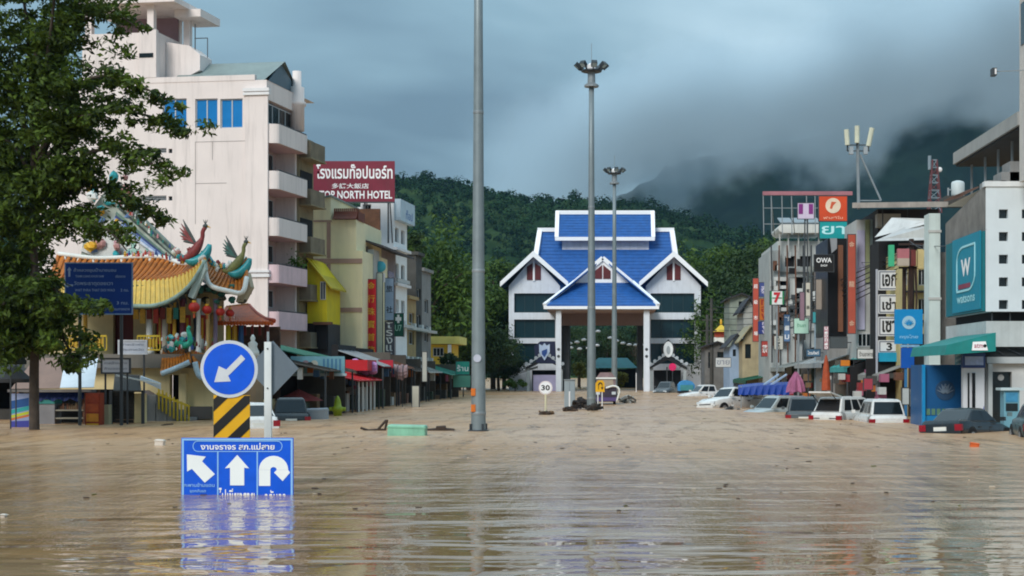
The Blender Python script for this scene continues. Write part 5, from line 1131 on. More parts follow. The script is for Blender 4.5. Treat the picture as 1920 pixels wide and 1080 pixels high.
def drinks_cabinet():
    Y = 68.5; fr = front(X(160, Y), Y, 0); w = uv(fr, 187, 0)[0]; z1 = Z(737, Y); t = thing('drinks_cabinet', 'orange-red drinks cabinet with shelf bands beside the stall', 'cabinet', (X(173, Y), Y, 0))
    MB().fbox(fr, 0, w, -1.0, z1, -.6, 0).build('body', mat('cabinet_red', '#8e3219', .5, var=.2), t)
    for k, c in enumerate(('#9a3a1c', '#a8481d', '#c8811f', '#d8a021', '#a8561c')): v0 = z1 - .42 * (k + 1); MB().fbox(fr, .05, w - .05, v0 + .04, v0 + .38, .001, .03).build('shelf_panel', mat('cab_' + c.strip('#'), c, .5, var=.25, scale=4), t)
drinks_cabinet()
def notice_board(px0, px1, y0, y1, Y, lab, lines, fm):
    fr = front(X(px0, Y), Y, Z(y1, Y)); w = uv(fr, px1, y1)[0]; h = uv(fr, px0, y0)[1]; t = thing('notice_board', lab, 'notice board', (X((px0 + px1) / 2, Y), Y, Z(y1, Y)))
    MB().fbox(fr, 0, w, 0, h, -.05, 0).build('panel', mat('board_grey_white', '#c3c6cf', .5, var=.08), t)
    f = MB(); e = .07; f.fbox(fr, -e, -.001, -e, h + e, -.07, .03); f.fbox(fr, w + .001, w + e, -e, h + e, -.07, .03); f.fbox(fr, 0, w, h + .001, h + e, -.07, .03); f.fbox(fr, 0, w, -e, -.001, -.07, .03); f.build('frame', fm, t)
    for i, s in enumerate(lines): text(s, fr, w / 2, h * (1 - (i + .6) / (len(lines) + .3)), h * .2, mat('grey_letters', '#7d8290', .5, var=0), t, w * .85)
    for u in (.1, w - .1): MB().bar(fr.p(u, -.07, -.1), fr.p(u, -Z(y1, Y) - 1.3, -.1), .07).build('post', steel_d, t)
notice_board(192, 242, 674, 698, 69.5, 'framed grey notice board on posts beside the white roof sheet', ['ศาลเจ้าแม่สาย', 'ห้ามจอดรถ'], steel_d)
notice_board(224, 273, 640, 662, 74.0, 'white notice board fixed on the temple terrace railing', ['ศาลเจ้าพ่อ', 'ประกาศวัด'], mat('white_frame', '#cfcfd2', .6))
def ticket_awning():
    Y = 70.5; t = thing('entrance_awning', 'dark corrugated awning with white fascia before the temple stair', 'awning', (X(255, Y), Y, 0))
    r = MB(); r.hexa([P(212, 735, 70), P(265, 735, 70), P(262, 706, 73), P(215, 702, 73)], [P(212, 733, 70), P(265, 733, 70), P(262, 704, 73), P(215, 700, 73)]); r.build('sheet', mat('dark_tin_sheet', '#4b4744', .7, var=.3, streak=.4), t)
    for k in range(12): MB().bar(P(214 + 4.4 * k, 733, 69.95), P(217 + 4 * k, 703, 72.95), .05, .05).build('corrugation', mat('dark_tin_sheet', '#4b4744'), t)
    MB().hexa([P(262, 712, 71), P(302, 731, 70), P(302, 731, 72), P(262, 712, 73)], [P(264, 706, 71), P(302, 718, 70), P(302, 718, 72), P(264, 704, 73)]).build('white_fascia', mat('white_sheet', '#dbe2e8'), t)
    MB().bar(P(218, 704, 70.2), P(300, 720, 69.9), .1, .06).build('fascia_edge', trim_w, t)
    for px in (208, 268): MB().bar((X(px, 70.2), 70.2, -1.3), (X(px, 70.2), 70.2, Z(732, 70.2)), .12).build('post', steel_d, t)
    fr = front(0, 71.5, 0)
    for k in range(9): MB().fbox(fr, uv(fr, 213, 0)[0], uv(fr, 250, 0)[0], .0 + .17 * k, .14 + .17 * k, -.1, 0).build('shutter_slat', mat('black_shutter', '#161512', .5), t)
    MB().fbox(fr, uv(fr, 252, 0)[0], uv(fr, 268, 0)[0], -1.3, uv(fr, 0, 738)[1], -.6, 0).build('cream_pier', temple_c, t)
    MB().fbox(front(0, 69.4, 0), uv(front(0, 69.4, 0), 191, 0)[0], uv(front(0, 69.4, 0), 204, 0)[0], -1.3, .85, -.4, 0).build('concrete_pedestal', mat('pedestal_cream', '#a9a183', .8), t)
ticket_awning()
def market_umbrellas():
    for i, (px, py, w, Y, lab, c) in enumerate(((20, 655, 60, 64, 'dark green market umbrella at the far left edge', '#26302a'), (30, 690, 60, 66, 'charcoal market umbrella low at the left edge above the banner', '#2c2c2e'))):
        c0 = P(px, py, Y); t = thing('market_umbrella', lab, 'umbrella', (c0.x, Y, 0), 'market umbrellas'); r = w / 2 * Y / F
        m = MB(); n = 8; rim = [c0 + Vector((math.cos(2 * math.pi * k / n) * r, math.sin(2 * math.pi * k / n) * r, -.45)) for k in range(n)]
        for k in range(n): m.face([c0 + Vector((0, 0, .15)), rim[k], rim[(k + 1) % n]]); m.face([rim[k], rim[k] - Vector((0, 0, .15)), rim[(k + 1) % n] - Vector((0, 0, .15)), rim[(k + 1) % n]])
        m.build('canopy', mat('umb_' + c.strip('#'), c, .7, var=.2), t); MB().tube([(c0.x, Y, -1.3), c0 + Vector((0, 0, .3))], .03, 8).build('pole', steel_d, t)
        for k in range(n): MB().bar(c0 + Vector((0, 0, -.25)), rim[k] - Vector((0, 0, .02)), .02).build('rib', steel_d, t)
market_umbrellas()

# ================================================================ SHOP FRONTS ALONG THE LEFT STREET
XS = -14.3
def slope_awning(t, Y0, Y1, xw, xs, z0, z1, m, name='awning_sheet', valance=.0, ribs=0):
    """sheet from the wall (xw, z1) out to the street edge (xs, z0), from Y0 to Y1"""
    a = MB(); a.hexa([(xw, Y0, z1), (xs, Y0, z0), (xs, Y1, z0), (xw, Y1, z1)], [(xw, Y0, z1 + .06), (xs, Y0, z0 + .06), (xs, Y1, z0 + .06), (xw, Y1, z1 + .06)]); o = a.build(name, m, t)
    if valance: MB().box(xs - .02 if xs > xw else xs, xs + .02, Y0, Y1, z0 - valance, z0 - .002).build('valance', m, o)
    for k in range(ribs):
        y = Y0 + (Y1 - Y0) * (k + .5) / ribs; MB().bar((xw, y, z1 + .09), (xs, y, z0 + .09), .06, .05).build('rib', m, o)
    return o
def stall_front(Y0, Y1, lab, aw, z0=2.2, z1=3.1, m_in=dark_in, xs=XS, xw=-17.2, posts=True, goods=True, seed=0):
    t = thing('open_shop', lab, 'shop', (xw, (Y0 + Y1) / 2, 0), 'shop fronts on the left pavement')
    MB().box(xw - .4, xw, Y0, Y1, -1.3, z1 + .4).build('back_wall', m_in, t)
    MB().box(xw + .01, xs - .6, Y1 - .15, Y1, -1.3, z1).build('end_wall', mat('grubby_partition', '#5b544c', .85, var=.3, streak=.5), t)
    slope_awning(t, Y0, Y1, xw, xs, z0, z1, aw, ribs=5)
    rg = random.Random(seed)
    if posts:
        for y in (Y0 + .3, Y1 - .4): MB().bar((xs - .15, y, -1.3), (xs - .15, y, z0), .09).build('post', steel_d, t)
    if goods:
        for k in range(9):
            y = Y0 + (Y1 - Y0) * (k + rg.uniform(.2, .8)) / 9; x = xs - rg.uniform(.3, 1.6); h_g = rg.uniform(.25, .7); zz = z0 - .1 + (z1 - z0) * (xs - x) / (xs - xw); MB().box(x - rg.uniform(.1, .3), x + .1, y, y + rg.uniform(.05, .4), zz - h_g, zz).build('hanging_goods', rg.choice([rust, dgrey_w, mat('goods_red', '#8e2b30', .7), mat('goods_orange', '#b96a2a', .7), mat('goods_tan', '#7a6248', .8), mat('goods_pink', '#a8607a', .7), mat('goods_blue', '#3d5f86', .7), ltgrey_w]), t)
        for k in range(6):
            y = Y0 + (Y1 - Y0) * (k + .5) / 6; MB().box(xw + .8, xs - .7 - rg.uniform(0, .8), y - .5, y + .4, -1.3, rg.uniform(.1, 1.4)).build('goods', rg.choice([dgrey_w, rust, mat('goods_tan', '#7a6248'), mat('goods_green', '#3b4a3c', .8), ltgrey_w]), t)
    return t
t_ = stall_front(80, 89, 'long shop front under pale teal banner with green canvas roof', mat('dark_brown_canvas', '#4c443c', .8, var=.3), 2.3, 3.0, seed=1, xw=-17.6)
# green canvas and printed teal banner on that shop
slope_awning(t_, 84, 92, -19.0, -16.2, 3.1, 3.75, mat('green_canvas', '#17604a', .7, var=.15))
f_ = front(X(545, 84), 84, Z(700, 84)); w_ = uv(f_, 646, 700)[0]; h_ = uv(f_, 545, 668)[1]
o_ = MB().fbox(f_, 0, w_, 0, h_, -.06, 0).build('printed_banner', mat('aqua_banner', '#7fb0bc', .6, var=.25, scale=1.5), t_); MB().fbox(f_, -.1, w_ + .1, -.14, -.002, -.08, .05).build('banner_rail', mat('aqua_rail', '#b9ccd2', .6), o_)
for k_ in range(4): MB().disc(f_, w_ * (.2 + .08 * k_), h_ * (.45 + .1 * (k_ % 2)), h_ * .22, .001, .01, 12).build('food_print', [dgrey_w, mat('print_rose', '#a58a8e', .6), dgrey_w, mat('print_cream', '#c9c4b4', .6)][k_], o_)
for k_ in range(5): MB().fbox(f_, w_ * (.6 + .075 * k_), w_ * (.6 + .075 * k_) + .1, h_ * .15, h_ * .85, .001, .008).build('print_stripe', mat('print_blue', '#4d7fa2', .6), o_)
t_ = stall_front(90, 99, 'shop front with bright red tarpaulin awning', red_b, 1.75, 2.35, seed=2)
MB().box(-16.0, -14.6, 95, 98.6, 2.36, 3.0).build('red_upper_tarp', red_b, t_)
for k_ in range(5): MB().box(-14.55, -14.5, 91 + k_ * 1.5, 91.5 + k_ * 1.5, -.3, 1.7).build('shutter_strip', ltgrey_w, t_)
t_ = stall_front(100, 107, 'shop front under grey steel awning with hanging bundles', mat('grey_steel_awning', '#8f979c', .6, var=.15), 2.6, 3.6, seed=3)
t_ = stall_front(107.5, 115, 'dark shop front under patched brown awning', rust, 2.5, 3.5, seed=4)
t_ = stall_front(116, 124, 'dim shop front with grey shutters under the charcoal banner', dgrey_w, 2.3, 3.3, seed=5)
t_ = stall_front(125, 134, 'far shop front under white corrugated sheets', mat('dirty_white_sheet', '#a9aba6', .7, var=.2, streak=.4), 2.2, 3.2, seed=6)
t_ = stall_front(135, 147, 'last shop front of the left row under a green tarpaulin', mat('sea_green_tarp', '#3f8f7d', .6, var=.2), 2.0, 3.0, seed=7, xs=-13.6)
def bundle(name, lab, px, py, rx, rz, Y, m, cat, n=7, slope=0):
    """a slack roll of canvas: pleats run along it and it sags between its ties"""
    c = P(px, py, Y); k = Y / F; t = thing(name, lab, cat, tuple(c)); rg = random.Random(int(px)); b = MB(); N_, M_ = 16, 22; ph = [rg.uniform(-.12, .12) for _ in range(M_)]
    for i in range(N_ + 1):
        f = i / N_; r = rz * k * (.55 + .45 * math.sin(math.pi * (.12 + .76 * f))) * (1 + .10 * math.sin(f * 17 + px)); x = (2 * f - 1) * rx * k; zc = -.10 * math.sin(math.pi * f) - slope * k * (2 * f - 1)
        for j in range(M_): a = 2 * math.pi * j / M_; q = r * (1 + ph[j] + .05 * (j % 2)); b.v.append((c.x + x, c.y + q * .6 * math.cos(a), c.z + zc + q * math.sin(a)))
    for i in range(N_):
        for j in range(M_): b.f.append((i * M_ + j, i * M_ + (j + 1) % M_, (i + 1) * M_ + (j + 1) % M_, (i + 1) * M_ + j)); b.m.append(0)
    b.f.append(tuple(range(M_))); b.f.append(tuple(range(N_ * M_ + M_ - 1, N_ * M_ - 1, -1))); b.m += [0, 0]
    b.build('canvas_roll', m, t)
    for f in (-.45, .4): MB().tube([c + Vector((f * rx * k + .02 * math.cos(q), rz * k * .64 * math.cos(q), -.1 + rz * k * 1.04 * math.sin(q))) for q in [2 * math.pi * i / 12 for i in range(13)]], .02, 5).build('tie', steel_d, t)
    MB().tube([c + Vector((rx * k * .2, .1, -rz * k * .8)), c + Vector((rx * k * .2, .1, -c.z - 1.3))], .03, 6).build('pole', steel_d, t)
    return t
bundle('folded_awning', 'rolled lilac canvas awning above the red tarpaulin shop', 684, 686, 23, 13, 97, mat('lilac_canvas', '#b184b8', .7, var=.2, scale=2), 'awning', 6, 4)
bundle('folded_awning', 'rolled grey-pink flowered cloth hanging under a grey awning', 752, 695, 12, 13, 104, mat('dusty_pink_cloth', '#8c7578', .8, var=.3, scale=3), 'awning', 5)
vbanner('shop_sign', 'bright red shop board tucked below the pale green vertical sign', 710, 737, 675, 690, 103, '#a81228', cat='sign')
vbanner('pillar_box', 'slim white stacked box standing in the water before the left shops', 773, 785, 724, 763, 104, '#b9b6a8', cat='box', thick=.3)
vbanner('hanging_sign', 'short pale vertical sign hanging over the left pavement', 792, 800, 660, 715, 112, '#a9aaa2', cat='sign')
vbanner('shop_sign', 'small teal shop sign with white mark at the end of the left row', 855, 880, 678, 702, 138, '#2f9a8a', 'ร้าน', cat='sign', vertical=False)
vbanner('shop_sign', 'pale teal shop board below the small teal sign', 850, 882, 704, 726, 140, '#6fb5a0', cat='sign')
t_ = thing('street_umbrella', 'dull red market umbrella behind the grey diamond sign', 'umbrella', (X(565, 83), 83, 0)); c_ = P(560, 733, 83); m_ = MB(); n_ = 8; rim_ = [c_ + Vector((math.cos(2 * math.pi * k / n_) * 1.3, math.sin(2 * math.pi * k / n_) * 1.3, -.5)) for k in range(n_)]
for k in range(n_): m_.face([c_ + Vector((0, 0, .1)), rim_[k], rim_[(k + 1) % n_]])
m_.build('canopy', mat('dull_red_canopy', '#a04a48', .7, var=.25), t_); MB().tube([(c_.x, 83, -1.3), c_ + Vector((0, 0, .2))], .03, 8).build('pole', steel_d, t_)
t_ = thing('yellow_hydrant', 'small yellow-green post standing in water before the red tarpaulin shop', 'bollard', (X(633, 83), 83, 0)); c_ = Vector((X(633, 83), 83, -.5)); MB().lathe(tuple(c_), [(.22, 0), (.22, .7), (.3, .75), (.3, .95), (.2, 1.0), (.17, 1.25), (.1, 1.45), (.02, 1.55)], 12).build('body', mat('lime_paint', '#93a526', .5, var=.2, scale=4), t_, True); MB().tube([c_ + Vector((-.42, 0, .85)), c_ + Vector((.42, 0, .85))], .1, 8).build('side_outlet', mat('lime_paint', '#93a526'), t_)
# ================================================================ RIGHT ROW
XR = 15.36
block_w = mat('white_block_wall', '#cfd9de', .75, var=.07, scale=.8, streak=.15)
blockgrey = mat('bare_blockwork', '#7d7a76', .9, var=.3, scale=1.2, streak=.4, bump=.3, bscale=5)
teal_panel = mat('deep_teal_panel', '#056a74', .45, var=.12, scale=.5)
bank_blue = mat('bank_blue', '#0b86c2', .45, var=.06); bank_navy = mat('bank_navy', '#0a4f86', .45, var=.12)
def corner_block():
    t = thing('white_corner_block', 'white corner building with rows of small square openings and teal street panel', 'building', (XR + 4, 66, 0))
    fr = front(XR, 66.0, -1.3); sd = side_right((XR, 74.0, -1.3)); L_ = 8.0
    z1 = uv(fr, 1880, 350)[1]; z0 = uv(fr, 1880, 584)[1]; s = 66 / F
    holes = []
    for y in (401, 443.5, 486, 528.5, 571):
        for x in (1881.5, 1924.5, 1967.5, 2010.5): holes.append(rc(fr, x - 8.5, x + 8.5, y - 8.5, y + 8.5))
    w = MB(); wall_holes(w, fr, 0, 5.0, z0, z1, holes, .3); w.face([fr.p(0, z1), fr.p(5, z1), fr.p(5, z1, -8), fr.p(0, z1, -8)]); w.face([fr.p(0, z0, -.0), fr.p(5, z0), fr.p(5, z0, -8), fr.p(0, z0, -8)]); w.build('wall', block_w, t)
    for h in holes: MB().fbox(fr, *h, -.3, -.24).build('square_opening', glass_d, t)
    MB().fbox(fr, -.06, 5.1, z1 + .002, z1 + .22, -.35, .06).build('parapet_cap', mat('cap_white', '#d9dee0', .7), t)
    zt = uv(fr, 1845, 345)[1]
    # street side: blockwork above, teal cladding below
    zp = uv(sd, 1848, 433)[1]; zb = uv(sd, 1848, 583)[1]
    w = MB(); w.prism(sd, [(0, zb), (L_ - .01, zb), (L_ - .01, z1 + .1), (0, uv(sd, 1765, 375)[1] - 1.2)], -.4, 0); w.build('blockwork_wall', blockgrey, t)
    cl = MB().fbox(sd, .7, L_ - .05, zb, zp, .003, .12).build('teal_cladding', teal_panel, t)
    a, b = L_ * .32, L_ * .93
    MB().fbox(sd, a - .3, b + .25, zp - 3.2, zp + .05, .123, .16).build('logo_board', mat('logo_teal', '#0786a0', .45, var=.05), cl)
    lw = mat('pale_aqua_line', '#a9dfe6', .5, var=0); cu, cv = (a + b) / 2, zp - 1.35; ww, hh = (b - a) * .36, .95
    def leaf(k): 
        pts = []
        for i in range(7): q = math.pi / 2 * i / 6; pts.append((cu - ww * k + .6 * ww * k * (1 - math.sin(q)), cv + hh * k - .6 * hh * k * (1 - math.cos(q))))
        pts = [(cu - ww * k, cv + hh * k * .3)] + [(cu - ww * k + .7 * ww * k * (1 - math.cos(math.pi / 2 * i / 6)), cv + hh * k * .3 + .7 * hh * k * math.sin(math.pi / 2 * i / 6)) for i in range(7)]
        pts += [(cu + ww * k, cv + hh * k), (cu + ww * k, cv - hh * k * .3)] + [(cu + ww * k - .7 * ww * k * (1 - math.cos(math.pi / 2 * i / 6)), cv - hh * k * .3 - .7 * hh * k * math.sin(math.pi / 2 * i / 6)) for i in range(7)] + [(cu - ww * k, cv - hh * k)]
        return pts
    lp = leaf(1.0); m = MB()
    for i in range(len(lp)):
        p, q = lp[i], lp[(i + 1) % len(lp)]
        if (p[0]-q[0])**2 + (p[1]-q[1])**2 > 1e-5: m.bar(sd.p(*p, .175), sd.p(*q, .175), .03, .09)
    m.build('logo_outline', lw, cl)
    text('W', sd, cu, cv + .05, .75, let_w, cl, ww * 1.05, n=.165, bold=.04); text('watsons', sd, cu, zp - 2.65, .34, lw, cl, ww * 2.0, n=.165, bold=.02)
    MB().fbox(sd, cu - ww * .8, cu + ww * .5, cv - .85, cv - .65, .163, .18).build('logo_bar', mat('logo_maroon', '#8a3a50', .5), cl)
    # tilted poster below
    pv = zp - 5.0; MB().prism(sd, [(a + .2, pv - 1.05), (b - 1.0, pv - .7), (b - 1.0, pv + .75), (a + .2, pv + .4)], .123, .15).build('poster', mat('poster_grey', '#4f8f93', .5, var=.3, scale=2), cl)
    for k in range(4): MB().prism(sd, [(a + .4, pv - .6 + .22 * k), (b - 1.3, pv - .3 + .22 * k), (b - 1.3, pv - .2 + .22 * k), (a + .4, pv - .5 + .22 * k)], .151, .16).build('poster_line', mat('poster_pale', '#9fc2c0', .5), cl)
    MB().prism(sd, [(a + .2, pv - 1.25), (b - 1.0, pv - .9), (b - 1.0, pv - .72), (a + .2, pv - 1.07)], .123, .17).build('poster_bar', mat('logo_maroon', '#8a3a50'), cl)
    # recessed dark band, then the pale ledge that runs round the corner
    MB().box(XR + .4, XR + 5, 66.6, 73.6, -1.3, z0 - 1.3 - .002).build('recessed_core', dark_in, t)
    v1, v0 = uv(fr, 1900, 602)[1], uv(fr, 1900, 650)[1]
    MB().fbox(fr, .02, 5, v0, v1, -.5, -.02).build('ledge_front', mat('ledge_grey_white', '#b9c0c0', .75, var=.12, streak=.35), t); MB().fbox(sd, 0, L_ - .55, v0, v1, -.5, -.02).build('ledge_side', mat('ledge_grey_white', '#b9c0c0'), t)
    for k in range(6): u = .3 + .75 * k; MB().fbox(fr, u, u + .05, v1, z0, -.3, -.26).build('grille_bar', steel_d, t)
    # ground floor: white cash-machine wall with dark door
    v2 = uv(fr, 1880, 682)[1]; dh = rc(fr, 1857, 1897, 697, 800)
    g = MB(); wall_holes(g, fr, -.02, 5, 0, v2, [(dh[0], dh[1], 0.9, dh[3])], .3); g.build('ground_wall', mat('ground_white', '#bfc2c2', .7, var=.08, streak=.2), t)
    d = MB().fbox(fr, dh[0], dh[1], .9, dh[3], -.3, -.25).build('dark_glass_door', glass_d, t); MB().disc(fr, (dh[0] + dh[1]) / 2 + .05, uv(fr, 0, 708)[1], .13, -.249, -.23, 12).build('painted_lamp_reflection', mat('lamp_reflection_grey', '#b9b9b9', .4), d)  # the pale disc is a lamp's reflection painted onto the door glass
    MB().fbox(fr, -.02, 5, v2 + .01, v2 + .28, -.25, .3).build('door_canopy', mat('canopy_grey', '#aeb4b6', .7), t); MB().fbox(fr, .03, .2, 0, v2 - .002, .003, .35).build('corner_pier', mat('canopy_grey', '#aeb4b6'), t)
    MB().fbox(fr, .0, 5, v2 + .3, v0 - .002, -.45, -.4).build('dark_gap_sheet', mat('gap_shade_dark', '#2b2f30', .7, var=.3), t)  # dark sheet: shade of the gap above the canopy, put into the colour
    for k in range(3): MB().bar(fr.p(.3 + k * .5, v0, -.3), fr.p(.8 + k * .7, v2 + .4, -.3), .03).build('slack_cable', steel_d, t)
    # rooftop canopy on thin posts
    x0 = 16.5; y0_, y1_ = 65.3, 77.7; zr = 12.35
    MB().hexa([(x0, y0_, zr), (27, y0_, zr + .4), (27, y1_, zr + .4), (x0, y1_, zr)], [(x0, y0_, zr + .55), (27, y0_, zr + 1.1), (27, y1_, zr + 1.1), (x0, y1_, zr + .55)]).build('roof_canopy', mat('canopy_fascia', '#9b9c9a', .7, var=.12, streak=.25), t)
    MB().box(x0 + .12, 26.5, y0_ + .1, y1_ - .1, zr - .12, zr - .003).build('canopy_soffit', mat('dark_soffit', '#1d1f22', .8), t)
    for y in (66.5, 69, 71.5, 74, 76.8): MB().bar((x0 + .7, y, 9.3), (x0 + .7, y, zr - .12), .09).build('canopy_post', steel, t)
    for px, sz in ((1868, .5), (1895, .9), (1912, 1.4)): u = uv(fr, px, 0)[0]; MB().fbox(fr, u, u + .8, z1, z1 + sz * .9, -3, -1.6).build('rooftop_plinth', grey_w, t)
    MB().box(16.55, 20, 64.0, 65.2, 10.0, 21).build('stair_tower', mat('tower_white', '#c9c3bd', .75, streak=.2), t)
    MB().box(16.52, 16.549, 64.3, 64.9, 15.5, 17.2).build('tower_window', glass_d, t)
    ar = MB(); ar.bar((16.55, 64.6, Z(132, 64.6)), (X(1868, 64.6), 64.6, Z(134, 64.6)), .035); o = ar.build('lamp_arm', steel, t); c = P(1863, 136, 64.6); MB().box(c.x - .09, c.x + .09, 64.4, 64.8, c.z - .14, c.z + .16).build('lamp_box', steel_d, o); MB().box(c.x + .0, c.x + .07, 64.38, 64.399, c.z - .1, c.z + .12).build('lamp_lens', white_p, o)
corner_block()
def bank_kiosk():
    t = thing('bank_kiosk', 'blue bank cash kiosk under a sloping teal awning at the corner', 'kiosk', (14.2, 69, 0))
    aw = mat('teal_awning', '#17807c', .6, var=.2, streak=.3)
    MB().hexa([(13.25, 64, 2.95), (15.3, 64, 3.1), (15.3, 71.4, 3.1), (13.25, 71.4, 2.95)], [(13.35, 64, 3.35), (15.3, 64, 3.85), (15.3, 71.4, 3.85), (13.35, 71.4, 3.35)]).build('awning', aw, t)
    fr = front(X(1728, 68), 68, -1.3); w = uv(fr, 1804, 0)[0]; h = uv(fr, 0, 684)[1]
    MB().fbox(fr, 0, w, 0, h, -2.5, 0).build('booth', mat('booth_blue', '#0a5288', .45, var=.12), t); MB().fbox(fr, .0, .12, 0, h, .002, .2).build('booth_edge', bank_blue, t)
    MB().fbox(fr, .13, w - .02, 0, h * .44, .002, .05).build('lower_panel', mat('booth_mid_blue', '#0f79b4', .45), t)
    c = MB(); cu, cv = w * .58, h * .72; c.disc(fr, cu, cv, .42, .002, .03, 20); o = c.build('emblem_disc', mat('emblem_navy', '#274768', .5), t)
    for s_ in (-1, 1):
        for k in range(5): a = R(20 + 26 * k); MB().tube([fr.p(cu + s_ * .06, cv - .12, .04), fr.p(cu + s_ * (.06 + .32 * math.cos(a)), cv - .12 + .4 * math.sin(a), .05)], [.05, .015], 5).build('emblem_feather', mat('emblem_grey', '#6d7f92', .5), o)
    for k in range(6): MB().fbox(fr, .2 + k * .22, .36 + k * .22, h * .45, h * .52, .002, .02).build('lettering_block', mat('emblem_olive', '#58806a', .5), t)
    MB().fbox(fr, w * .72, w - .02, 0, h * .52, .06, .5).build('machine_stand', mat('machine_mint', '#6f9a98', .5, var=.15), t)
    # plate on the awning
    fa = front(0, 63.98, 0); p = [uv(fa, a, b) for a, b in ((1822, 657), (1852, 657), (1848, 640), (1824, 641))]; o = MB().prism(fa, p, .001, .03).build('awning_plate', let_w, t); text('atm', fa, (p[0][0] + p[1][0]) / 2 - .05, (p[0][1] + p[2][1]) / 2, .17, mat('plate_red', '#a83a5a', .5, var=0), o, .35, n=.03); MB().disc(fa, p[1][0] - .12, (p[0][1] + p[2][1]) / 2, .07, .031, .04, 12).build('plate_dot', let_k, o)
bank_kiosk()
def cash_machine():
    Y = 65.6; fr = front(X(1806, Y), Y, -1.3); w = uv(fr, 1846, 0)[0]; t = thing('cash_machine', 'white and blue cash machine panel with red corner beside the kiosk', 'cash machine', (X(1826, Y), Y, 0))
    h = uv(fr, 0, 690)[1]; h2 = uv(fr, 0, 662)[1]
    MB().fbox(fr, 0, w, 0, h, -.35, 0).build('body', mat('machine_white', '#c9ccd2', .5, var=.05), t); MB().fbox(fr, -.02, w + .02, h + .002, h2, -.35, .06).build('header', mat('header_navy', '#2c3f72', .45), t); MB().fbox(fr, .06, w - .06, h + .12, h2 - .14, .061, .07).build('header_print', mat('header_pale', '#9aa9cf', .5, var=.2, scale=6), t)
    MB().prism(fr, [(w - .02, .9), (w - .02, 2.2), (w * .58, .9)][::-1], .002, .012).build('blue_wedge', mat('wedge_blue', '#1f3f9c', .45), t); MB().prism(fr, [(.02, .9), (w * .45, .9), (.05, 1.55), (.02, 1.55)], .002, .012).build('red_wedge', mat('wedge_red', '#b3202a', .45), t)
    for u in (.18, .36): MB().fbox(fr, u, u + .07 + .06 * (u > .3), 1.2, h - .2, .002, .03).build('dark_slot', black_p, t)
cash_machine()
def small_kiosk():
    Y = 62.0; fr = front(X(1880, Y), Y, -1.3); w = uv(fr, 1914, 0)[0]; t = thing('pale_blue_booth', 'small pale blue flat-roofed booth behind the black car', 'booth', (X(1897, Y), Y, 0))
    h = uv(fr, 0, 732)[1]; MB().fbox(fr, .05, w - .05, 0, h, -.6, 0).build('body', mat('booth_pale_blue', '#6d9fae', .5, var=.12), t); MB().fbox(fr, -.1, w + .08, h + .002, h + .1, -.7, .12).build('roof', mat('booth_roof', '#b9c9cc', .6), t); MB().fbox(fr, .12, w - .12, h - .45, h - .08, .002, .02).build('sign_panel', mat('booth_sign', '#3f87ad', .45, var=.2, scale=6), t); MB().fbox(fr, .12, w - .12, h - .8, h - .5, .002, .02).build('window', glass_d, t)
small_kiosk()
# the row beyond the corner
MB_ = None
t_ = thing('white_pier_building', 'narrow white pier-fronted building between teal panel and utility pole', 'building', (16.5, 76, 0))
f_ = front(X(1742, 76), 76, -1.3); w_ = uv(f_, 1763, 0)[0]; MB().fbox(f_, 0, w_, 0, uv(f_, 0, 400)[1], -1.2, 0).build('pier', mat('pier_mint_white', '#c6d3d0', .75, var=.1, streak=.3), t_); MB().fbox(f_, w_, w_ + 2.2, 0, uv(f_, 0, 470)[1], -4, -1.0).build('wall', blockgrey, t_)
for k_ in range(3): v_ = 3.8 + 3.2 * k_; MB().fbox(f_, -.05, w_ + .05, v_, v_ + .12, .002, .04).build('pier_band', ltgrey_w, t_)
def cream_recess():
    Y = 84.0; fr = front(X(1692, Y), Y, -1.3); t = thing('yellowed_shophouse', 'yellowed cream shophouse behind the utility pole and stacked white signs', 'building', (X(1715, Y), Y, 0))
    w = uv(fr, 1760, 0)[0]; zt = uv(fr, 0, 470)[1]; hs = [rc(fr, 1722, 1736, 505, 535), rc(fr, 1722, 1736, 560, 590), rc(fr, 1696, 1702, 505, 535)]
    m = MB(); wall_holes(m, fr, 0, w, 0, zt, hs, .25); m.face([fr.p(0, 0, -8), fr.p(0, 0), fr.p(0, zt), fr.p(0, zt, -8)]); m.face([fr.p(0, zt), fr.p(w, zt), fr.p(w, zt, -8), fr.p(0, zt, -8)]); m.build('wall', mat('yellowed_cream', '#c9b983', .8, var=.15, streak=.4), t)
    for h in hs: window(t, fr, *h, 2, 1, .15, alu, glass_d, .05)
    for y in (545, 600): a, b, c, d = rc(fr, 1694, 1742, y, y + 4); MB().fbox(fr, a, b, c, d, .002, .3).build('ledge', dgrey_w, t)
    # layered grey-white awning sheets above
    for (a, b, c, d, Y0, Y1, cc) in (((1640, 445), (1672, 408), (1745, 410), (1745, 418), 88, 86, '#c9cccc'), ((1640, 452), (1700, 424), (1745, 424), (1745, 450), 87, 86, '#b3b7b8')):
        MB().hexa([P(*a, Y0), P(*b, Y0), P(*c, Y1), P(*d, Y1)], [P(*a, Y0 + .1), P(*b, Y0 + .1), P(*c, Y1 + .1), P(*d, Y1 + .1)]).build('awning_sheet', mat('sheet_' + cc.strip('#'), cc, .6, var=.15, streak=.3), t)
    MB().box(X(1642, 90), X(1742, 90), 89, 92, -1.3, Z(455, 90)).build('dark_void', dark_in, t)
cream_recess()
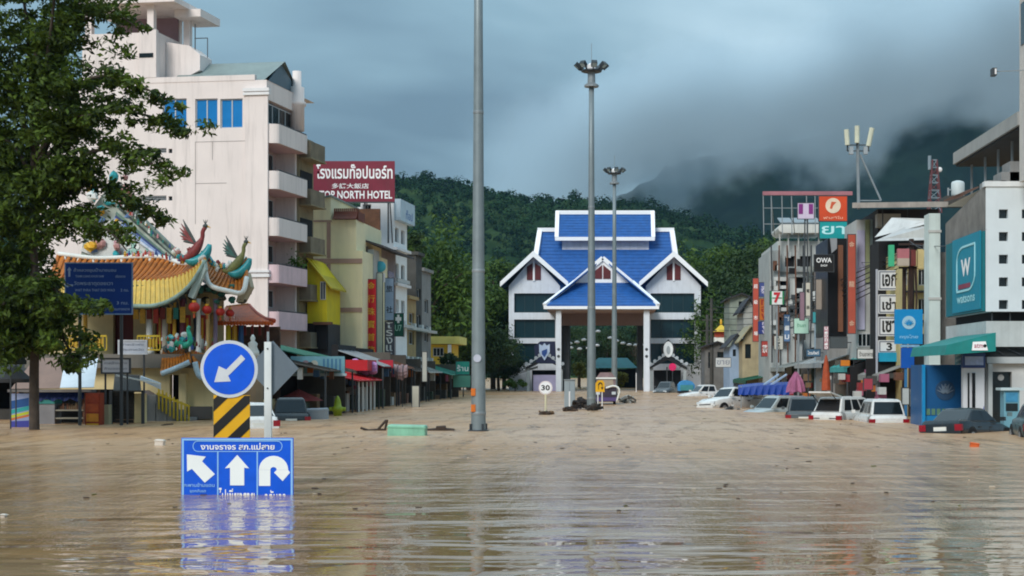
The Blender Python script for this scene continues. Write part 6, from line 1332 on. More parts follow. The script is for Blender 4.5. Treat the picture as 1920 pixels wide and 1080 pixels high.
def big_eave():
    Y = 93.0; t = thing('long_eave_building', 'dark building under a long thin rusty eave beside the phone mast', 'building', (X(1690, Y), Y, 0))
    MB().hexa([P(1598, 390, Y), P(1778, 388, 84), P(1778, 378, 84), P(1598, 380, Y)], [P(1598, 384, Y + 9), P(1760, 384, Y + 9), P(1760, 378, Y + 9), P(1598, 380, Y + 9)]).build('eave', mat('rusted_pale_eave', '#a99f97', .7, var=.3, streak=.4), t)
    MB().box(X(1646, 95), X(1760, 95), 95, 101, -1.3, Z(392, 95)).build('wall', mat('charcoal_wall', '#3b393b', .8, var=.3), t)
    MB().box(X(1646, 94), X(1690, 94), 94.2, 94.95, Z(425, 94), Z(400, 94)).build('pale_fascia', mat('pale_fascia', '#a9aaa6', .7), t)
    for px in (1655, 1702): MB().bar(P(px, 392, 92), P(px, 470, 92), .06).build('strut', steel_d, t)
big_eave()
# stack of white sign boxes
def sign_stack():
    Y = 86.0; fr = front(X(1642, Y), Y, Z(680, Y)); t = thing('sign_stack', 'column of white boxed shop signs with black Thai letters', 'sign', (X(1665, Y), Y, Z(680, Y)))
    sw = mat('sign_box_white', '#cfd2d6', .5, var=.06)
    for k, (y0, y1, s) in enumerate(((507, 544, 'เอก'), (552, 588, 'เช่า'), (594, 630, 'เซา'), (638, 662, '3'))):
        a, b, c, d = rc(fr, 1646, 1689, y0, y1); o = MB().fbox(fr, a, b, c, d, -.3, 0).build('sign_box', sw, t); f = MB(); e = .05
        f.fbox(fr, a + .08, b - .08, c + .05, c + .05 + e, .001, .012); f.fbox(fr, a + .08, b - .08, d - .05 - e, d - .05, .001, .012); f.fbox(fr, a + .08, a + .08 + e, c + .1 + .001, d - .1 - .001, .001, .012); f.fbox(fr, b - .08 - e, b - .08, c + .1 + .001, d - .1 - .001, .001, .012); f.build('sign_border', mat('border_slate', '#54596a', .5), o)
        text(s, fr, (a + b) / 2, (c + d) / 2, (d - c) * .62, let_k, o, (b - a) * .62 if s != '3' else (b - a) * .25, n=.004, bold=.03)
    for px in (1643.5, 1690.5): MB().bar((X(px, Y), Y - .05, -1.3), (X(px, Y), Y - .05, Z(505, Y)), .1).build('post', mat('post_lilac_grey', '#a9acb6', .6), t)
    a, b, c, d = rc(fr, 1647, 1692, 661, 678); MB().fbox(fr, a, b, c, d - .003, -.2, .3).build('blue_base_board', mat('base_board_blue', '#1590b4', .45), t)
sign_stack()
def bank_sign():
    Y = 76.0; fr = front(X(1678, Y), Y, Z(645, Y)); w = uv(fr, 1730, 645)[0]; h = uv(fr, 1678, 580)[1]; t = thing('bank_sign', 'square bright blue bank sign with pale bird emblem on a pole', 'sign', (X(1704, Y), Y, 0))
    MB().fbox(fr, 0, w, 0, h, -.2, 0).build('panel', bank_blue, t); cu, cv = w * .5, h * .62
    o = MB().disc(fr, cu, cv, w * .24, .001, .02, 24).build('emblem', mat('emblem_pale', '#9fc4d6', .5, var=.1, scale=5), t)
    for s_ in (-1, 1):
        for k in range(4): a = R(25 + 24 * k); MB().tube([fr.p(cu + s_ * .04, cv - .12, .03), fr.p(cu + s_ * (.04 + .2 * math.cos(a)), cv - .12 + .26 * math.sin(a), .035)], [.035, .012], 5).build('emblem_feather', bank_blue, o)
    text('กรุงไทย', fr, w * .5, h * .2, h * .13, mat('pale_blue_text', '#8fc8ea', .5, var=0), t, w * .66)
    MB().bar((X(1699, Y), Y - .1 + .2, -1.3), (X(1699, Y), Y + .1, Z(645, Y)), .12).build('pole', mat('pole_blue', '#2f6fa0', .5), t)
    a, b, c, d = rc(fr, 1690, 1714, 652, 690); o = MB().fbox(fr, a, b, c, d, -.18, .02).build('lower_box', mat('lower_box_blue', '#0a55b0', .45), t); MB().fbox(fr, a - .05, b + .25, d + .03, d + .14, .0, .03).build('name_strip', mat('name_strip', '#7fa9c9', .5, var=.2, scale=6), t)
bank_sign()
def utility_pole():
    Y = 82.0; t = thing('utility_pole', 'dark utility pole crowded with boxes and cables behind the blue bank sign', 'utility pole', (X(1709, Y), Y, 0)); br = mat('creosote_pole', '#3a2b26', .8, var=.3)
    MB().tube([(X(1709, Y), Y, -1.3), (X(1709, Y), Y, Z(448, Y))], [.17, .13], 10).build('pole', br, t); MB().tube([(X(1698, Y), Y + .4, -1.3), (X(1698, Y), Y + .4, Z(500, Y))], [.12, .1], 10).build('second_pole', br, t)
    for y in (458, 502): MB().bar(P(1685, y, Y - .2), P(1734, y, Y - .2), .1).build('crossarm', br, t)
    for px, py, w, h, c in ((1670, 480, 10, 40, '#3fae7f'), (1692, 476, 22, 18, '#b06a70'), (1692, 492, 22, 14, '#b3a595'), (1726, 486, 14, 36, '#c9b680'), (1711, 484, 9, 30, '#6b2f2c'), (1736, 470, 10, 24, '#8f9494')):
        a = P(px - w / 2, py + h / 2, Y - .3); b = P(px + w / 2, py - h / 2, Y - .3); MB().box(a.x, b.x, Y - .6, Y - .3, a.z, b.z).build('equipment_box', mat('box_' + c.strip('#'), c, .6, var=.15), t)
    for k, (x1, y1, Y1) in enumerate(((1765, 455, 76), (1850, 430, 66), (1600, 490, 100), (1560, 500, 112), (1480, 520, 130))):
        a, b = P(1705, 452 + 6 * k, Y), P(x1, y1, Y1); MB().tube([a, a.lerp(b, .25) - Vector((0, 0, .25)), a.lerp(b, .5) - Vector((0, 0, .4)), a.lerp(b, .75) - Vector((0, 0, .25)), b], .02, 5).build('cable', steel_d, t)
    rg = random.Random(3)
    for k in range(8): x = X(1702 + k * 2, Y); MB().tube([(x, Y - .3, Z(500, Y)), (x + rg.uniform(-.1, .1), Y - .35, Z(560, Y)), (x + rg.uniform(-.15, .15), Y - .3, Z(640, Y))], .025, 5).build('hanging_cable', br, t)
utility_pole()
# tall banners and facades
def banner_shops():
    Y = 101.0; fr = front(X(1552, Y), Y, -1.3); t = thing('black_facade_shop', 'tall black clad shop facade with one brown vertical strip', 'building', (X(1570, Y), Y, 0))
    w = uv(fr, 1590, 0)[0]; h = uv(fr, 0, 447)[1]; MB().fbox(fr, 0, w, uv(fr, 0, 630)[1], h, -6, 0).build('cladding', mat('black_cladding', '#0c0c10', .35, var=.2), t); a, b, c, d = rc(fr, 1571, 1580, 460, 622); MB().fbox(fr, a, b, c, d, .002, .2).build('brown_strip', mat('brown_strip', '#6e4630', .6), t); MB().fbox(fr, 0, w, 0, uv(fr, 0, 631)[1], -6, -.3).build('lower_wall', grey_w, t)
    a, b, c, d = rc(fr, 1556, 1569, 447, 475); MB().prism(fr, [(a, d), (b, d), (b, c + .3), (a + .1, c)][::-1], .002, .1).build('torn_sheet', mat('torn_grey_sheet', '#8d8f93', .7), t)
    t2 = thing('louvre_shophouse', 'narrow shophouse with olive striped panel and grey sheet beside red banner', 'building', (X(1625, 97), 97, 0)); f2 = front(X(1606, 97), 97, -1.3)
    w2 = uv(f2, 1643, 0)[0]; MB().fbox(f2, 0, w2, 0, uv(f2, 0, 412)[1], -5, 0).build('wall', ltgrey_w, t2)
    for px0, px1, y0, y1, c, nm in ((1607, 1621, 432, 618, '#b9b6cf', 'lavender_panel'), (1622, 1630, 412, 530, '#9aa07a', 'olive_panel'), (1631, 1641, 412, 570, '#8b9a9a', 'grey_sheet')):
        a, b, c0, d = rc(f2, px0, px1, y0, y1); MB().fbox(f2, a, b, c0, d, .002, .15).build(nm, mat(nm, c, .6, var=.12, streak=.2), t2)
    a, b, c0, d = rc(f2, 1608, 1640, 625, 650); window(t2, f2, a, b, c0, d, 4, 1, -.05, alu, glass_d, .05)
    MB().fbox(f2, 0, w2, uv(f2, 0, 640)[1] - 1, uv(f2, 0, 640)[1] - .8, .002, .8).build('ledge', rust, t2)
    vbanner('vertical_banner', 'tall faded red-orange vertical banner with pale blotches on the right row', 1590, 1604, 440, 625, 96, '#b3523f', '金 龍 金', mat('faded_cream', '#d9b49a', .6, var=0))
banner_shops()
t_, fr_, w_, h_ = vbanner('shop_sign', 'black square shop sign with white letters OWA', 1527, 1563, 478, 509, 99.5, '#0f1013', cat='sign')
text('OWA', fr_, w_ * .5, h_ * .68, h_ * .3, let_w, t_, w_ * .8, bold=.02); text('SHOP', fr_, w_ * .5, h_ * .36, h_ * .12, let_w, t_, w_ * .35)
t_, fr_, w_, h_ = vbanner('rooftop_sign', 'orange square rooftop sign with round cream emblem', 1536, 1588, 368, 414, 106, '#d2491f', cat='sign', thick=.25)
o_ = MB().disc(fr_, w_ * .5, h_ * .62, h_ * .31, .001, .03, 24).build('emblem', mat('emblem_cream', '#e9d3b8', .5), t_); MB().prism(fr_, [(w_ * .38, h_ * .5), (w_ * .44, h_ * .78), (w_ * .62, h_ * .76), (w_ * .5, h_ * .62), (w_ * .46, h_ * .48)][::-1], .031, .04).build('emblem_mark', mat('emblem_orange', '#cf5a35', .5), o_); text('ฟาสซิโน', fr_, w_ * .5, h_ * .13, h_ * .12, mat('pale_orange_text', '#f0b79a', .5, var=0), t_, w_ * .7)
for u_ in (.3, w_ - .3): MB().bar(fr_.p(u_, -1.1, -.1), fr_.p(u_, -4.5, -.1), .1).build('post', steel_d, t_)
t_, fr_, w_, h_ = vbanner('rooftop_sign', 'teal rooftop sign with two large white Thai letters', 1537, 1588, 416, 447, 105.6, '#089a9c', 'ยา', mat('aqua_white', '#bfeef0', .5, var=0), cat='sign', vertical=False, thick=.25)
t_, fr_, w_, h_ = vbanner('rooftop_sign', 'small purple and white square sign on a thin post', 1496, 1526, 381, 410, 118, '#cfc0d6', cat='sign')
for a_, b_ in ((.05, .32), (.68, .95)): MB().fbox(fr_, w_ * a_, w_ * b_, h_ * .3, h_ * .95, .001, .02).build('purple_block', mat('purple_print', '#7d2a78', .5), t_)
for u_ in (.45, .62): MB().bar(fr_.p(w_ * u_, 0, -.15), fr_.p(w_ * u_, -6.5, -.15), .09).build('post', steel_d, t_)
def billboard_frame():
    Y = 122.0; t = thing('billboard_frame', 'empty thin billboard frame with faded pink top rail', 'billboard frame', (X(1510, Y), Y, Z(440, Y)))
    MB().box(X(1430, Y), X(1598, Y), Y - .12, Y + .12, Z(366, Y), Z(359, Y)).build('top_rail', mat('faded_pink_rail', '#a86f78', .6, var=.25, scale=.8), t)
    for px in (1431, 1446, 1466, 1484, 1512, 1528): MB().bar(P(px, 366, Y), P(px + 1, 440, Y), .07).build('upright', steel, t)
    for y in (390, 420): MB().bar(P(1432, y, Y + .05), P(1535, y, Y + .05), .05).build('cross_bar', steel, t)
    for px in (1446, 1484): MB().bar(P(px, 370, Y), P(px + 6, 440, Y + 3), .06).build('brace', steel, t)
billboard_frame()
def white_terrace():
    Y = 128.0; fr = front(X(1458, Y), Y, -1.3); t = thing('white_terrace_building', 'cluttered white building with rounded top balcony and stained ducts', 'building', (X(1500, Y), Y, 0)); m = mat('soiled_white_render', '#b9bdbb', .8, var=.12, streak=.5)
    w = uv(fr, 1552, 0)[0]; zt = uv(fr, 0, 452)[1]; hs = [rc(fr, 1472, 1490, 480, 500), rc(fr, 1500, 1520, 480, 500), rc(fr, 1487, 1512, 520, 590), rc(fr, 1463, 1475, 520, 545), rc(fr, 1516, 1546, 515, 580), rc(fr, 1463, 1475, 570, 600)]
    b = MB(); wall_holes(b, fr, 0, w, 0, zt, hs, .5); L_ = 14.0
    b.face([fr.p(0, 0, -L_), fr.p(0, 0), fr.p(0, zt), fr.p(0, zt, -L_)]); b.face([fr.p(0, zt), fr.p(w, zt), fr.p(w, zt, -L_), fr.p(0, zt, -L_)]); b.build('wall', m, t)
    for h in hs: MB().fbox(fr, *h, -.55, -.45).build('dark_opening', dark_in, t)
    # rounded balcony roof
    v0, v1 = uv(fr, 0, 439)[1], uv(fr, 0, 422)[1]; c0, c1 = uv(fr, 1456, 0)[0], uv(fr, 1540, 0)[0]
    MB().prism(fr, [(c0 + .35, v0), (c1, v0), (c1, v1), (c0 + .35, v1), (c0 + .1, v1 - .15), (c0, (v0 + v1) / 2), (c0 + .1, v0 + .15)], -4, 1.2).build('rounded_parapet', mat('ivory_parapet', '#cfd0cb', .7, var=.1, streak=.4), t)
    for px in (1462, 1478, 1497, 1515, 1535): MB().bar(P(px, 438, Y - .6), P(px, 470, Y - .6), .1).build('terrace_post', ltgrey_w, t)
    for px0, px1, y0, y1, c in ((1442, 1462, 470, 690, '#a4a9a8'), (1464, 1480, 600, 690, '#b3b7b6'), (1480, 1490, 520, 690, '#c3c6c3'), (1489, 1506, 628, 680, '#bfc3c2')):
        a = P(px0, y1, Y - 1.2); d = P(px1, y0, Y - 1.2); MB().box(a.x, d.x, Y - 1.6, Y - .3 if px0 > 1458 else Y + 8, -1.3, d.z).build('annex', mat('annex_' + c.strip('#'), c, .8, var=.15, streak=.5), t)
    rg = random.Random(12)
    for k in range(10):
        px, py = rg.uniform(1444, 1486), rg.uniform(475, 640); c = P(px, py, Y - 1.65); MB().box(c.x, c.x + rg.uniform(.3, .7), Y - 1.9, Y - 1.62, c.z, c.z + rg.uniform(.25, .5)).build('air_conditioner', mat('aircon_white', '#c9ccca', .6), t)
    for y in (505, 560, 615): a, b_, c, d = rc(fr, 1459, 1551, y, y + 5); MB().fbox(fr, a, b_, c, d, .002, .25).build('ledge', ltgrey_w, t)
    for k in range(3):     # tin lean-to sheets on the terrace
        x0 = X(1462 + 26 * k, Y); MB().hexa([(x0, Y - .5, zt + .1), (x0 + 1.0, Y - .5, zt + .1), (x0 + 1.0, Y + 2, zt + .7), (x0, Y + 2, zt + .7)], [(x0, Y - .5, zt + .16), (x0 + 1.0, Y - .5, zt + .16), (x0 + 1.0, Y + 2, zt + .76), (x0, Y + 2, zt + .76)]).build('lean_to_sheet', steel, t)
    for k in range(5): x = X(1520 + 6 * k, Y); MB().bar((x, Y - .4, Z(585, Y)), (x, Y - .4, Z(500 + 10 * (k % 2), Y)), .35, .2).build('stained_duct', mat('duct_' + str(k % 2), '#8d8580' if k % 2 else '#a3a79f', .8, var=.3, streak=.5), t)
white_terrace()
t_, fr_, w_, h_ = vbanner('convenience_sign', 'white and green shop sign with large red 7', 1444, 1470, 546, 571, 118, '#e3e6e2', cat='sign')
text('7', fr_, w_ * .5, h_ * .52, h_ * .8, mat('seven_red', '#c22a35', .5, var=0), t_, w_ * .5, bold=.05, n=.03)
for a_, b_ in ((0, .12), (.88, 1)): MB().fbox(fr_, w_ * a_, w_ * b_, 0, h_, .001, .02).build('green_edge', mat('seven_green', '#1d7a4c', .5), t_)
MB().fbox(fr_, w_ * .15, w_ * .85, h_ * .45, h_ * .53, .013, .019).build('green_band', mat('seven_green', '#1d7a4c'), t_)
MB().bar(fr_.p(w_ * .5, 0, -.1), fr_.p(w_ * .5, -Z(571, 118) - 1.3, -.1), .12).build('pole', steel, t_)
t_, fr_, w_, h_ = vbanner('shop_sign', 'pale mint square sign with faint lettering on the right row', 1489, 1516, 597, 625, 112, '#b3d8c4', cat='sign'); text('ร้านยา', fr_, w_ * .5, h_ * .55, h_ * .28, mat('mint_dark', '#5d9a7c', .5, var=0), t_, w_ * .6); MB().bar(fr_.p(w_ * .3, 0, -.1), fr_.p(w_ * .3, -Z(625, 112) - 1.3, -.1), .12).build('pole', steel, t_)
t_, fr_, w_, h_ = vbanner('shop_sign', 'small teal box sign on a grey post in the right row', 1524, 1548, 585, 605, 108, '#3f9da4', cat='sign', thick=.3); MB().bar(fr_.p(w_ * .25, 0, -.15), fr_.p(w_ * .25, -Z(605, 108) - 1.3, -.15), .18).build('pole', mat('blue_grey_post', '#8fa3b0', .6), t_)
vbanner('vertical_banner', 'orange-red narrow vertical sign furthest up the right row', 1412, 1422, 522, 640, 133, '#b9503f', '超級市場', let_w)
vbanner('vertical_banner', 'indigo square sign with pale emblem above an orange panel', 1424, 1443, 530, 556, 131, '#3d4a86', '泰', mat('pale_mark', '#c9c4d8', .5, var=0))
vbanner('vertical_banner', 'orange vertical panel with red letters below the indigo sign', 1424, 1443, 560, 600, 131, '#b9641c', 'ทอง', mat('red_letters', '#8a1f1c', .5, var=0))
vbanner('vertical_banner', 'dark blue sign board under the orange panel on the right row', 1422, 1443, 603, 626, 131, '#26357a', 'ถุง', mat('pale_mark', '#c9c4d8'))
# phone mast and lattice tower on the roofs
def phone_mast():
    Y = 96.0; t = thing('phone_mast', 'rooftop phone mast with three pale vertical antennas', 'antenna mast', tuple(P(1610, 378, Y))); an = mat('antenna_ivory', '#c9c9b4', .5)
    MB().tube([P(1610, 392, Y), P(1608, 262, Y)], .1, 8).build('mast', steel, t); MB().tube([P(1613, 290, Y), P(1652, 376, Y)], .06, 8).build('stay', steel, t); MB().bar(P(1613, 376, Y), P(1652, 376, Y), .06).build('foot_rail', steel, t)
    for (a, b) in (((1589, 272), (1587, 243)), ((1607, 268), (1607, 236)), ((1628, 274), (1635, 240))): MB().tube([P(*a, Y - .2), P(*b, Y - .2)], .15, 8).build('antenna', an, t); MB().bar(P(a[0], a[1] + 10, Y - .1), P(a[0], a[1] - 4, Y - .1), .08).build('antenna_bracket', steel_d, t)
    for y in (283, 272): MB().bar(P(1588, y, Y), P(1630, y, Y), .06).build('cross_arm', steel_d, t)
    for px in (1595, 1622): MB().box(P(px, 0, Y).x - .12, P(px, 0, Y).x + .12, Y - .3, Y - .05, Z(290, Y), Z(276, Y)).build('radio_unit', mat('radio_grey', '#9aa1a5', .6), t)
phone_mast()
def lattice_tower():
    Y = 112.0; t = thing('lattice_tower', 'thin red and white lattice radio tower behind the roofs', 'radio tower', tuple(P(1752, 378, Y))); rd = mat('tower_red', '#6d3f42', .6, var=.2); wh = mat('tower_pale', '#7f8d96', .6)
    zb, zt = Z(400, Y), Z(300, Y); x = X(1752, Y)
    def leg(s, f): r = .42 - .27 * f; return Vector((x + s[0] * r, Y + s[1] * r, zb + (zt - zb) * f))
    cs = [(-1, -1), (1, -1), (1, 1), (-1, 1)]
    for c in cs: MB().bar(leg(c, 0), leg(c, 1), .08).build('leg', rd, t)
    for k in range(7):
        f0, f1 = k / 7, (k + 1) / 7
        for i in range(4): MB().bar(leg(cs[i], f0), leg(cs[(i + 1) % 4], f1), .045).build('lattice_brace', rd if k % 2 else wh, t); MB().bar(leg(cs[i], f1), leg(cs[(i + 1) % 4], f1), .045).build('lattice_ring', wh, t)
    MB().tube([P(1743, 318, Y), P(1743, 292, Y)], .12, 8).build('antenna', wh, t); MB().ball(P(1762, 318, Y), .18, .1, .18).build('dish', white_p, t)
lattice_tower()
def roof_tank():
    Y = 86.0; t = thing('roof_tank', 'pale rooftop water tank with pipes beside the blockwork wall', 'water tank', tuple(P(1790, 372, Y)))
    a = P(1786, 362, Y); MB().lathe((X(1796, Y), Y, Z(368, Y)), [(.34, 0), (.36, .1), (.36, .7), (.3, .78), (.12, .84)], 14).build('tank', mat('tank_pale', '#c3cccc', .5), t, True); MB().box(X(1770, Y), X(1812, Y), Y - .6, Y + 1.2, Z(385, Y), Z(369, Y)).build('stand', dgrey_w, t); MB().tube([P(1778, 352, Y), P(1778, 370, Y)], .05, 6).build('pipe', steel, t); MB().tube([P(1778, 356, Y), P(1790, 356, Y)], .05, 6).build('cross_pipe', steel, t)
    MB().hexa([P(1770, 378, 80), P(1795, 372, 76), P(1835, 352, 70), P(1812, 360, 74)], [P(1770, 375, 80), P(1795, 369, 76), P(1835, 349, 70), P(1812, 357, 74)]).build('lean_roof', rust, t)
roof_tank()
# houses at the far end of the right row
def far_house(px0, px1, ywall, yroof, Y, m, rm, lab, yb=700, wins=()):
    fr = front(X(px0, Y), Y, -1.3); w = uv(fr, px1, 0)[0]; h = uv(fr, 0, ywall)[1]; hr = uv(fr, 0, yroof)[1]; t = thing('far_house', lab, 'building', (X((px0 + px1) / 2, Y), Y, 0))
    hs = [rc(fr, *q) for q in wins]; b = MB(); wall_holes(b, fr, 0, w, 0, h, hs, .2); b.face([fr.p(0, h), fr.p(w, h), fr.p(w / 2, hr)]); b.face([fr.p(0, 0, -8), fr.p(0, 0), fr.p(0, h), fr.p(0, h, -8)]); b.face([fr.p(w, 0), fr.p(w, 0, -8), fr.p(w, h, -8), fr.p(w, h)]); b.build('wall', m, t)
    for q in hs: MB().fbox(fr, *q, -.25, -.2).build('window', glass_d, t)
    for s_, u in ((0, -.4), (1, w + .4)): MB().hexa([fr.p(w / 2, hr, .5), fr.p(u, h - .15, .5), fr.p(u, h - .15, -8), fr.p(w / 2, hr, -8)], [fr.p(w / 2, hr + .15, .5), fr.p(u, h, .5), fr.p(u, h, -8), fr.p(w / 2, hr + .15, -8)]).build('roof', rm, t)
    return t
droof = mat('dark_slate_roof', '#2c2b30', .7, var=.25)
far_house(1368, 1412, 560, 552, 160, mat('grey_green_wall', '#8b9488', .8, var=.2, streak=.4), droof, 'grey-green flat gabled house with dark side at the end of the right row', wins=[(1385, 1405, 565, 600)])
far_house(1368, 1396, 650, 628, 146, mat('pale_blue_wall', '#8fa4be', .8, var=.1), droof, 'pale blue gabled house behind the green stall awning', wins=[(1374, 1380, 655, 668)])
far_house(1392, 1424, 640, 612, 142, mat('tan_cream_wall', '#a89a7c', .8, var=.2, streak=.4), mat('cream_tile_roof', '#9c9477', .7, var=.2), 'tan house with cream tiled gable beside the orange-red sign', wins=[(1397, 1408, 645, 672)])
far_house(1394, 1416, 585, 560, 150, mat('off_white_wall', '#a9aaa4', .8, streak=.4), droof, 'off-white gable wall rising above the tan house', wins=())
far_house(1322, 1368, 650, 642, 168, mat('weathered_grey_wall', '#6e6d6c', .85, var=.3, streak=.5), droof, 'weathered low grey house right of the gate', wins=[(1328, 1336, 660, 690), (1345, 1360, 660, 675)])
def yellow_shrine():
    Y = 186.0; t = thing('yellow_shrine', 'small shrine with yellow pyramid roof and red band near the gate', 'shrine', (X(1353, Y), Y, 0)); c = Vector((X(1353, Y), Y, 0)); k = Y / F
    z0, z1, z2, z3 = Z(640, Y), Z(632, Y), Z(622, Y), Z(607, Y)
    MB().box(c.x - 13 * k, c.x + 13 * k, Y, Y + 2, -1.3, z1).build('wall', trim_w, t); MB().box(c.x - 12 * k, c.x + 12 * k, Y - .1, Y + 2, z1 + .002, z2).build('red_band', mat('shrine_red', '#a33f24', .6), t)
    r = MB(); b = [(c.x - 15 * k, Y - .6, z2), (c.x + 15 * k, Y - .6, z2), (c.x + 15 * k, Y + 2.4, z2), (c.x - 15 * k, Y + 2.4, z2)]; ap = (c.x, Y + 1, z3)
    for i in range(4): r.face([b[i], b[(i + 1) % 4], ap])
    r.build('roof', mat('shrine_yellow', '#cda92a', .5, var=.12), t); MB().ball((c.x, Y + 1, z3 + .2), .14, None, .4).build('finial', gold, t)
yellow_shrine()
# ---- pavement stalls of the right row
def right_awning(name, lab, px0, px1, y_out, y_in, Y0, Y1, m, xs, cat='awning', posts=2, val=.25, group='awnings on the right pavement'):
    """awning between depths Y0 (near) and Y1, its street edge at xs"""
    t = thing(name, lab, cat, (xs, (Y0 + Y1) / 2, 0), group); z0 = Z(y_out, Y0); z1 = Z(y_in, Y0)
    slope_awning(t, Y0, Y1, 15.6, xs, z0, z1, m, ribs=4, valance=val)
    for k in range(posts): y = Y0 + .3 + (Y1 - Y0 - .6) * k / max(1, posts - 1); MB().bar((xs + .1, y, -1.3), (xs + .1, y, z0), .09).build('post', steel_d, t)
    return t
right_awning('pavement_awning', 'grey corrugated canopy behind the white car with raised wipers', 0, 0, 705, 682, 84, 91, mat('grey_corrugated', '#8c8c88', .7, var=.2, streak=.4), 13.9)
right_awning('pavement_awning', 'teal tarpaulin awning beside the stacked white signs', 0, 0, 690, 662, 92, 99, mat('teal_tarp', '#3f9d9a', .6, var=.15), 13.4)
right_awning('pavement_awning', 'long pale grey sheet awning of the middle right shops', 0, 0, 682, 658, 100, 115, mat('pale_grey_sheet', '#9b9f9f', .7, var=.15, streak=.3), 13.0, posts=3)
right_awning('pavement_awning', 'weathered silver awning before the cluttered white building', 0, 0, 690, 672, 116, 130, mat('weathered_silver', '#8a8f8c', .7, var=.2, streak=.3), 12.4, posts=3)
right_awning('pavement_awning', 'dark green stall awning at the end of the right row', 0, 0, 714, 694, 132, 146, mat('bottle_green_canvas', '#12543f', .7, var=.15), 10.9, posts=2)
def shop_voids():
    t = thing('pavement_shops', 'dim open shops packed with goods below the right awnings', 'shop', (15.5, 105, 0)); rg = random.Random(21)
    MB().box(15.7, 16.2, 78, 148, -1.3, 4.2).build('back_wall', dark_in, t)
    for k in range(1, 11): y = 80 + k * 6; MB().box(13.6, 15.69, y, y + .2, -1.3, 3.0).build('partition', dark_in if k < 3 else rg.choice([mat('grubby_partition', '#5b544c'), dgrey_w, mat('partition_green', '#4c5a52', .8, var=.2)]), t)  # the nearest are coloured near-black to stand in for the unlit opening
    for k in range(110):
        y = rg.uniform(79, 146); x = rg.uniform(12.4, 14.8); z = rg.uniform(-.2, 2.0); s = rg.uniform(.15, .5)
        MB().box(x, x + s, y, y + s * 1.5, z - (1.3 + z if z < .6 else 0), z + s).build('goods', rg.choice([rust, mat('goods_red', '#8e2b30', .7), mat('goods_orange', '#b96a2a', .7), mat('goods_tan', '#7a6248'), mat('goods_green', '#3b4a3c'), dgrey_w, ltgrey_w, mat('goods_pink', '#a8607a', .7)]), t)
shop_voids()
def long_tarp():
    Y = 100.0; t = thing('blue_tarpaulin', 'long royal blue tarpaulin roof over parked carts', 'tarpaulin', (X(1435, Y), Y, 0)); m = MB(); n = 16
    for i in range(n):
        a, b = 1384 + 96 * i / n, 1384 + 96 * (i + 1) / n; ya, yb = [np.interp(q, [1384, 1420, 1480], [727, 723, 721]) for q in (a, b)]
        m.face([P(a, 741 - (i % 2), Y - .1 * (i % 2)), P(b, 741 - ((i + 1) % 2), Y - .1 * ((i + 1) % 2)), P(b, yb, Y + .1), P(a, ya, Y + .1)]); m.face([P(a, ya, Y + .1), P(b, yb, Y + .1), P(b, yb - 5, Y + 4) , P(a, ya - 5, Y + 4)])
    m.build('sheet', mat('royal_blue_tarp', '#123c93', .5, var=.15, scale=1.5), t)
    for px in (1390, 1430, 1476): MB().bar((X(px, Y), Y + .2, -1.3), (X(px, Y), Y + .2, Z(724, Y)), .07).build('post', steel, t)
    for a, b in ((1432, 1460), (1445, 1475)): MB().bar(P(a, 722, Y + 1), P(b, 702, Y + 1.5), .1).build('ladder_rail', mat('pale_blue_pole', '#a9bfd6', .5), t)
long_tarp()
t_ = thing('folded_umbrella', 'wide half-folded pink parasol behind the silver car', 'umbrella', (X(1492, 93), 93, 0)); m_ = MB(); n_ = 18; pr_ = [(.50, 0, 1), (.46, .3, 1), (.36, .65, 1), (.2, .95, .6), (.05, 1.15, 0)]
for r_, h_, q_ in pr_:
    for j_ in range(n_): a_ = 2 * math.pi * j_ / n_; rr_ = r_ * (1 + .16 * q_ * (1 if j_ % 2 else -1)); m_.v.append((X(1492, 93) + rr_ * math.cos(a_), 93 + rr_ * math.sin(a_), Z(736, 93) + h_ + .04 * (j_ % 3)))
for i_ in range(4):
    for j_ in range(n_): m_.f.append((i_ * n_ + j_, i_ * n_ + (j_ + 1) % n_, (i_ + 1) * n_ + (j_ + 1) % n_, (i_ + 1) * n_ + j_)); m_.m.append(0)
m_.build('canopy', mat('rose_canvas', '#a06080', .7, var=.25, scale=2), t_); MB().tube([(X(1492, 93), 93, -1.3), (X(1492, 93), 93, Z(695, 93))], .03, 6).build('pole', steel_d, t_)
t_ = thing('folded_umbrella', 'tall folded orange parasol in the right-hand shops', 'umbrella', (X(1549, 88), 88, 0)); c_ = Vector((X(1549, 88), 88, 0)); MB().lathe((c_.x, 88, Z(732, 88)), [(.26, 0), (.24, .4), (.19, 1.0), (.12, 1.6), (.03, 1.95)], 9).build('canopy', mat('orange_canvas', '#a84c2c', .75, var=.25, scale=3), t_); MB().tube([(c_.x, 88, -1.3), (c_.x, 88, Z(668, 88))], .03, 6).build('pole', steel_d, t_)
vbanner('hanging_goods', 'bright orange hanging sheet under a pale awning on the right', 1576, 1600, 675, 686, 92, '#cf7a1e', cat='cloth')
vbanner('shop_board', 'white papers board leaning by the dark opening beside the blue kiosk', 1692, 1704, 728, 758, 74, '#b9c0bf', cat='board'); vbanner('shop_board', 'pale poster sheet hanging next to the white papers board', 1705, 1714, 730, 762, 74.3, '#b3b3a3', cat='board')
vbanner('hanging_goods', 'dull red cloth hanging by the white car with rear window', 1620, 1636, 710, 730, 80, '#a33a4a', cat='cloth')
vbanner('street_poster', 'white poster board with grey lettering near the green stall awning', 1342, 1370, 671, 688, 132, '#c3c6c6', 'ขาย', mat('grey_letters', '#7d8290'), cat='poster', vertical=False)

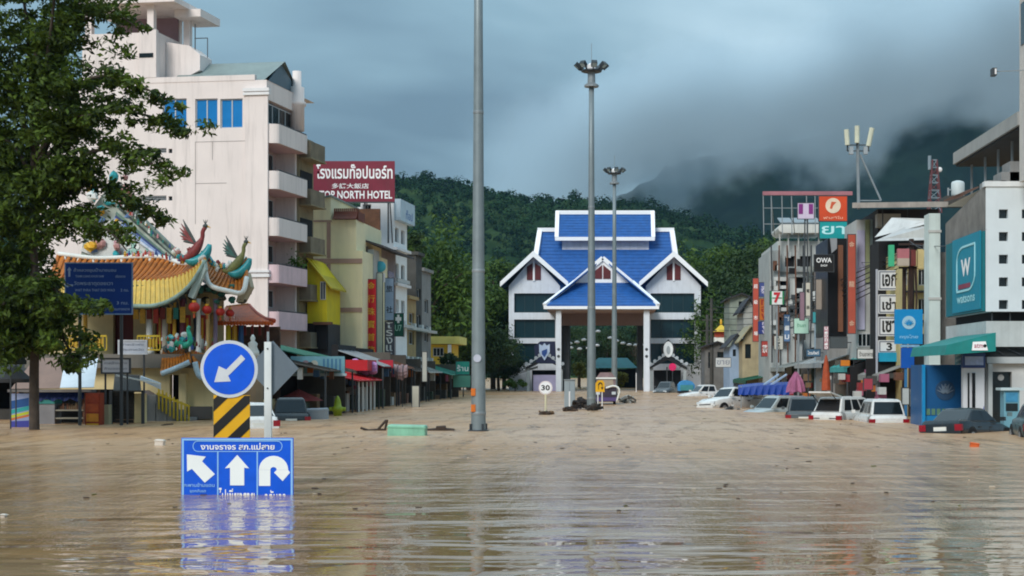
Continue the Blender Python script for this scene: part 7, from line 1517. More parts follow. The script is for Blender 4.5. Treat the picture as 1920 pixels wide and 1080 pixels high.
# ---- more faded boards crowding the right row
for px0, px1, y0, y1, Y, c, tx, lab in (
    (1500, 1508, 548, 600, 110, '#8d6f7c', None, 'dusty mauve vertical sign between the mint and white facades'), (1511, 1519, 530, 592, 108.5, '#cfcabb', '電器', 'ivory vertical sign with two dark characters'),
    (1530, 1541, 524, 580, 104, '#9a8f84', None, 'brown-grey weathered vertical board below the OWA sign'), (1545, 1553, 612, 655, 99, '#c98f9a', 'มือถือ', 'pale pink vertical shop board low on the right row'),
    (1470, 1481, 590, 640, 120, '#5f7fa8', 'ซิม', 'steel blue vertical board beside the 7 sign pole'), (1557, 1588, 632, 652, 99, '#4a4f52', None, 'slatted grey board under the black facade'),
    (1452, 1468, 630, 655, 122, '#c8c4b8', 'เสื้อ', 'small ivory board low before the cluttered white building'), (1428, 1440, 640, 668, 128, '#a33b34', '茶', 'small brick red board low beside the tan house'),
    (1608, 1640, 655, 672, 91, '#d4d6d2', 'ร้านอาหาร', 'white horizontal board above the teal tarpaulin'), (1512, 1538, 655, 668, 103, '#38607c', 'โทรศัพท์', 'slate blue horizontal board over the grey awning')):
    t_, fr_, w_, h_ = vbanner('shop_board', lab, px0, px1, y0, y1, Y, c, tx if tx and (y1 - y0) > (px1 - px0) else None, let_k if c in ('#cfcabb', '#c8c4b8', '#d4d6d2') else let_w, cat='sign')
    if tx and (y1 - y0) <= (px1 - px0) or (tx and len(tx) == 1): text(tx, fr_, w_ / 2, h_ / 2, h_ * .55, let_k if c in ('#cfcabb', '#c8c4b8', '#d4d6d2') else let_w, t_, w_ * .8)
    MB().bar(fr_.p(w_ * .5, h_ * .5, -.13), fr_.p(w_ * .5 + .9, h_ * .5, -.13), .06).build('bracket', steel_d, t_)
def facade_clutter():
    """meter boxes, grilles and air-conditioners bolted to the grey upper fronts"""
    t = bpy.data.objects['white_terrace_building']; rg = random.Random(8); Y = 126.2
    for k in range(34):
        px, py = rg.uniform(1443, 1548), rg.uniform(462, 655); c = P(px, py, Y); w, h = rg.uniform(.25, .9), rg.uniform(.25, .8)
        MB().box(c.x, c.x + w, Y - .3, Y - .02, c.z, c.z + h).build('wall_box', rg.choice([dgrey_w, ltgrey_w, steel_d, mat('aircon_white', '#c9ccca'), rust, dark_in]), t)
    for k in range(7):
        px = 1446 + 15 * k; MB().tube([P(px, 460, Y - .35), P(px + rg.uniform(-2, 2), 560, Y - .35), P(px + rg.uniform(-3, 3), 680, Y - .35)], .06, 6).build('down_pipe', rg.choice([ltgrey_w, steel_d, rust]), t)
facade_clutter()
# ================================================================ VEHICLES
tyre_m = mat('tyre_rubber', '#1a1a1a', .85, var=.2); rim_m = mat('alloy_rim', '#9a9da0', .4, metal=.5); trim_k = mat('black_trim', '#131416', .55, var=.1)
tail_m = mat('tail_lamp_red', '#8e1020', .25, .5, var=.05); head_m = mat('head_lamp', '#c9d2d8', .2); plate_m = mat('number_plate', '#d5d6d0', .5); glass_c = mat('car_glass', '#161c20', .08, .6, var=.2, scale=1)
CAR = {  # L, W, hood z, belt z, roof z, x of: windscreen base, roof front, roof rear, rear glass base, tail z
    'suv': (4.6, 1.82, 1.02, 1.08, 1.78, 1.05, .35, -1.75, -2.12, 1.08), 'sedan': (4.55, 1.76, .88, .95, 1.46, .95, .15, -.95, -1.65, 1.0),
    'hatch': (3.9, 1.7, .95, 1.0, 1.52, .85, .1, -1.35, -1.8, 1.0), 'pickup': (5.1, 1.8, 1.05, 1.12, 1.78, 1.15, .5, -.75, -.95, 1.1)}
def paint(name, c, rough=.28): return mat('car_paint_' + name, c, rough, .5, var=.10, scale=2.5, coat=.25, streak=.2, grime=(.30, .22, .14))
def car(kind, lab, cat, px, Y, yaw, sink, pm, roll=0.0, pitch=0.0, group='vehicles stranded in the flood', hatch=False, scale=1.0):
    L_, W_, zh, zb, zr, xw, xf, xr, xg, zt = CAR[kind]; h = L_ / 2; w = W_ / 2
    t = thing({'pickup': 'pickup_truck', 'suv': 'stranded_suv', 'sedan': 'stranded_car', 'hatch': 'stranded_car'}[kind], lab, cat, (0, 0, 0), group); ROOTLOC[t.name] = (0, 0, 0)
    # lower body: loft of sections along the length
    st = [(-h, .86, zt - .16), (-h + .12, .96, zt - .02), (-h + .5, 1, zt), (xg, 1, zt + .0), (xr - .2, 1, zb), (0, 1, zb), (xw, 1, zb - .02), (xw + .35, .99, zh), (h - .55, .96, zh - .09), (h - .15, .88, zh - .22), (h, .78, zh - .34)]
    if kind == 'pickup': st = [(-h, .97, zt - .04), (-h + .05, 1, zt), (-1.05, 1, zt), (-1.0, 1, zb), (0, 1, zb), (xw, 1, zb - .02), (xw + .35, .99, zh), (h - .5, .96, zh - .07), (h - .15, .9, zh - .2), (h, .8, zh - .36)]
    b = MB(); sec = []
    for x, k, z in st:
        ww = w * k; sec.append([(x, -ww * .9, .28), (x, -ww * 1.0, .5), (x, -ww * 1.0, z - .28), (x, -ww * .94, z - .06), (x, -ww * .82, z), (x, ww * .82, z), (x, ww * .94, z - .06), (x, ww * 1.0, z - .28), (x, ww * 1.0, .5), (x, ww * .9, .28)])
    for s_ in sec: b.v += s_
    n = 10
    for i in range(len(sec) - 1):
        for j in range(n): b.f.append((i * n + j, (i + 1) * n + j, (i + 1) * n + (j + 1) % n, i * n + (j + 1) % n)); b.m.append(0)
    b.f.append(tuple(range(n))); b.f.append(tuple(range(len(b.v) - 1, len(b.v) - n - 1, -1))); b.m += [0, 0]
    o = b.build('body', pm, t, True); md = o.modifiers.new('bevel', 'BEVEL'); md.width = .03; md.segments = 2; md.limit_method = 'ANGLE'
    # cabin
    c = MB(); wb, wt = w * .86, w * .70; fb, ft, rt, rb = xw + .02, xf, xr, xg
    zk = zb - .04; mid = []
    R0 = [(rb, -wb, zk), (fb, -wb, zk), (fb, wb, zk), (rb, wb, zk)]; R1 = [(rt, -wt, zr - .05), (ft, -wt, zr - .05), (ft, wt, zr - .05), (rt, wt, zr - .05)]; R2 = [(rt + .14, -wt * .86, zr), (ft - .16, -wt * .86, zr), (ft - .16, wt * .86, zr), (rt + .14, wt * .86, zr)]
    c.hexa(R0, R1); c.hexa(R1, R2); o = c.build('cabin', pm, t); md = o.modifiers.new('bevel', 'BEVEL'); md.width = .05; md.segments = 3; md.limit_method = 'ANGLE'
    def q(f, s_, y): # point on the side face: f along, s_ up
        x0 = rb + (fb - rb) * f; x1 = rt + (ft - rt) * f; return Vector((x0 + (x1 - x0) * s_, y * (wb + (wt - wb) * s_) + y * .012, zk + (zr - .05 - zk) * s_))
    cuts = (.08, .35, .62, .94) if kind == 'suv' else (.08, .5, .93) if kind == 'pickup' else (.12, .52, .94)
    for y in (-1, 1):
        for a, d in zip(cuts[:-1], cuts[1:]):
            f0, f1 = a + .025, d - .025; pts = [q(f0, .14, y), q(f1, .14, y), q(f1, .88, y), q(f0, .88, y)]; inn = [p - Vector((0, y * .02, 0)) for p in pts]
            MB().hexa(inn if y < 0 else inn[::-1], pts if y < 0 else pts[::-1]).build('side_window', glass_c, t)
    def end(xb_, xt_, d):
        s0, s1 = .10, .90; A = []
        for s_, k in ((s0, -1), (s0, 1), (s1, 1), (s1, -1)): ww_ = (wb + (wt - wb) * s_) * .88; A.append(Vector((xb_ + (xt_ - xb_) * s_ + d * .016, k * ww_, zk + (zr - .05 - zk) * s_)))
        return A
    A = end(fb, ft, 1); MB().hexa([p - Vector((.03, 0, .0)) for p in A], A).build('windscreen', glass_c, t)
    if not hatch: A = end(rb, rt, -1); MB().hexa([p + Vector((.03, 0, 0)) for p in A][::-1], A[::-1]).build('rear_window', glass_c, t)
    # lamps, bumpers, plates
    for y in (-1, 1):
        MB().box(-h - .012, -h + .12, y * w * .84 - .14, y * w * .84 + .14, zt - .42, zt - .18).build('tail_light', tail_m, t); MB().box(h - .2, h - .012, y * w * .66 - .18, y * w * .66 + .18, zh - .42, zh - .26).build('headlight', head_m, t)
        m = MB(); m.box(xw - .15, xw + .02, y * (w + .10) - .08, y * (w + .10) + .08, zb + .02, zb + .17); m.build('wing_mirror', pm, t)
        for xx in (xw - .15, xw - 1.0): MB().box(xx - .008, xx + .008, y * w * 1.003 - .006, y * w * 1.003 + .006, .5, zb - .3).build('door_seam', trim_k, t)
        for xx in (xw - .85, xw - 1.75): MB().box(xx - .1, xx + .1, y * w * 1.0 - .02, y * w * 1.0 + .02 , zb - .25, zb - .2).build('door_handle', pm if kind != 'pickup' else trim_k, t)
        for xx in (-h + .85, h - .85):
            MB().tube([(xx, y * (w - .12), .34), (xx, y * (w + .012), .34)], .40, 20).build('wheel_arch', trim_k, t)
            wl = MB().tube([(xx, y * (w - .2), .33), (xx, y * (w + .03), .33)], .33, 20).build('wheel', tyre_m, t); MB().tube([(xx, y * (w + .03), .33), (xx, y * (w + .04), .33)], .21, 14).build('rim', rim_m, wl)
    MB().box(-h - .07, -h + .2, -w * .92, w * .92, .35, .58).build('rear_bumper', pm if kind != 'pickup' else trim_k, t); MB().box(h - .25, h + .05, -w * .8, w * .8, .33, .55).build('front_bumper', pm, t)
    MB().box(-h - .03, -h + .02, -.26, .26, zt - .42, zt - .27).build('number_plate', plate_m, t); MB().box(h - .02, h + .03, -.5, .5, .58, zh - .42).build('grille', trim_k, t)
    if kind == 'pickup':
        MB().box(-h + .12, -1.1, -w * .84, w * .84, zt + .002, zt + .02).build('bed_floor', trim_k, t)
        for y in (-1, 1): MB().box(-h + .02, -1.05, y * w * .9 - .05, y * w * .9 + .05, zt + .001, zt + .14).build('bed_rail', pm, t)
    if hatch:
        m = MB(); A = end(rb, rt, -1); m.face(A); m.face([Vector((-h - .02, -w * .72, .75)), Vector((-h - .02, w * .72, .75)), Vector((rb - .02, w * .8, zk + .05)), Vector((rb - .02, -w * .8, zk + .05))]); m.build('open_boot', dark_in, t)
        MB().hexa([(rt, -wt * .95, zr - .02), (rt, wt * .95, zr - .02), (rt - 1.0, wt * .95, zr + .2), (rt - 1.0, -wt * .95, zr + .2)], [(rt, -wt * .95, zr + .06), (rt, wt * .95, zr + .06), (rt - 1.0, wt * .95, zr + .27), (rt - 1.0, -wt * .95, zr + .27)]).build('raised_tailgate', pm, t)
        for y in (-1, 1): MB().bar((rt - .1, y * wt * .9, zr - .35), (rt - .75, y * wt * .9, zr + .1), .03).build('gas_strut', trim_k, t)
    MB().box(xr + .2, xf - .3, -.02, .02, zr + .001, zr + .02).build('roof_rib', pm, t)
    t.location = (X(px, Y), Y, -sink); t.rotation_euler = (R(roll), R(pitch), R(yaw)); t.scale = (scale,) * 3
    return t
pw, ps, pk, pg = paint('white', '#d9dad8'), paint('silver', '#9fa8a9'), paint('black', '#22272b', .22), paint('grey', '#4d5356')
car('pickup', 'white pickup near the gate, nose to the left', 'pickup', 1322, 153, 205, .72, pw)
car('pickup', 'white pickup before the blue tarpaulin with its pale nose towards the street', 'pickup', 1374, 104, 222, .5, pw, roll=3, pitch=-2)
car('suv', 'silver station car under the blue tarpaulin, sunk to its windows', 'car', 1456, 92, 214, .88, ps)
car('suv', 'dark car seen from behind with red tail light, between silver and white cars', 'car', 1506, 81, 84, .74, pg)
car('suv', 'white car with its tailgate raised and black boot open', 'car', 1594, 78, 50, .70, pw, hatch=True)
car('suv', 'white car seen squarely from behind with dark rear window, beside the blue kiosk', 'car', 1648, 74, 92, .74, pw)
car('sedan', 'black car tilted before the blue kiosk, sunk to its windows', 'car', 1818, 61, 50, .58, pk, roll=-3, pitch=2)
car('hatch', 'grey car cut off by the right picture edge', 'car', 1950, 57, 84, .35, mat('car_paint_bluegrey', '#5f7478', .3, .5, var=.1, coat=.2))
car('hatch', 'white car with visible wheel directly behind the striped marker', 'car', 462, 66, 118, .5, pw)
car('suv', 'dark car with pale reflections beyond the white post', 'car', 542, 77, 104, .72, pk)
car('pickup', 'dark pickup standing under the right guard pavilion', 'pickup', 1250, 178, 250, .55, pg)
def box_truck():
    Y = 172.0; t = thing('tank_truck', 'small truck with bright blue covered load near the right tower', 'truck', (X(1290, Y), Y, 0), 'vehicles stranded in the flood'); k = Y / F
    x0, x1 = X(1272, Y), X(1303, Y); zt = Z(713, Y); m = MB(); n = 8; pr = [(x0 + (x1 - x0) * i / n, Z(722, Y) + (zt - Z(722, Y)) * math.sin(math.pi * i / n) ** .5) for i in range(n + 1)]
    m.hexa([(x, Y, z) for x, z in [(x0, .25)] + pr + [(x1, .25)]], [(x, Y + 3, z) for x, z in [(x0, .25)] + pr + [(x1, .25)]]); m.build('covered_load', mat('sky_blue_cover', '#3f8fc9', .5, var=.2, scale=1.5), t)
    MB().box(x0, x1, Y - .1, Y + 3.1, -.2, .24).build('chassis', trim_k, t); MB().box(x0 + .2, x1 - .2, Y - .14, Y - .101, .3, .9).build('tailboard', mat('teal_board', '#3f8a92', .6), t)
    for x in (x0 + .25, x1 - .25): MB().tube([(x - .12, Y + .5, -.1), (x + .12, Y + .5, -.1)], .4, 14).build('wheel', tyre_m, t)
box_truck()
def median_truck():
    Y = 112.0; t = thing('market_truck', 'crowded truck with pale rounded front behind the yellow warning sign', 'truck', (X(1135, Y), Y, 0), 'vehicles stranded in the flood'); c = X(1136, Y)
    MB().box(c - .75, c + .75, Y, Y + 4.2, .2, 1.2).build('body', mat('dark_plum_body', '#3c3444', .5, var=.3), t); MB().prism(front(c, Y + .8, 0), [(-.7, 1.2), (.7, 1.2), (.66, 1.9), (.4, 2.25), (-.4, 2.25), (-.66, 1.9)], -3.4, 0).build('cab_roof', mat('dusty_rose_roof', '#8d7678', .6, var=.3, scale=2), t)
    MB().prism(front(c, Y + .79, 0), [(-.55, 1.25), (.55, 1.25), (.5, 1.75), (-.5, 1.75)], .0, .02).build('windscreen', mat('pale_reflecting_glass', '#a99a88', .15), t); MB().box(c - .72, c + .72, Y + .7, Y + .8, 1.78, 1.9).build('visor', trim_w, t)
    for s_ in (-1, 1): MB().box(c + s_ * .55 - .14, c + s_ * .55 + .14, Y - .03, Y - .001, .7, .9).build('headlight', head_m, t); MB().tube([(c + s_ * .6 - .1, Y + .7, .1), (c + s_ * .6 + .1, Y + .7, .1)], .4, 14).build('wheel', tyre_m, t)
    MB().box(c - .78, c + .78, Y - .12, Y - .031, .25, .5).build('bumper', mat('violet_bumper', '#54457a', .5), t); MB().tube(resample(curve3([Vector((c + .75, Y - .1, .2)), Vector((c + .95, Y - .1, 1.0)), Vector((c + .6, Y - .1, 1.3)), Vector((c, Y - .1, 1.15))]), 12), .07, 8).build('pale_bull_bar', trim_w, t, True)
median_truck()
# ================================================================ FLOTSAM AND SMALL THINGS
def floating_box(name, lab, px0, px1, y0, yw, m, tilt=2.0, d=.8, cat='box'):
    Y = 6780 / (yw - 698); c = X((px0 + px1) / 2, Y); w = X(px1, Y) - X(px0, Y); h = Z(y0, Y); t = thing(name, lab, cat, (c, Y, 0)); ROOTLOC[t.name] = (0, 0, 0)
    b = MB().box(-w / 2, w / 2, 0, d, -.25, h); o = b.build('shell', m, t); md = o.modifiers.new('bevel', 'BEVEL'); md.width = min(.05, h * .2); md.segments = 2
    MB().box(-w / 2 - .02, w / 2 + .02, -.02, d + .02, h * .72, h * .80).build('lid_seam', m, t)
    t.rotation_euler = (0, R(tilt), 0); return t
floating_box('floating_freezer', 'pale mint green freezer chest floating in the middle of the street', 726, 797, 797, 817, mat('mint_enamel', '#7fb79c', .45, var=.2, scale=2.5, streak=.4), 1.5, .7, 'freezer')
floating_box('floating_box', 'pale grey metal box floating beyond the white post', 571, 610, 766, 786, mat('pale_grey_metal', '#9aa0a6', .5, var=.15), -2, 1.0)
floating_box('foam_box', 'small white foam box floating left of the blue lane board', 289, 306, 824, 835, mat('foam_white', '#cfc4b8', .8, var=.1), 4, .25)
floating_box('orange_float', 'tiny orange object floating before the black car', 1820, 1836, 830, 838, mat('float_orange', '#d2612a', .6, var=.2), 8, .2, 'float')
floating_box('foam_scrap', 'tiny pale scrap floating at the far left of the near water', 0, 9, 964, 970, mat('foam_white', '#cfc4b8'), 5, .1, 'litter')
def driftwood(lab, pts, Y, r=.05, m=None, group='driftwood on the flood'):
    t = thing('driftwood', lab, 'driftwood', tuple(P(*pts[0][0], Y)), group); bm_ = m or mat('wet_wood', '#3a2c22', .7, var=.3, scale=4)
    for l in pts: ps = [P(a, b, Y) for a, b in l]; MB().tube(resample(curve3(ps), 8) if len(ps) > 2 else ps, [r] * (8 if len(ps) > 2 else 2), 6).build('branch', bm_, t)
driftwood('broken dark branch sticking up beside the mint green freezer', [[(686, 808), (705, 806), (724, 806)], [(708, 806), (724, 788)], [(722, 806), (726, 787)], [(676, 802), (690, 807)]], 62, .05)
driftwood('low dark plank floating between the freezer and the nearest mast', [[(800, 808), (830, 806), (852, 808)], [(818, 803), (836, 802)]], 62, .09)
driftwood('short dark log floating just before the speed sign', [[(1008, 782), (1040, 779)], [(1020, 776), (1032, 781)]], 86, .09)
driftwood('thin bent twig floating left of the freezer branch', [[(290, 806), (305, 797), (325, 795)]], 68, .03)
rgd = random.Random(31)
def heap(lab, px, py, w, h, Y, cols, n=16):
    t = thing('debris_heap', lab, 'debris', (X(px, Y), Y, 0), 'debris heaps around the median')
    for i in range(n):
        x = X(px + rgd.uniform(-w, w) * .8, Y); z = max(.0, Z(py + h * rgd.uniform(-.6, 1), Y)); s = rgd.uniform(.12, .38); a = rgd.uniform(0, 3); c = Vector((x, Y + rgd.uniform(-.5, .5), z * (1 - .4 * abs(x - X(px, Y)) / max(.1, X(px + w, Y) - X(px, Y)))))
        d = Vector((math.cos(a), .4, rgd.uniform(-.2, .6))).normalized(); m = mat('debris_' + rgd.choice(cols).strip('#'), rgd.choice(cols), .75, var=.35, scale=4)
        if i % 3: MB().bar(c - d * s, c + d * s, rgd.uniform(.06, .22), rgd.uniform(.05, .2)).build('plank', m, t)
        else: MB().ball(c, s * .7, s * .6, s * .4, 8, 5, jit=.3).build('lump', m, t)
heap('dark red and brown debris heap left of the middle lamp mast', 1090, 752, 16, 12, 98, ['#4b2226', '#2c2522', '#3d302b', '#6a5a50'], 26)
heap('blackish debris at the foot of the middle lamp mast', 1112, 762, 12, 5, 95, ['#2b2724', '#4d4743', '#3a322c'], 14)
heap('brown debris at the foot of the speed sign', 1026, 775, 10, 4, 85.5, ['#5b4026', '#3c2d20', '#6f5334'], 10)
heap('small dark debris at the foot of the thin white post', 1068, 768, 10, 4, 93, ['#4a3526', '#35291f'], 9)
heap('pale and black wreckage right of the yellow warning sign', 1175, 746, 17, 10, 118, ['#a9a6a0', '#26262a', '#575048', '#8c8680'], 24)
heap('tangled dark wreckage before the white pickup on the right', 1372, 768, 14, 5, 97, ['#2c2a2a', '#5c5650', '#a39c94'], 14)
def street_cabinet():
    Y = 100.0; fr = front(X(1058, Y), Y, -1.3); w = uv(fr, 1078, 0)[0]; h = uv(fr, 0, 713)[1]; t = thing('street_cabinet', 'grey electrical street cabinet on the median behind a white post', 'cabinet', (X(1068, Y), Y, 0))
    MB().fbox(fr, 0, w, .6, h, -.4, 0).build('body', mat('cabinet_grey', '#8f9aa0', .5, var=.1), t, bevel=.02); MB().fbox(fr, w * .49, w * .51, .7, h - .1, .001, .01).build('door_seam', steel_d, t); MB().fbox(fr, -.04, w + .04, h + .001, h + .06, -.45, .05).build('rain_cap', steel, t); MB().fbox(fr, .1, w - .1, 0, .599, -.35, -.05).build('plinth', grey_w, t)
street_cabinet()
for px_, y0_, yw_, lab_ in ((1068, 735, 768, 'thin white marker post before the grey street cabinet'), (1193, 700, 735, 'white marker post inside the gate opening')):
    Y_ = 6780 / (yw_ - 698); t_ = thing('marker_post', lab_, 'post', (X(px_, Y_), Y_, 0), 'white marker posts'); MB().tube([(X(px_, Y_), Y_, -1.3), (X(px_, Y_), Y_, Z(y0_, Y_))], .05, 8).build('shaft', white_p, t_); MB().ball((X(px_, Y_), Y_, Z(y0_, Y_)), .055, None, .04).build('cap', white_p, t_)
def canopy_stall():
    Y = 228.0; t = thing('gate_canopy', 'dark teal canopy seen through the gate opening', 'canopy', (X(1155, Y), Y, 0)); k = Y / F
    MB().hexa([P(1100, 690, Y), P(1196, 690, Y), P(1196, 690, Y + 6), P(1100, 690, Y + 6)], [P(1122, 671, Y + 2), P(1176, 671, Y + 2), P(1176, 671, Y + 4), P(1122, 671, Y + 4)]).build('roof', mat('dark_teal_canopy', '#1f5a62', .6, var=.2), t)
    for px in (1103, 1193): MB().bar((X(px, Y), Y + .2, -1.3), (X(px, Y), Y + .2, Z(690, Y)), .2).build('post', steel_d, t)
    MB().box(X(1100, Y), X(1196, Y), Y + 5, Y + 5.3, -1.3, Z(692, Y)).build('back_screen', dark_in, t)
canopy_stall()
def lamp_string(lab, a, b, n, Y):
    t = thing('string_lights', lab, 'string lights', tuple(P(*a, Y)), 'strings of white lamps beyond the gate'); A, B = P(*a, Y), P(*b, Y); pts = [A.lerp(B, i / 12) - Vector((0, 0, 1)) * .5 * math.sin(math.pi * i / 12) for i in range(13)]; MB().tube(pts, .03, 5).build('cable', steel_d, t)
    for i in range(n): p = A.lerp(B, (i + .5) / n) - Vector((0, 0, .3 + .5 * math.sin(math.pi * (i + .5) / n))); MB().lathe(tuple(p), [(.16, -.18), (.36, -.1), (.36, .06), (.1, .16)], 10).build('lamp_shade', white_p, t)
lamp_string('upper string of white lamps left of centre beyond the gate', (1062, 640), (1128, 612), 5, 222); lamp_string('lower string of white lamps left of centre beyond the gate', (1062, 646), (1128, 640), 4, 226); lamp_string('string of white lamps right of centre beyond the gate', (1138, 626), (1210, 642), 6, 222)
# overhead cables along the right row
t_ = thing('overhead_cables', 'sagging black overhead cables running along the right row', 'cables', (14, 110, 6))
for k_ in range(6):
    a_, b_ = P(1712, 462 + 9 * k_, 82), P(1336 + 3 * k_, 575 + 11 * k_, 170); MB().tube([a_.lerp(b_, i / 10) - Vector((0, 0, 1.2 * math.sin(math.pi * i / 10))) for i in range(11)], .03, 5).build('cable', trim_k, t_)
for i_, (px_, Y_) in enumerate(((1334, 168), (1326, 172))):
    t_ = thing('utility_pole', ['dark concrete utility pole right of the gate', 'second dark utility pole nearest the gate tower'][i_], 'utility pole', (X(px_, Y_), Y_, 0)); MB().tube([(X(px_, Y_), Y_, -1.3), (X(px_, Y_), Y_, Z(560 + 30 * i_, Y_))], [.22, .15], 10).build('pole', dgrey_w, t_)
    for y in (580, 600, 620): MB().bar(P(px_ - 10, y + 20 * i_, Y_), P(px_ + 10, y + 20 * i_, Y_), .12).build('crossarm', dgrey_w, t_)

def litter(n):
    """countless small scraps, twigs and foam flecks drifting on the stream"""
    rg = random.Random(77); m = MB()
    for i in range(n):
        Y = 26 * math.exp(rg.uniform(0, 1.55)); x = rg.uniform(-.33, .24) * Y; L_ = rg.uniform(.015, .06) * (.6 + Y / 60); a = rg.gauss(0, .5); d = Vector((math.cos(a), math.sin(a), 0)) * L_; s_ = Vector((-d.y, d.x, 0)).normalized() * rg.uniform(.01, .05); c = Vector((x, Y, .004)); h = Vector((0, 0, rg.uniform(.006, .025)))
        m.hexa([c - d - s_, c + d - s_ * .6, c + d + s_, c - d * .8 + s_], [c - d * .9 - s_ * .7 + h, c + d * .8 - s_ * .5 + h, c + d * .9 + s_ * .7 + h, c - d * .7 + s_ * .7 + h], 0 if rg.random() < .7 else 1 if rg.random() < .7 else 2)
    return stuff(m.build('floating_litter', [mat('wet_wood', '#3a2c22'), mat('foam_fleck', '#b3a592', .8), mat('leaf_litter', '#5a5a2c', .7)]))
litter(190)
# ================================================================ TREES
bark = mat('grey_brown_bark', '#4a4038', .9, var=.35, scale=3, bump=.4, bscale=10)
def leaf_mesh(name, C, rad, n, size, mt, rng, flat=.55, outward=.4):
    """many small folded leaves scattered through clumps: C = centres (k,3), rad = clump radii"""
    C = np.asarray(C, float); k = len(C); rad = np.asarray(rad, float).reshape(k, 1, 1)
    d = rng.normal(size=(k, n, 3)); d /= np.linalg.norm(d, axis=2, keepdims=True); r = rng.uniform(0, 1, (k, n, 1)) ** .45
    p = C[:, None, :] + d * r * rad * np.array([1, 1, flat])
    nrm = rng.normal(size=(k, n, 3)) * .8 + d * outward + np.array([0, -.15, .75]); nrm /= np.linalg.norm(nrm, axis=2, keepdims=True)
    a = np.cross(nrm, rng.normal(size=(k, n, 3))); a /= np.linalg.norm(a, axis=2, keepdims=True); b = np.cross(nrm, a)
    s = size * rng.uniform(.6, 1.25, (k, n, 1)); drop = np.array([0, 0, -1]) * s * .25
    V = np.stack([p - a * s, p + b * s * .42, p + a * s + drop, p - b * s * .42], axis=2).reshape(-1, 3); m = k * n
    me = bpy.data.meshes.new(name); me.vertices.add(4 * m); me.vertices.foreach_set('co', V.ravel()); me.loops.add(4 * m); me.loops.foreach_set('vertex_index', np.arange(4 * m)); me.polygons.add(m); me.polygons.foreach_set('loop_start', np.arange(m) * 4); me.update(calc_edges=True); me.materials.append(mt); return me
def near_tree():
    rng = np.random.default_rng(17); Y0 = 63.0; base = Vector((X(65, Y0), Y0, -1.3))
    t = thing('broadleaf_tree', 'large dark broadleaf tree hanging over the left edge before the pink hotel', 'tree', (base.x, Y0, 0)); off = Vector((base.x, Y0, 0))
    top = P(66, 60, Y0); tr = resample(curve3([base, P(64, 700, Y0), P(68, 560, Y0), P(60, 400, Y0 + .3), P(66, 220, Y0), top]), 24)
    MB().tube(tr, [.21 - .006 * i for i in range(24)], 12).build('trunk', bark, t, True)
    br = [[(62, 300), (120, 90), (190, 20), (262, 55)], [(62, 330), (150, 160), (235, 150), (312, 188)], [(64, 320), (170, 215), (270, 215), (352, 252)], [(64, 390), (160, 290), (250, 288), (326, 340)],
          [(64, 420), (160, 345), (235, 365), (298, 415)], [(66, 450), (140, 410), (200, 430), (238, 470)], [(66, 520), (90, 530), (120, 556), (172, 576)], [(66, 520), (98, 560), (122, 640), (150, 692)],
          [(62, 280), (10, 160), (-70, 90), (-140, 60)], [(62, 330), (10, 260), (-60, 230)], [(62, 420), (5, 410), (-60, 450)], [(66, 520), (20, 560), (-30, 600)], [(62, 260), (95, 60), (110, -110)], [(62, 240), (50, 40), (20, -140)], [(66, 500), (35, 600), (22, 670)],
          [(64, 400), (110, 330), (150, 320)], [(64, 300), (120, 230), (170, 215)], [(62, 200), (130, 30), (200, -60)], [(64, 360), (30, 330), (0, 330)], [(64, 560), (90, 590), (95, 650)]]
    Cs, Rs = [], []
    for l in br:
        dy = rng.uniform(-2.6, 1.8); n = len(l); pts = [P(a, b, Y0 + dy * i / (n - 1)) for i, (a, b) in enumerate(l)]; c = resample(curve3(pts), 14)
        MB().tube(c, [.10 * (1 - i / 15) + .012 for i in range(14)], 7).build('limb', bark, t, True)
        for i in range(3, 14):
            far = i / 13
            for q in range(3 if i < 12 else 2):
                j = Vector(rng.normal(size=3) * np.array([.45, .8, .26]) * (1.15 - .45 * far)); Cs.append(tuple(c[i] + j - off)); Rs.append(rng.uniform(.38, .8) * (1.1 - .35 * far))
    # inner mass
    for k in range(230):
        py = rng.uniform(-120, 470); px = rng.normal(55, 75) if py < 330 else rng.normal(40, 48); Cs.append(tuple(P(px, py, Y0 + rng.uniform(-2, 2.6)) - off)); Rs.append(rng.uniform(.5, .95))
    for k in range(95):
        px, py = rng.normal(22, 36), rng.uniform(470, 670); Cs.append(tuple(P(px, py, Y0 + rng.uniform(-1, 2)) - off)); Rs.append(rng.uniform(.35, .7))
    def clear(c): px = CX + (c[0] + off.x) * F / (c[1] + off.y); py = CY - (c[2] - EYE) * F / (c[1] + off.y); return not (px > 108 and 448 < py < 562)
    kp = [i for i, c in enumerate(Cs) if clear(c)]; Cs = [Cs[i] for i in kp]; Rs = [Rs[i] for i in kp]      # the wind has opened a gap beside the road sign
    me = leaf_mesh('crown', Cs, Rs, 58, .15, leaf_material('broad_leaves', (0.105, 0.165, 0.018), (0.006, 0.015, 0.004), 1.1, .28), rng); o = bpy.data.objects.new('crown', me); COL.objects.link(o); o.parent = t; ROOTLOC[o.name] = tuple(off)
near_tree()
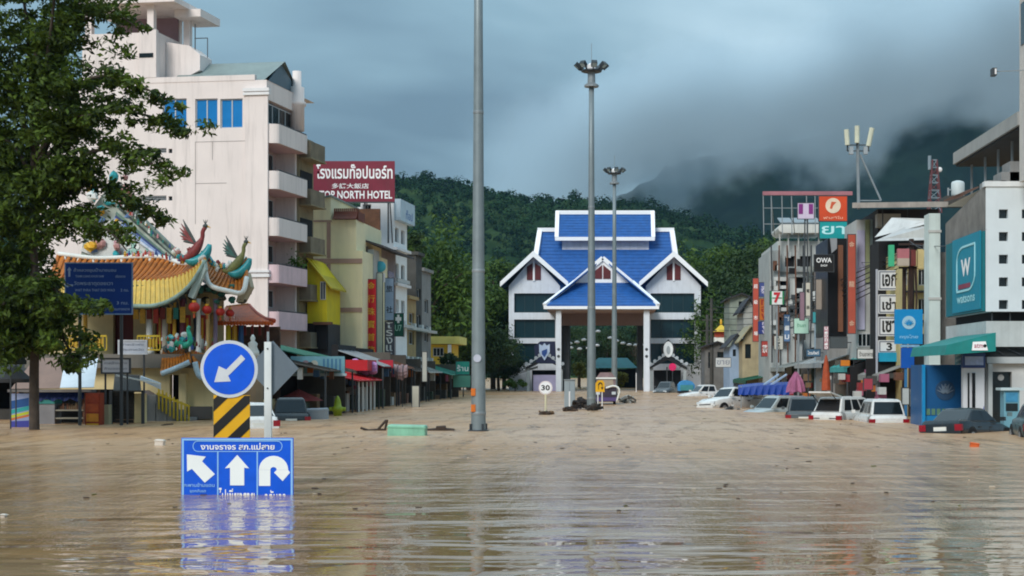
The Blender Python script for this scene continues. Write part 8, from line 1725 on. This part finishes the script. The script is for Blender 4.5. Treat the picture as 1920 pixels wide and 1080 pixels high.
def tree_proto(name, seed, H_, rx, ry, rz, mt, clumps=76, leaves=120, size=.23, lab=''):
    rng = np.random.default_rng(seed); t = thing(name, lab, 'tree', (0, 0, 0)); cz = H_ - rz
    MB().tube([(0, 0, -1.3), (.1, 0, H_ * .3), (-.1, .1, H_ * .6), (0, 0, H_ * .8)], [.32, .26, .18, .1], 9).build('trunk', bark, t, True)
    Cs, Rs = [], []
    for k in range(clumps):
        d = rng.normal(size=3); d /= np.linalg.norm(d); r = rng.uniform(.35, 1) ** .6; c = d * r * np.array([rx, ry, rz]) * rng.uniform(.8, 1.12) + np.array([0, 0, cz])
        Cs.append(c); Rs.append(rng.uniform(.10, .24) * (rx + rz))
        if k % 6 == 0: MB().tube([(0, 0, H_ * .45), tuple(c * np.array([.5, .5, .9])), tuple(c)], [.12, .08, .03], 6).build('limb', bark, t)
    me = leaf_mesh('crown', Cs, Rs, leaves, size, mt, rng, .7, .8); o = bpy.data.objects.new('crown', me); COL.objects.link(o); o.parent = t; return t
lm_b = leaf_material('bright_leaves', (0.085, 0.150, 0.022), (0.020, 0.050, 0.012), .25); lm_d = leaf_material('deep_leaves', (0.040, 0.075, 0.018), (0.010, 0.026, 0.010), .25); lm_y = leaf_material('yellow_leaves', (0.30, 0.27, 0.03), (0.10, 0.12, 0.02), .6)
protos = [tree_proto('bushy_tree', 1, 11, 4.4, 4.0, 4.6, lm_b), tree_proto('dense_tree', 2, 13, 4.8, 4.4, 5.6, lm_d), tree_proto('tall_tree', 3, 15, 3.8, 3.6, 6.0, lm_b, 64), tree_proto('spreading_tree', 4, 10, 5.4, 4.5, 3.6, lm_d)]
spots = [(2, 838, 492, 190, 'tall bright green tree just right of the grey end shophouse'), (0, 880, 500, 205, 'bright bushy tree left of the nearest lamp mast'), (2, 925, 478, 215, 'tall light green tree touching the gate roof eave on the left side'), (1, 862, 590, 198, 'dense dark tree behind the small yellow villa'), (1, 945, 560, 212, 'dense dark tree against the left tower of the gate'), (3, 905, 610, 180, 'spreading shadowed tree low behind the nearest lamp mast'), (0, 968, 540, 222, 'bushy tree half hidden behind the left tower'), (3, 935, 660, 195, 'low spreading tree at the water edge before the left tower'),
         (1, 1335, 500, 215, 'dense dark tree just right of the right gate tower'), (2, 1375, 450, 230, 'tall tree rising behind the grey-green house'), (1, 1420, 455, 225, 'dense dark tree behind the orange-red vertical sign'), (0, 1302, 470, 235, 'bright tree peeking over the right gate eave'), (0, 1345, 560, 198, 'bushy tree above the yellow shrine'), (3, 1400, 520, 205, 'spreading dark tree behind the off-white gable'), (2, 1450, 440, 240, 'tall tree behind the rounded white balcony'),
         (1, 1085, 612, 240, 'dense tree seen through the gate opening, left half'), (3, 1140, 620, 246, 'spreading tree seen through the middle of the gate opening'), (1, 1192, 610, 240, 'dense tree seen through the gate opening, right half'), (0, 800, 430, 175, 'bright tree crown above the blackened shophouse')]
for i, (k, px, py, Y, lab) in enumerate(spots):
    first = k not in [q[0] for q in spots[:i]]
    o = protos[k] if first else copy_tree(protos[k]); hgt = (11, 13, 15, 10)[k]; want = Z(py, Y); s = max(.45, (want + .3) / hgt)
    o.location = (X(px, Y), Y, 0); o.scale = (min(s, 1.5) if s > 1 else max(s, .7),) * 2 + (s,); o.rotation_euler.z = i * 1.3; o['label'] = lab; o['group'] = 'trees around the gate'
for k, px, py, Y, lab in ((1, 12, 470, 92, 'dense dark tree behind the market shed at the left picture edge'), (3, -70, 520, 88, 'spreading dark tree mostly beyond the left picture edge')):
    o = copy_tree(protos[k]); hgt = (11, 13, 15, 10)[k]; s = (Z(py, Y) + .3) / hgt; o.location = (X(px, Y), Y, 0); o.scale = (s, s, s); o.rotation_euler.z = px; o['label'] = lab; o['group'] = 'trees around the gate'
def market_shed():
    Y = 76.0; t = thing('market_shed', 'dark low market shed with black sloping roof at the left picture edge', 'shed', (X(0, Y), Y, 0)); x0, x1 = X(-260, Y), X(56, Y)
    MB().hexa([(x0, Y - 1, 1.9), (x1, Y - 1, 1.9), (x1, Y + 6, 3.6), (x0, Y + 6, 3.6)], [(x0, Y - 1, 2.0), (x1, Y - 1, 2.0), (x1, Y + 6, 3.7), (x0, Y + 6, 3.7)]).build('roof', mat('black_tin_roof', '#2b2c2c', .7, var=.3, streak=.3), t)
    MB().box(x0, x1 - .3, Y + 5.6, Y + 5.9, -1.3, 3.4).build('back_wall', dark_in, t); MB().box(x1 - .3, x1 - .1, Y, Y + 5.5, -1.3, 2.1).build('end_wall', mat('grubby_partition', '#5b544c'), t)
    for k in range(6): x = x0 + .3 + (x1 - x0 - .6) * k / 5; MB().bar((x, Y - .8, -1.3), (x, Y - .8, 1.95), .12).build('post', rust, t)
    for k in range(5): x = x0 + .6 + (x1 - x0 - 1.2) * k / 5; MB().box(x, x + 1.0, Y + .5, Y + 1.4, -1.3, .5 + .3 * (k % 2)).build('counter', [rust, dgrey_w, ltgrey_w][k % 3], t)
market_shed()
def shrub(lab, px, py, w, h, Y, mt, seed):
    rng = np.random.default_rng(seed); c = P(px, py, Y); t = thing('shrub', lab, 'shrub', (c.x, Y, 0)); k = Y / F; Cs = [(rng.uniform(-w, w) * k, rng.uniform(-.6, .6), c.z + rng.uniform(-h, h) * k) for i in range(14)]
    me = leaf_mesh('foliage', Cs, [.5 * h * k + .2] * 14, 46, .2, mt, rng, .8, .8); o = bpy.data.objects.new('foliage', me); COL.objects.link(o); o.parent = t; MB().tube([(c.x, Y, -1.3), (c.x, Y, c.z)], .06, 6).build('stem', bark, t)
shrub('low green hedge at the foot of the left tower', 966, 720, 18, 6, 190, lm_b, 1); shrub('yellow flowering shrub left of the lamp mast inside the gate', 1088, 693, 10, 13, 215, lm_y, 2); shrub('yellow flowering shrub right of the market truck', 1160, 708, 12, 12, 215, lm_y, 3); shrub('dark shrub on the roof of the blackened shophouse', 778, 455, 10, 14, 150, lm_d, 4); shrub('green plants on the pavement before the end shophouses', 838, 672, 18, 8, 150, lm_d, 5)
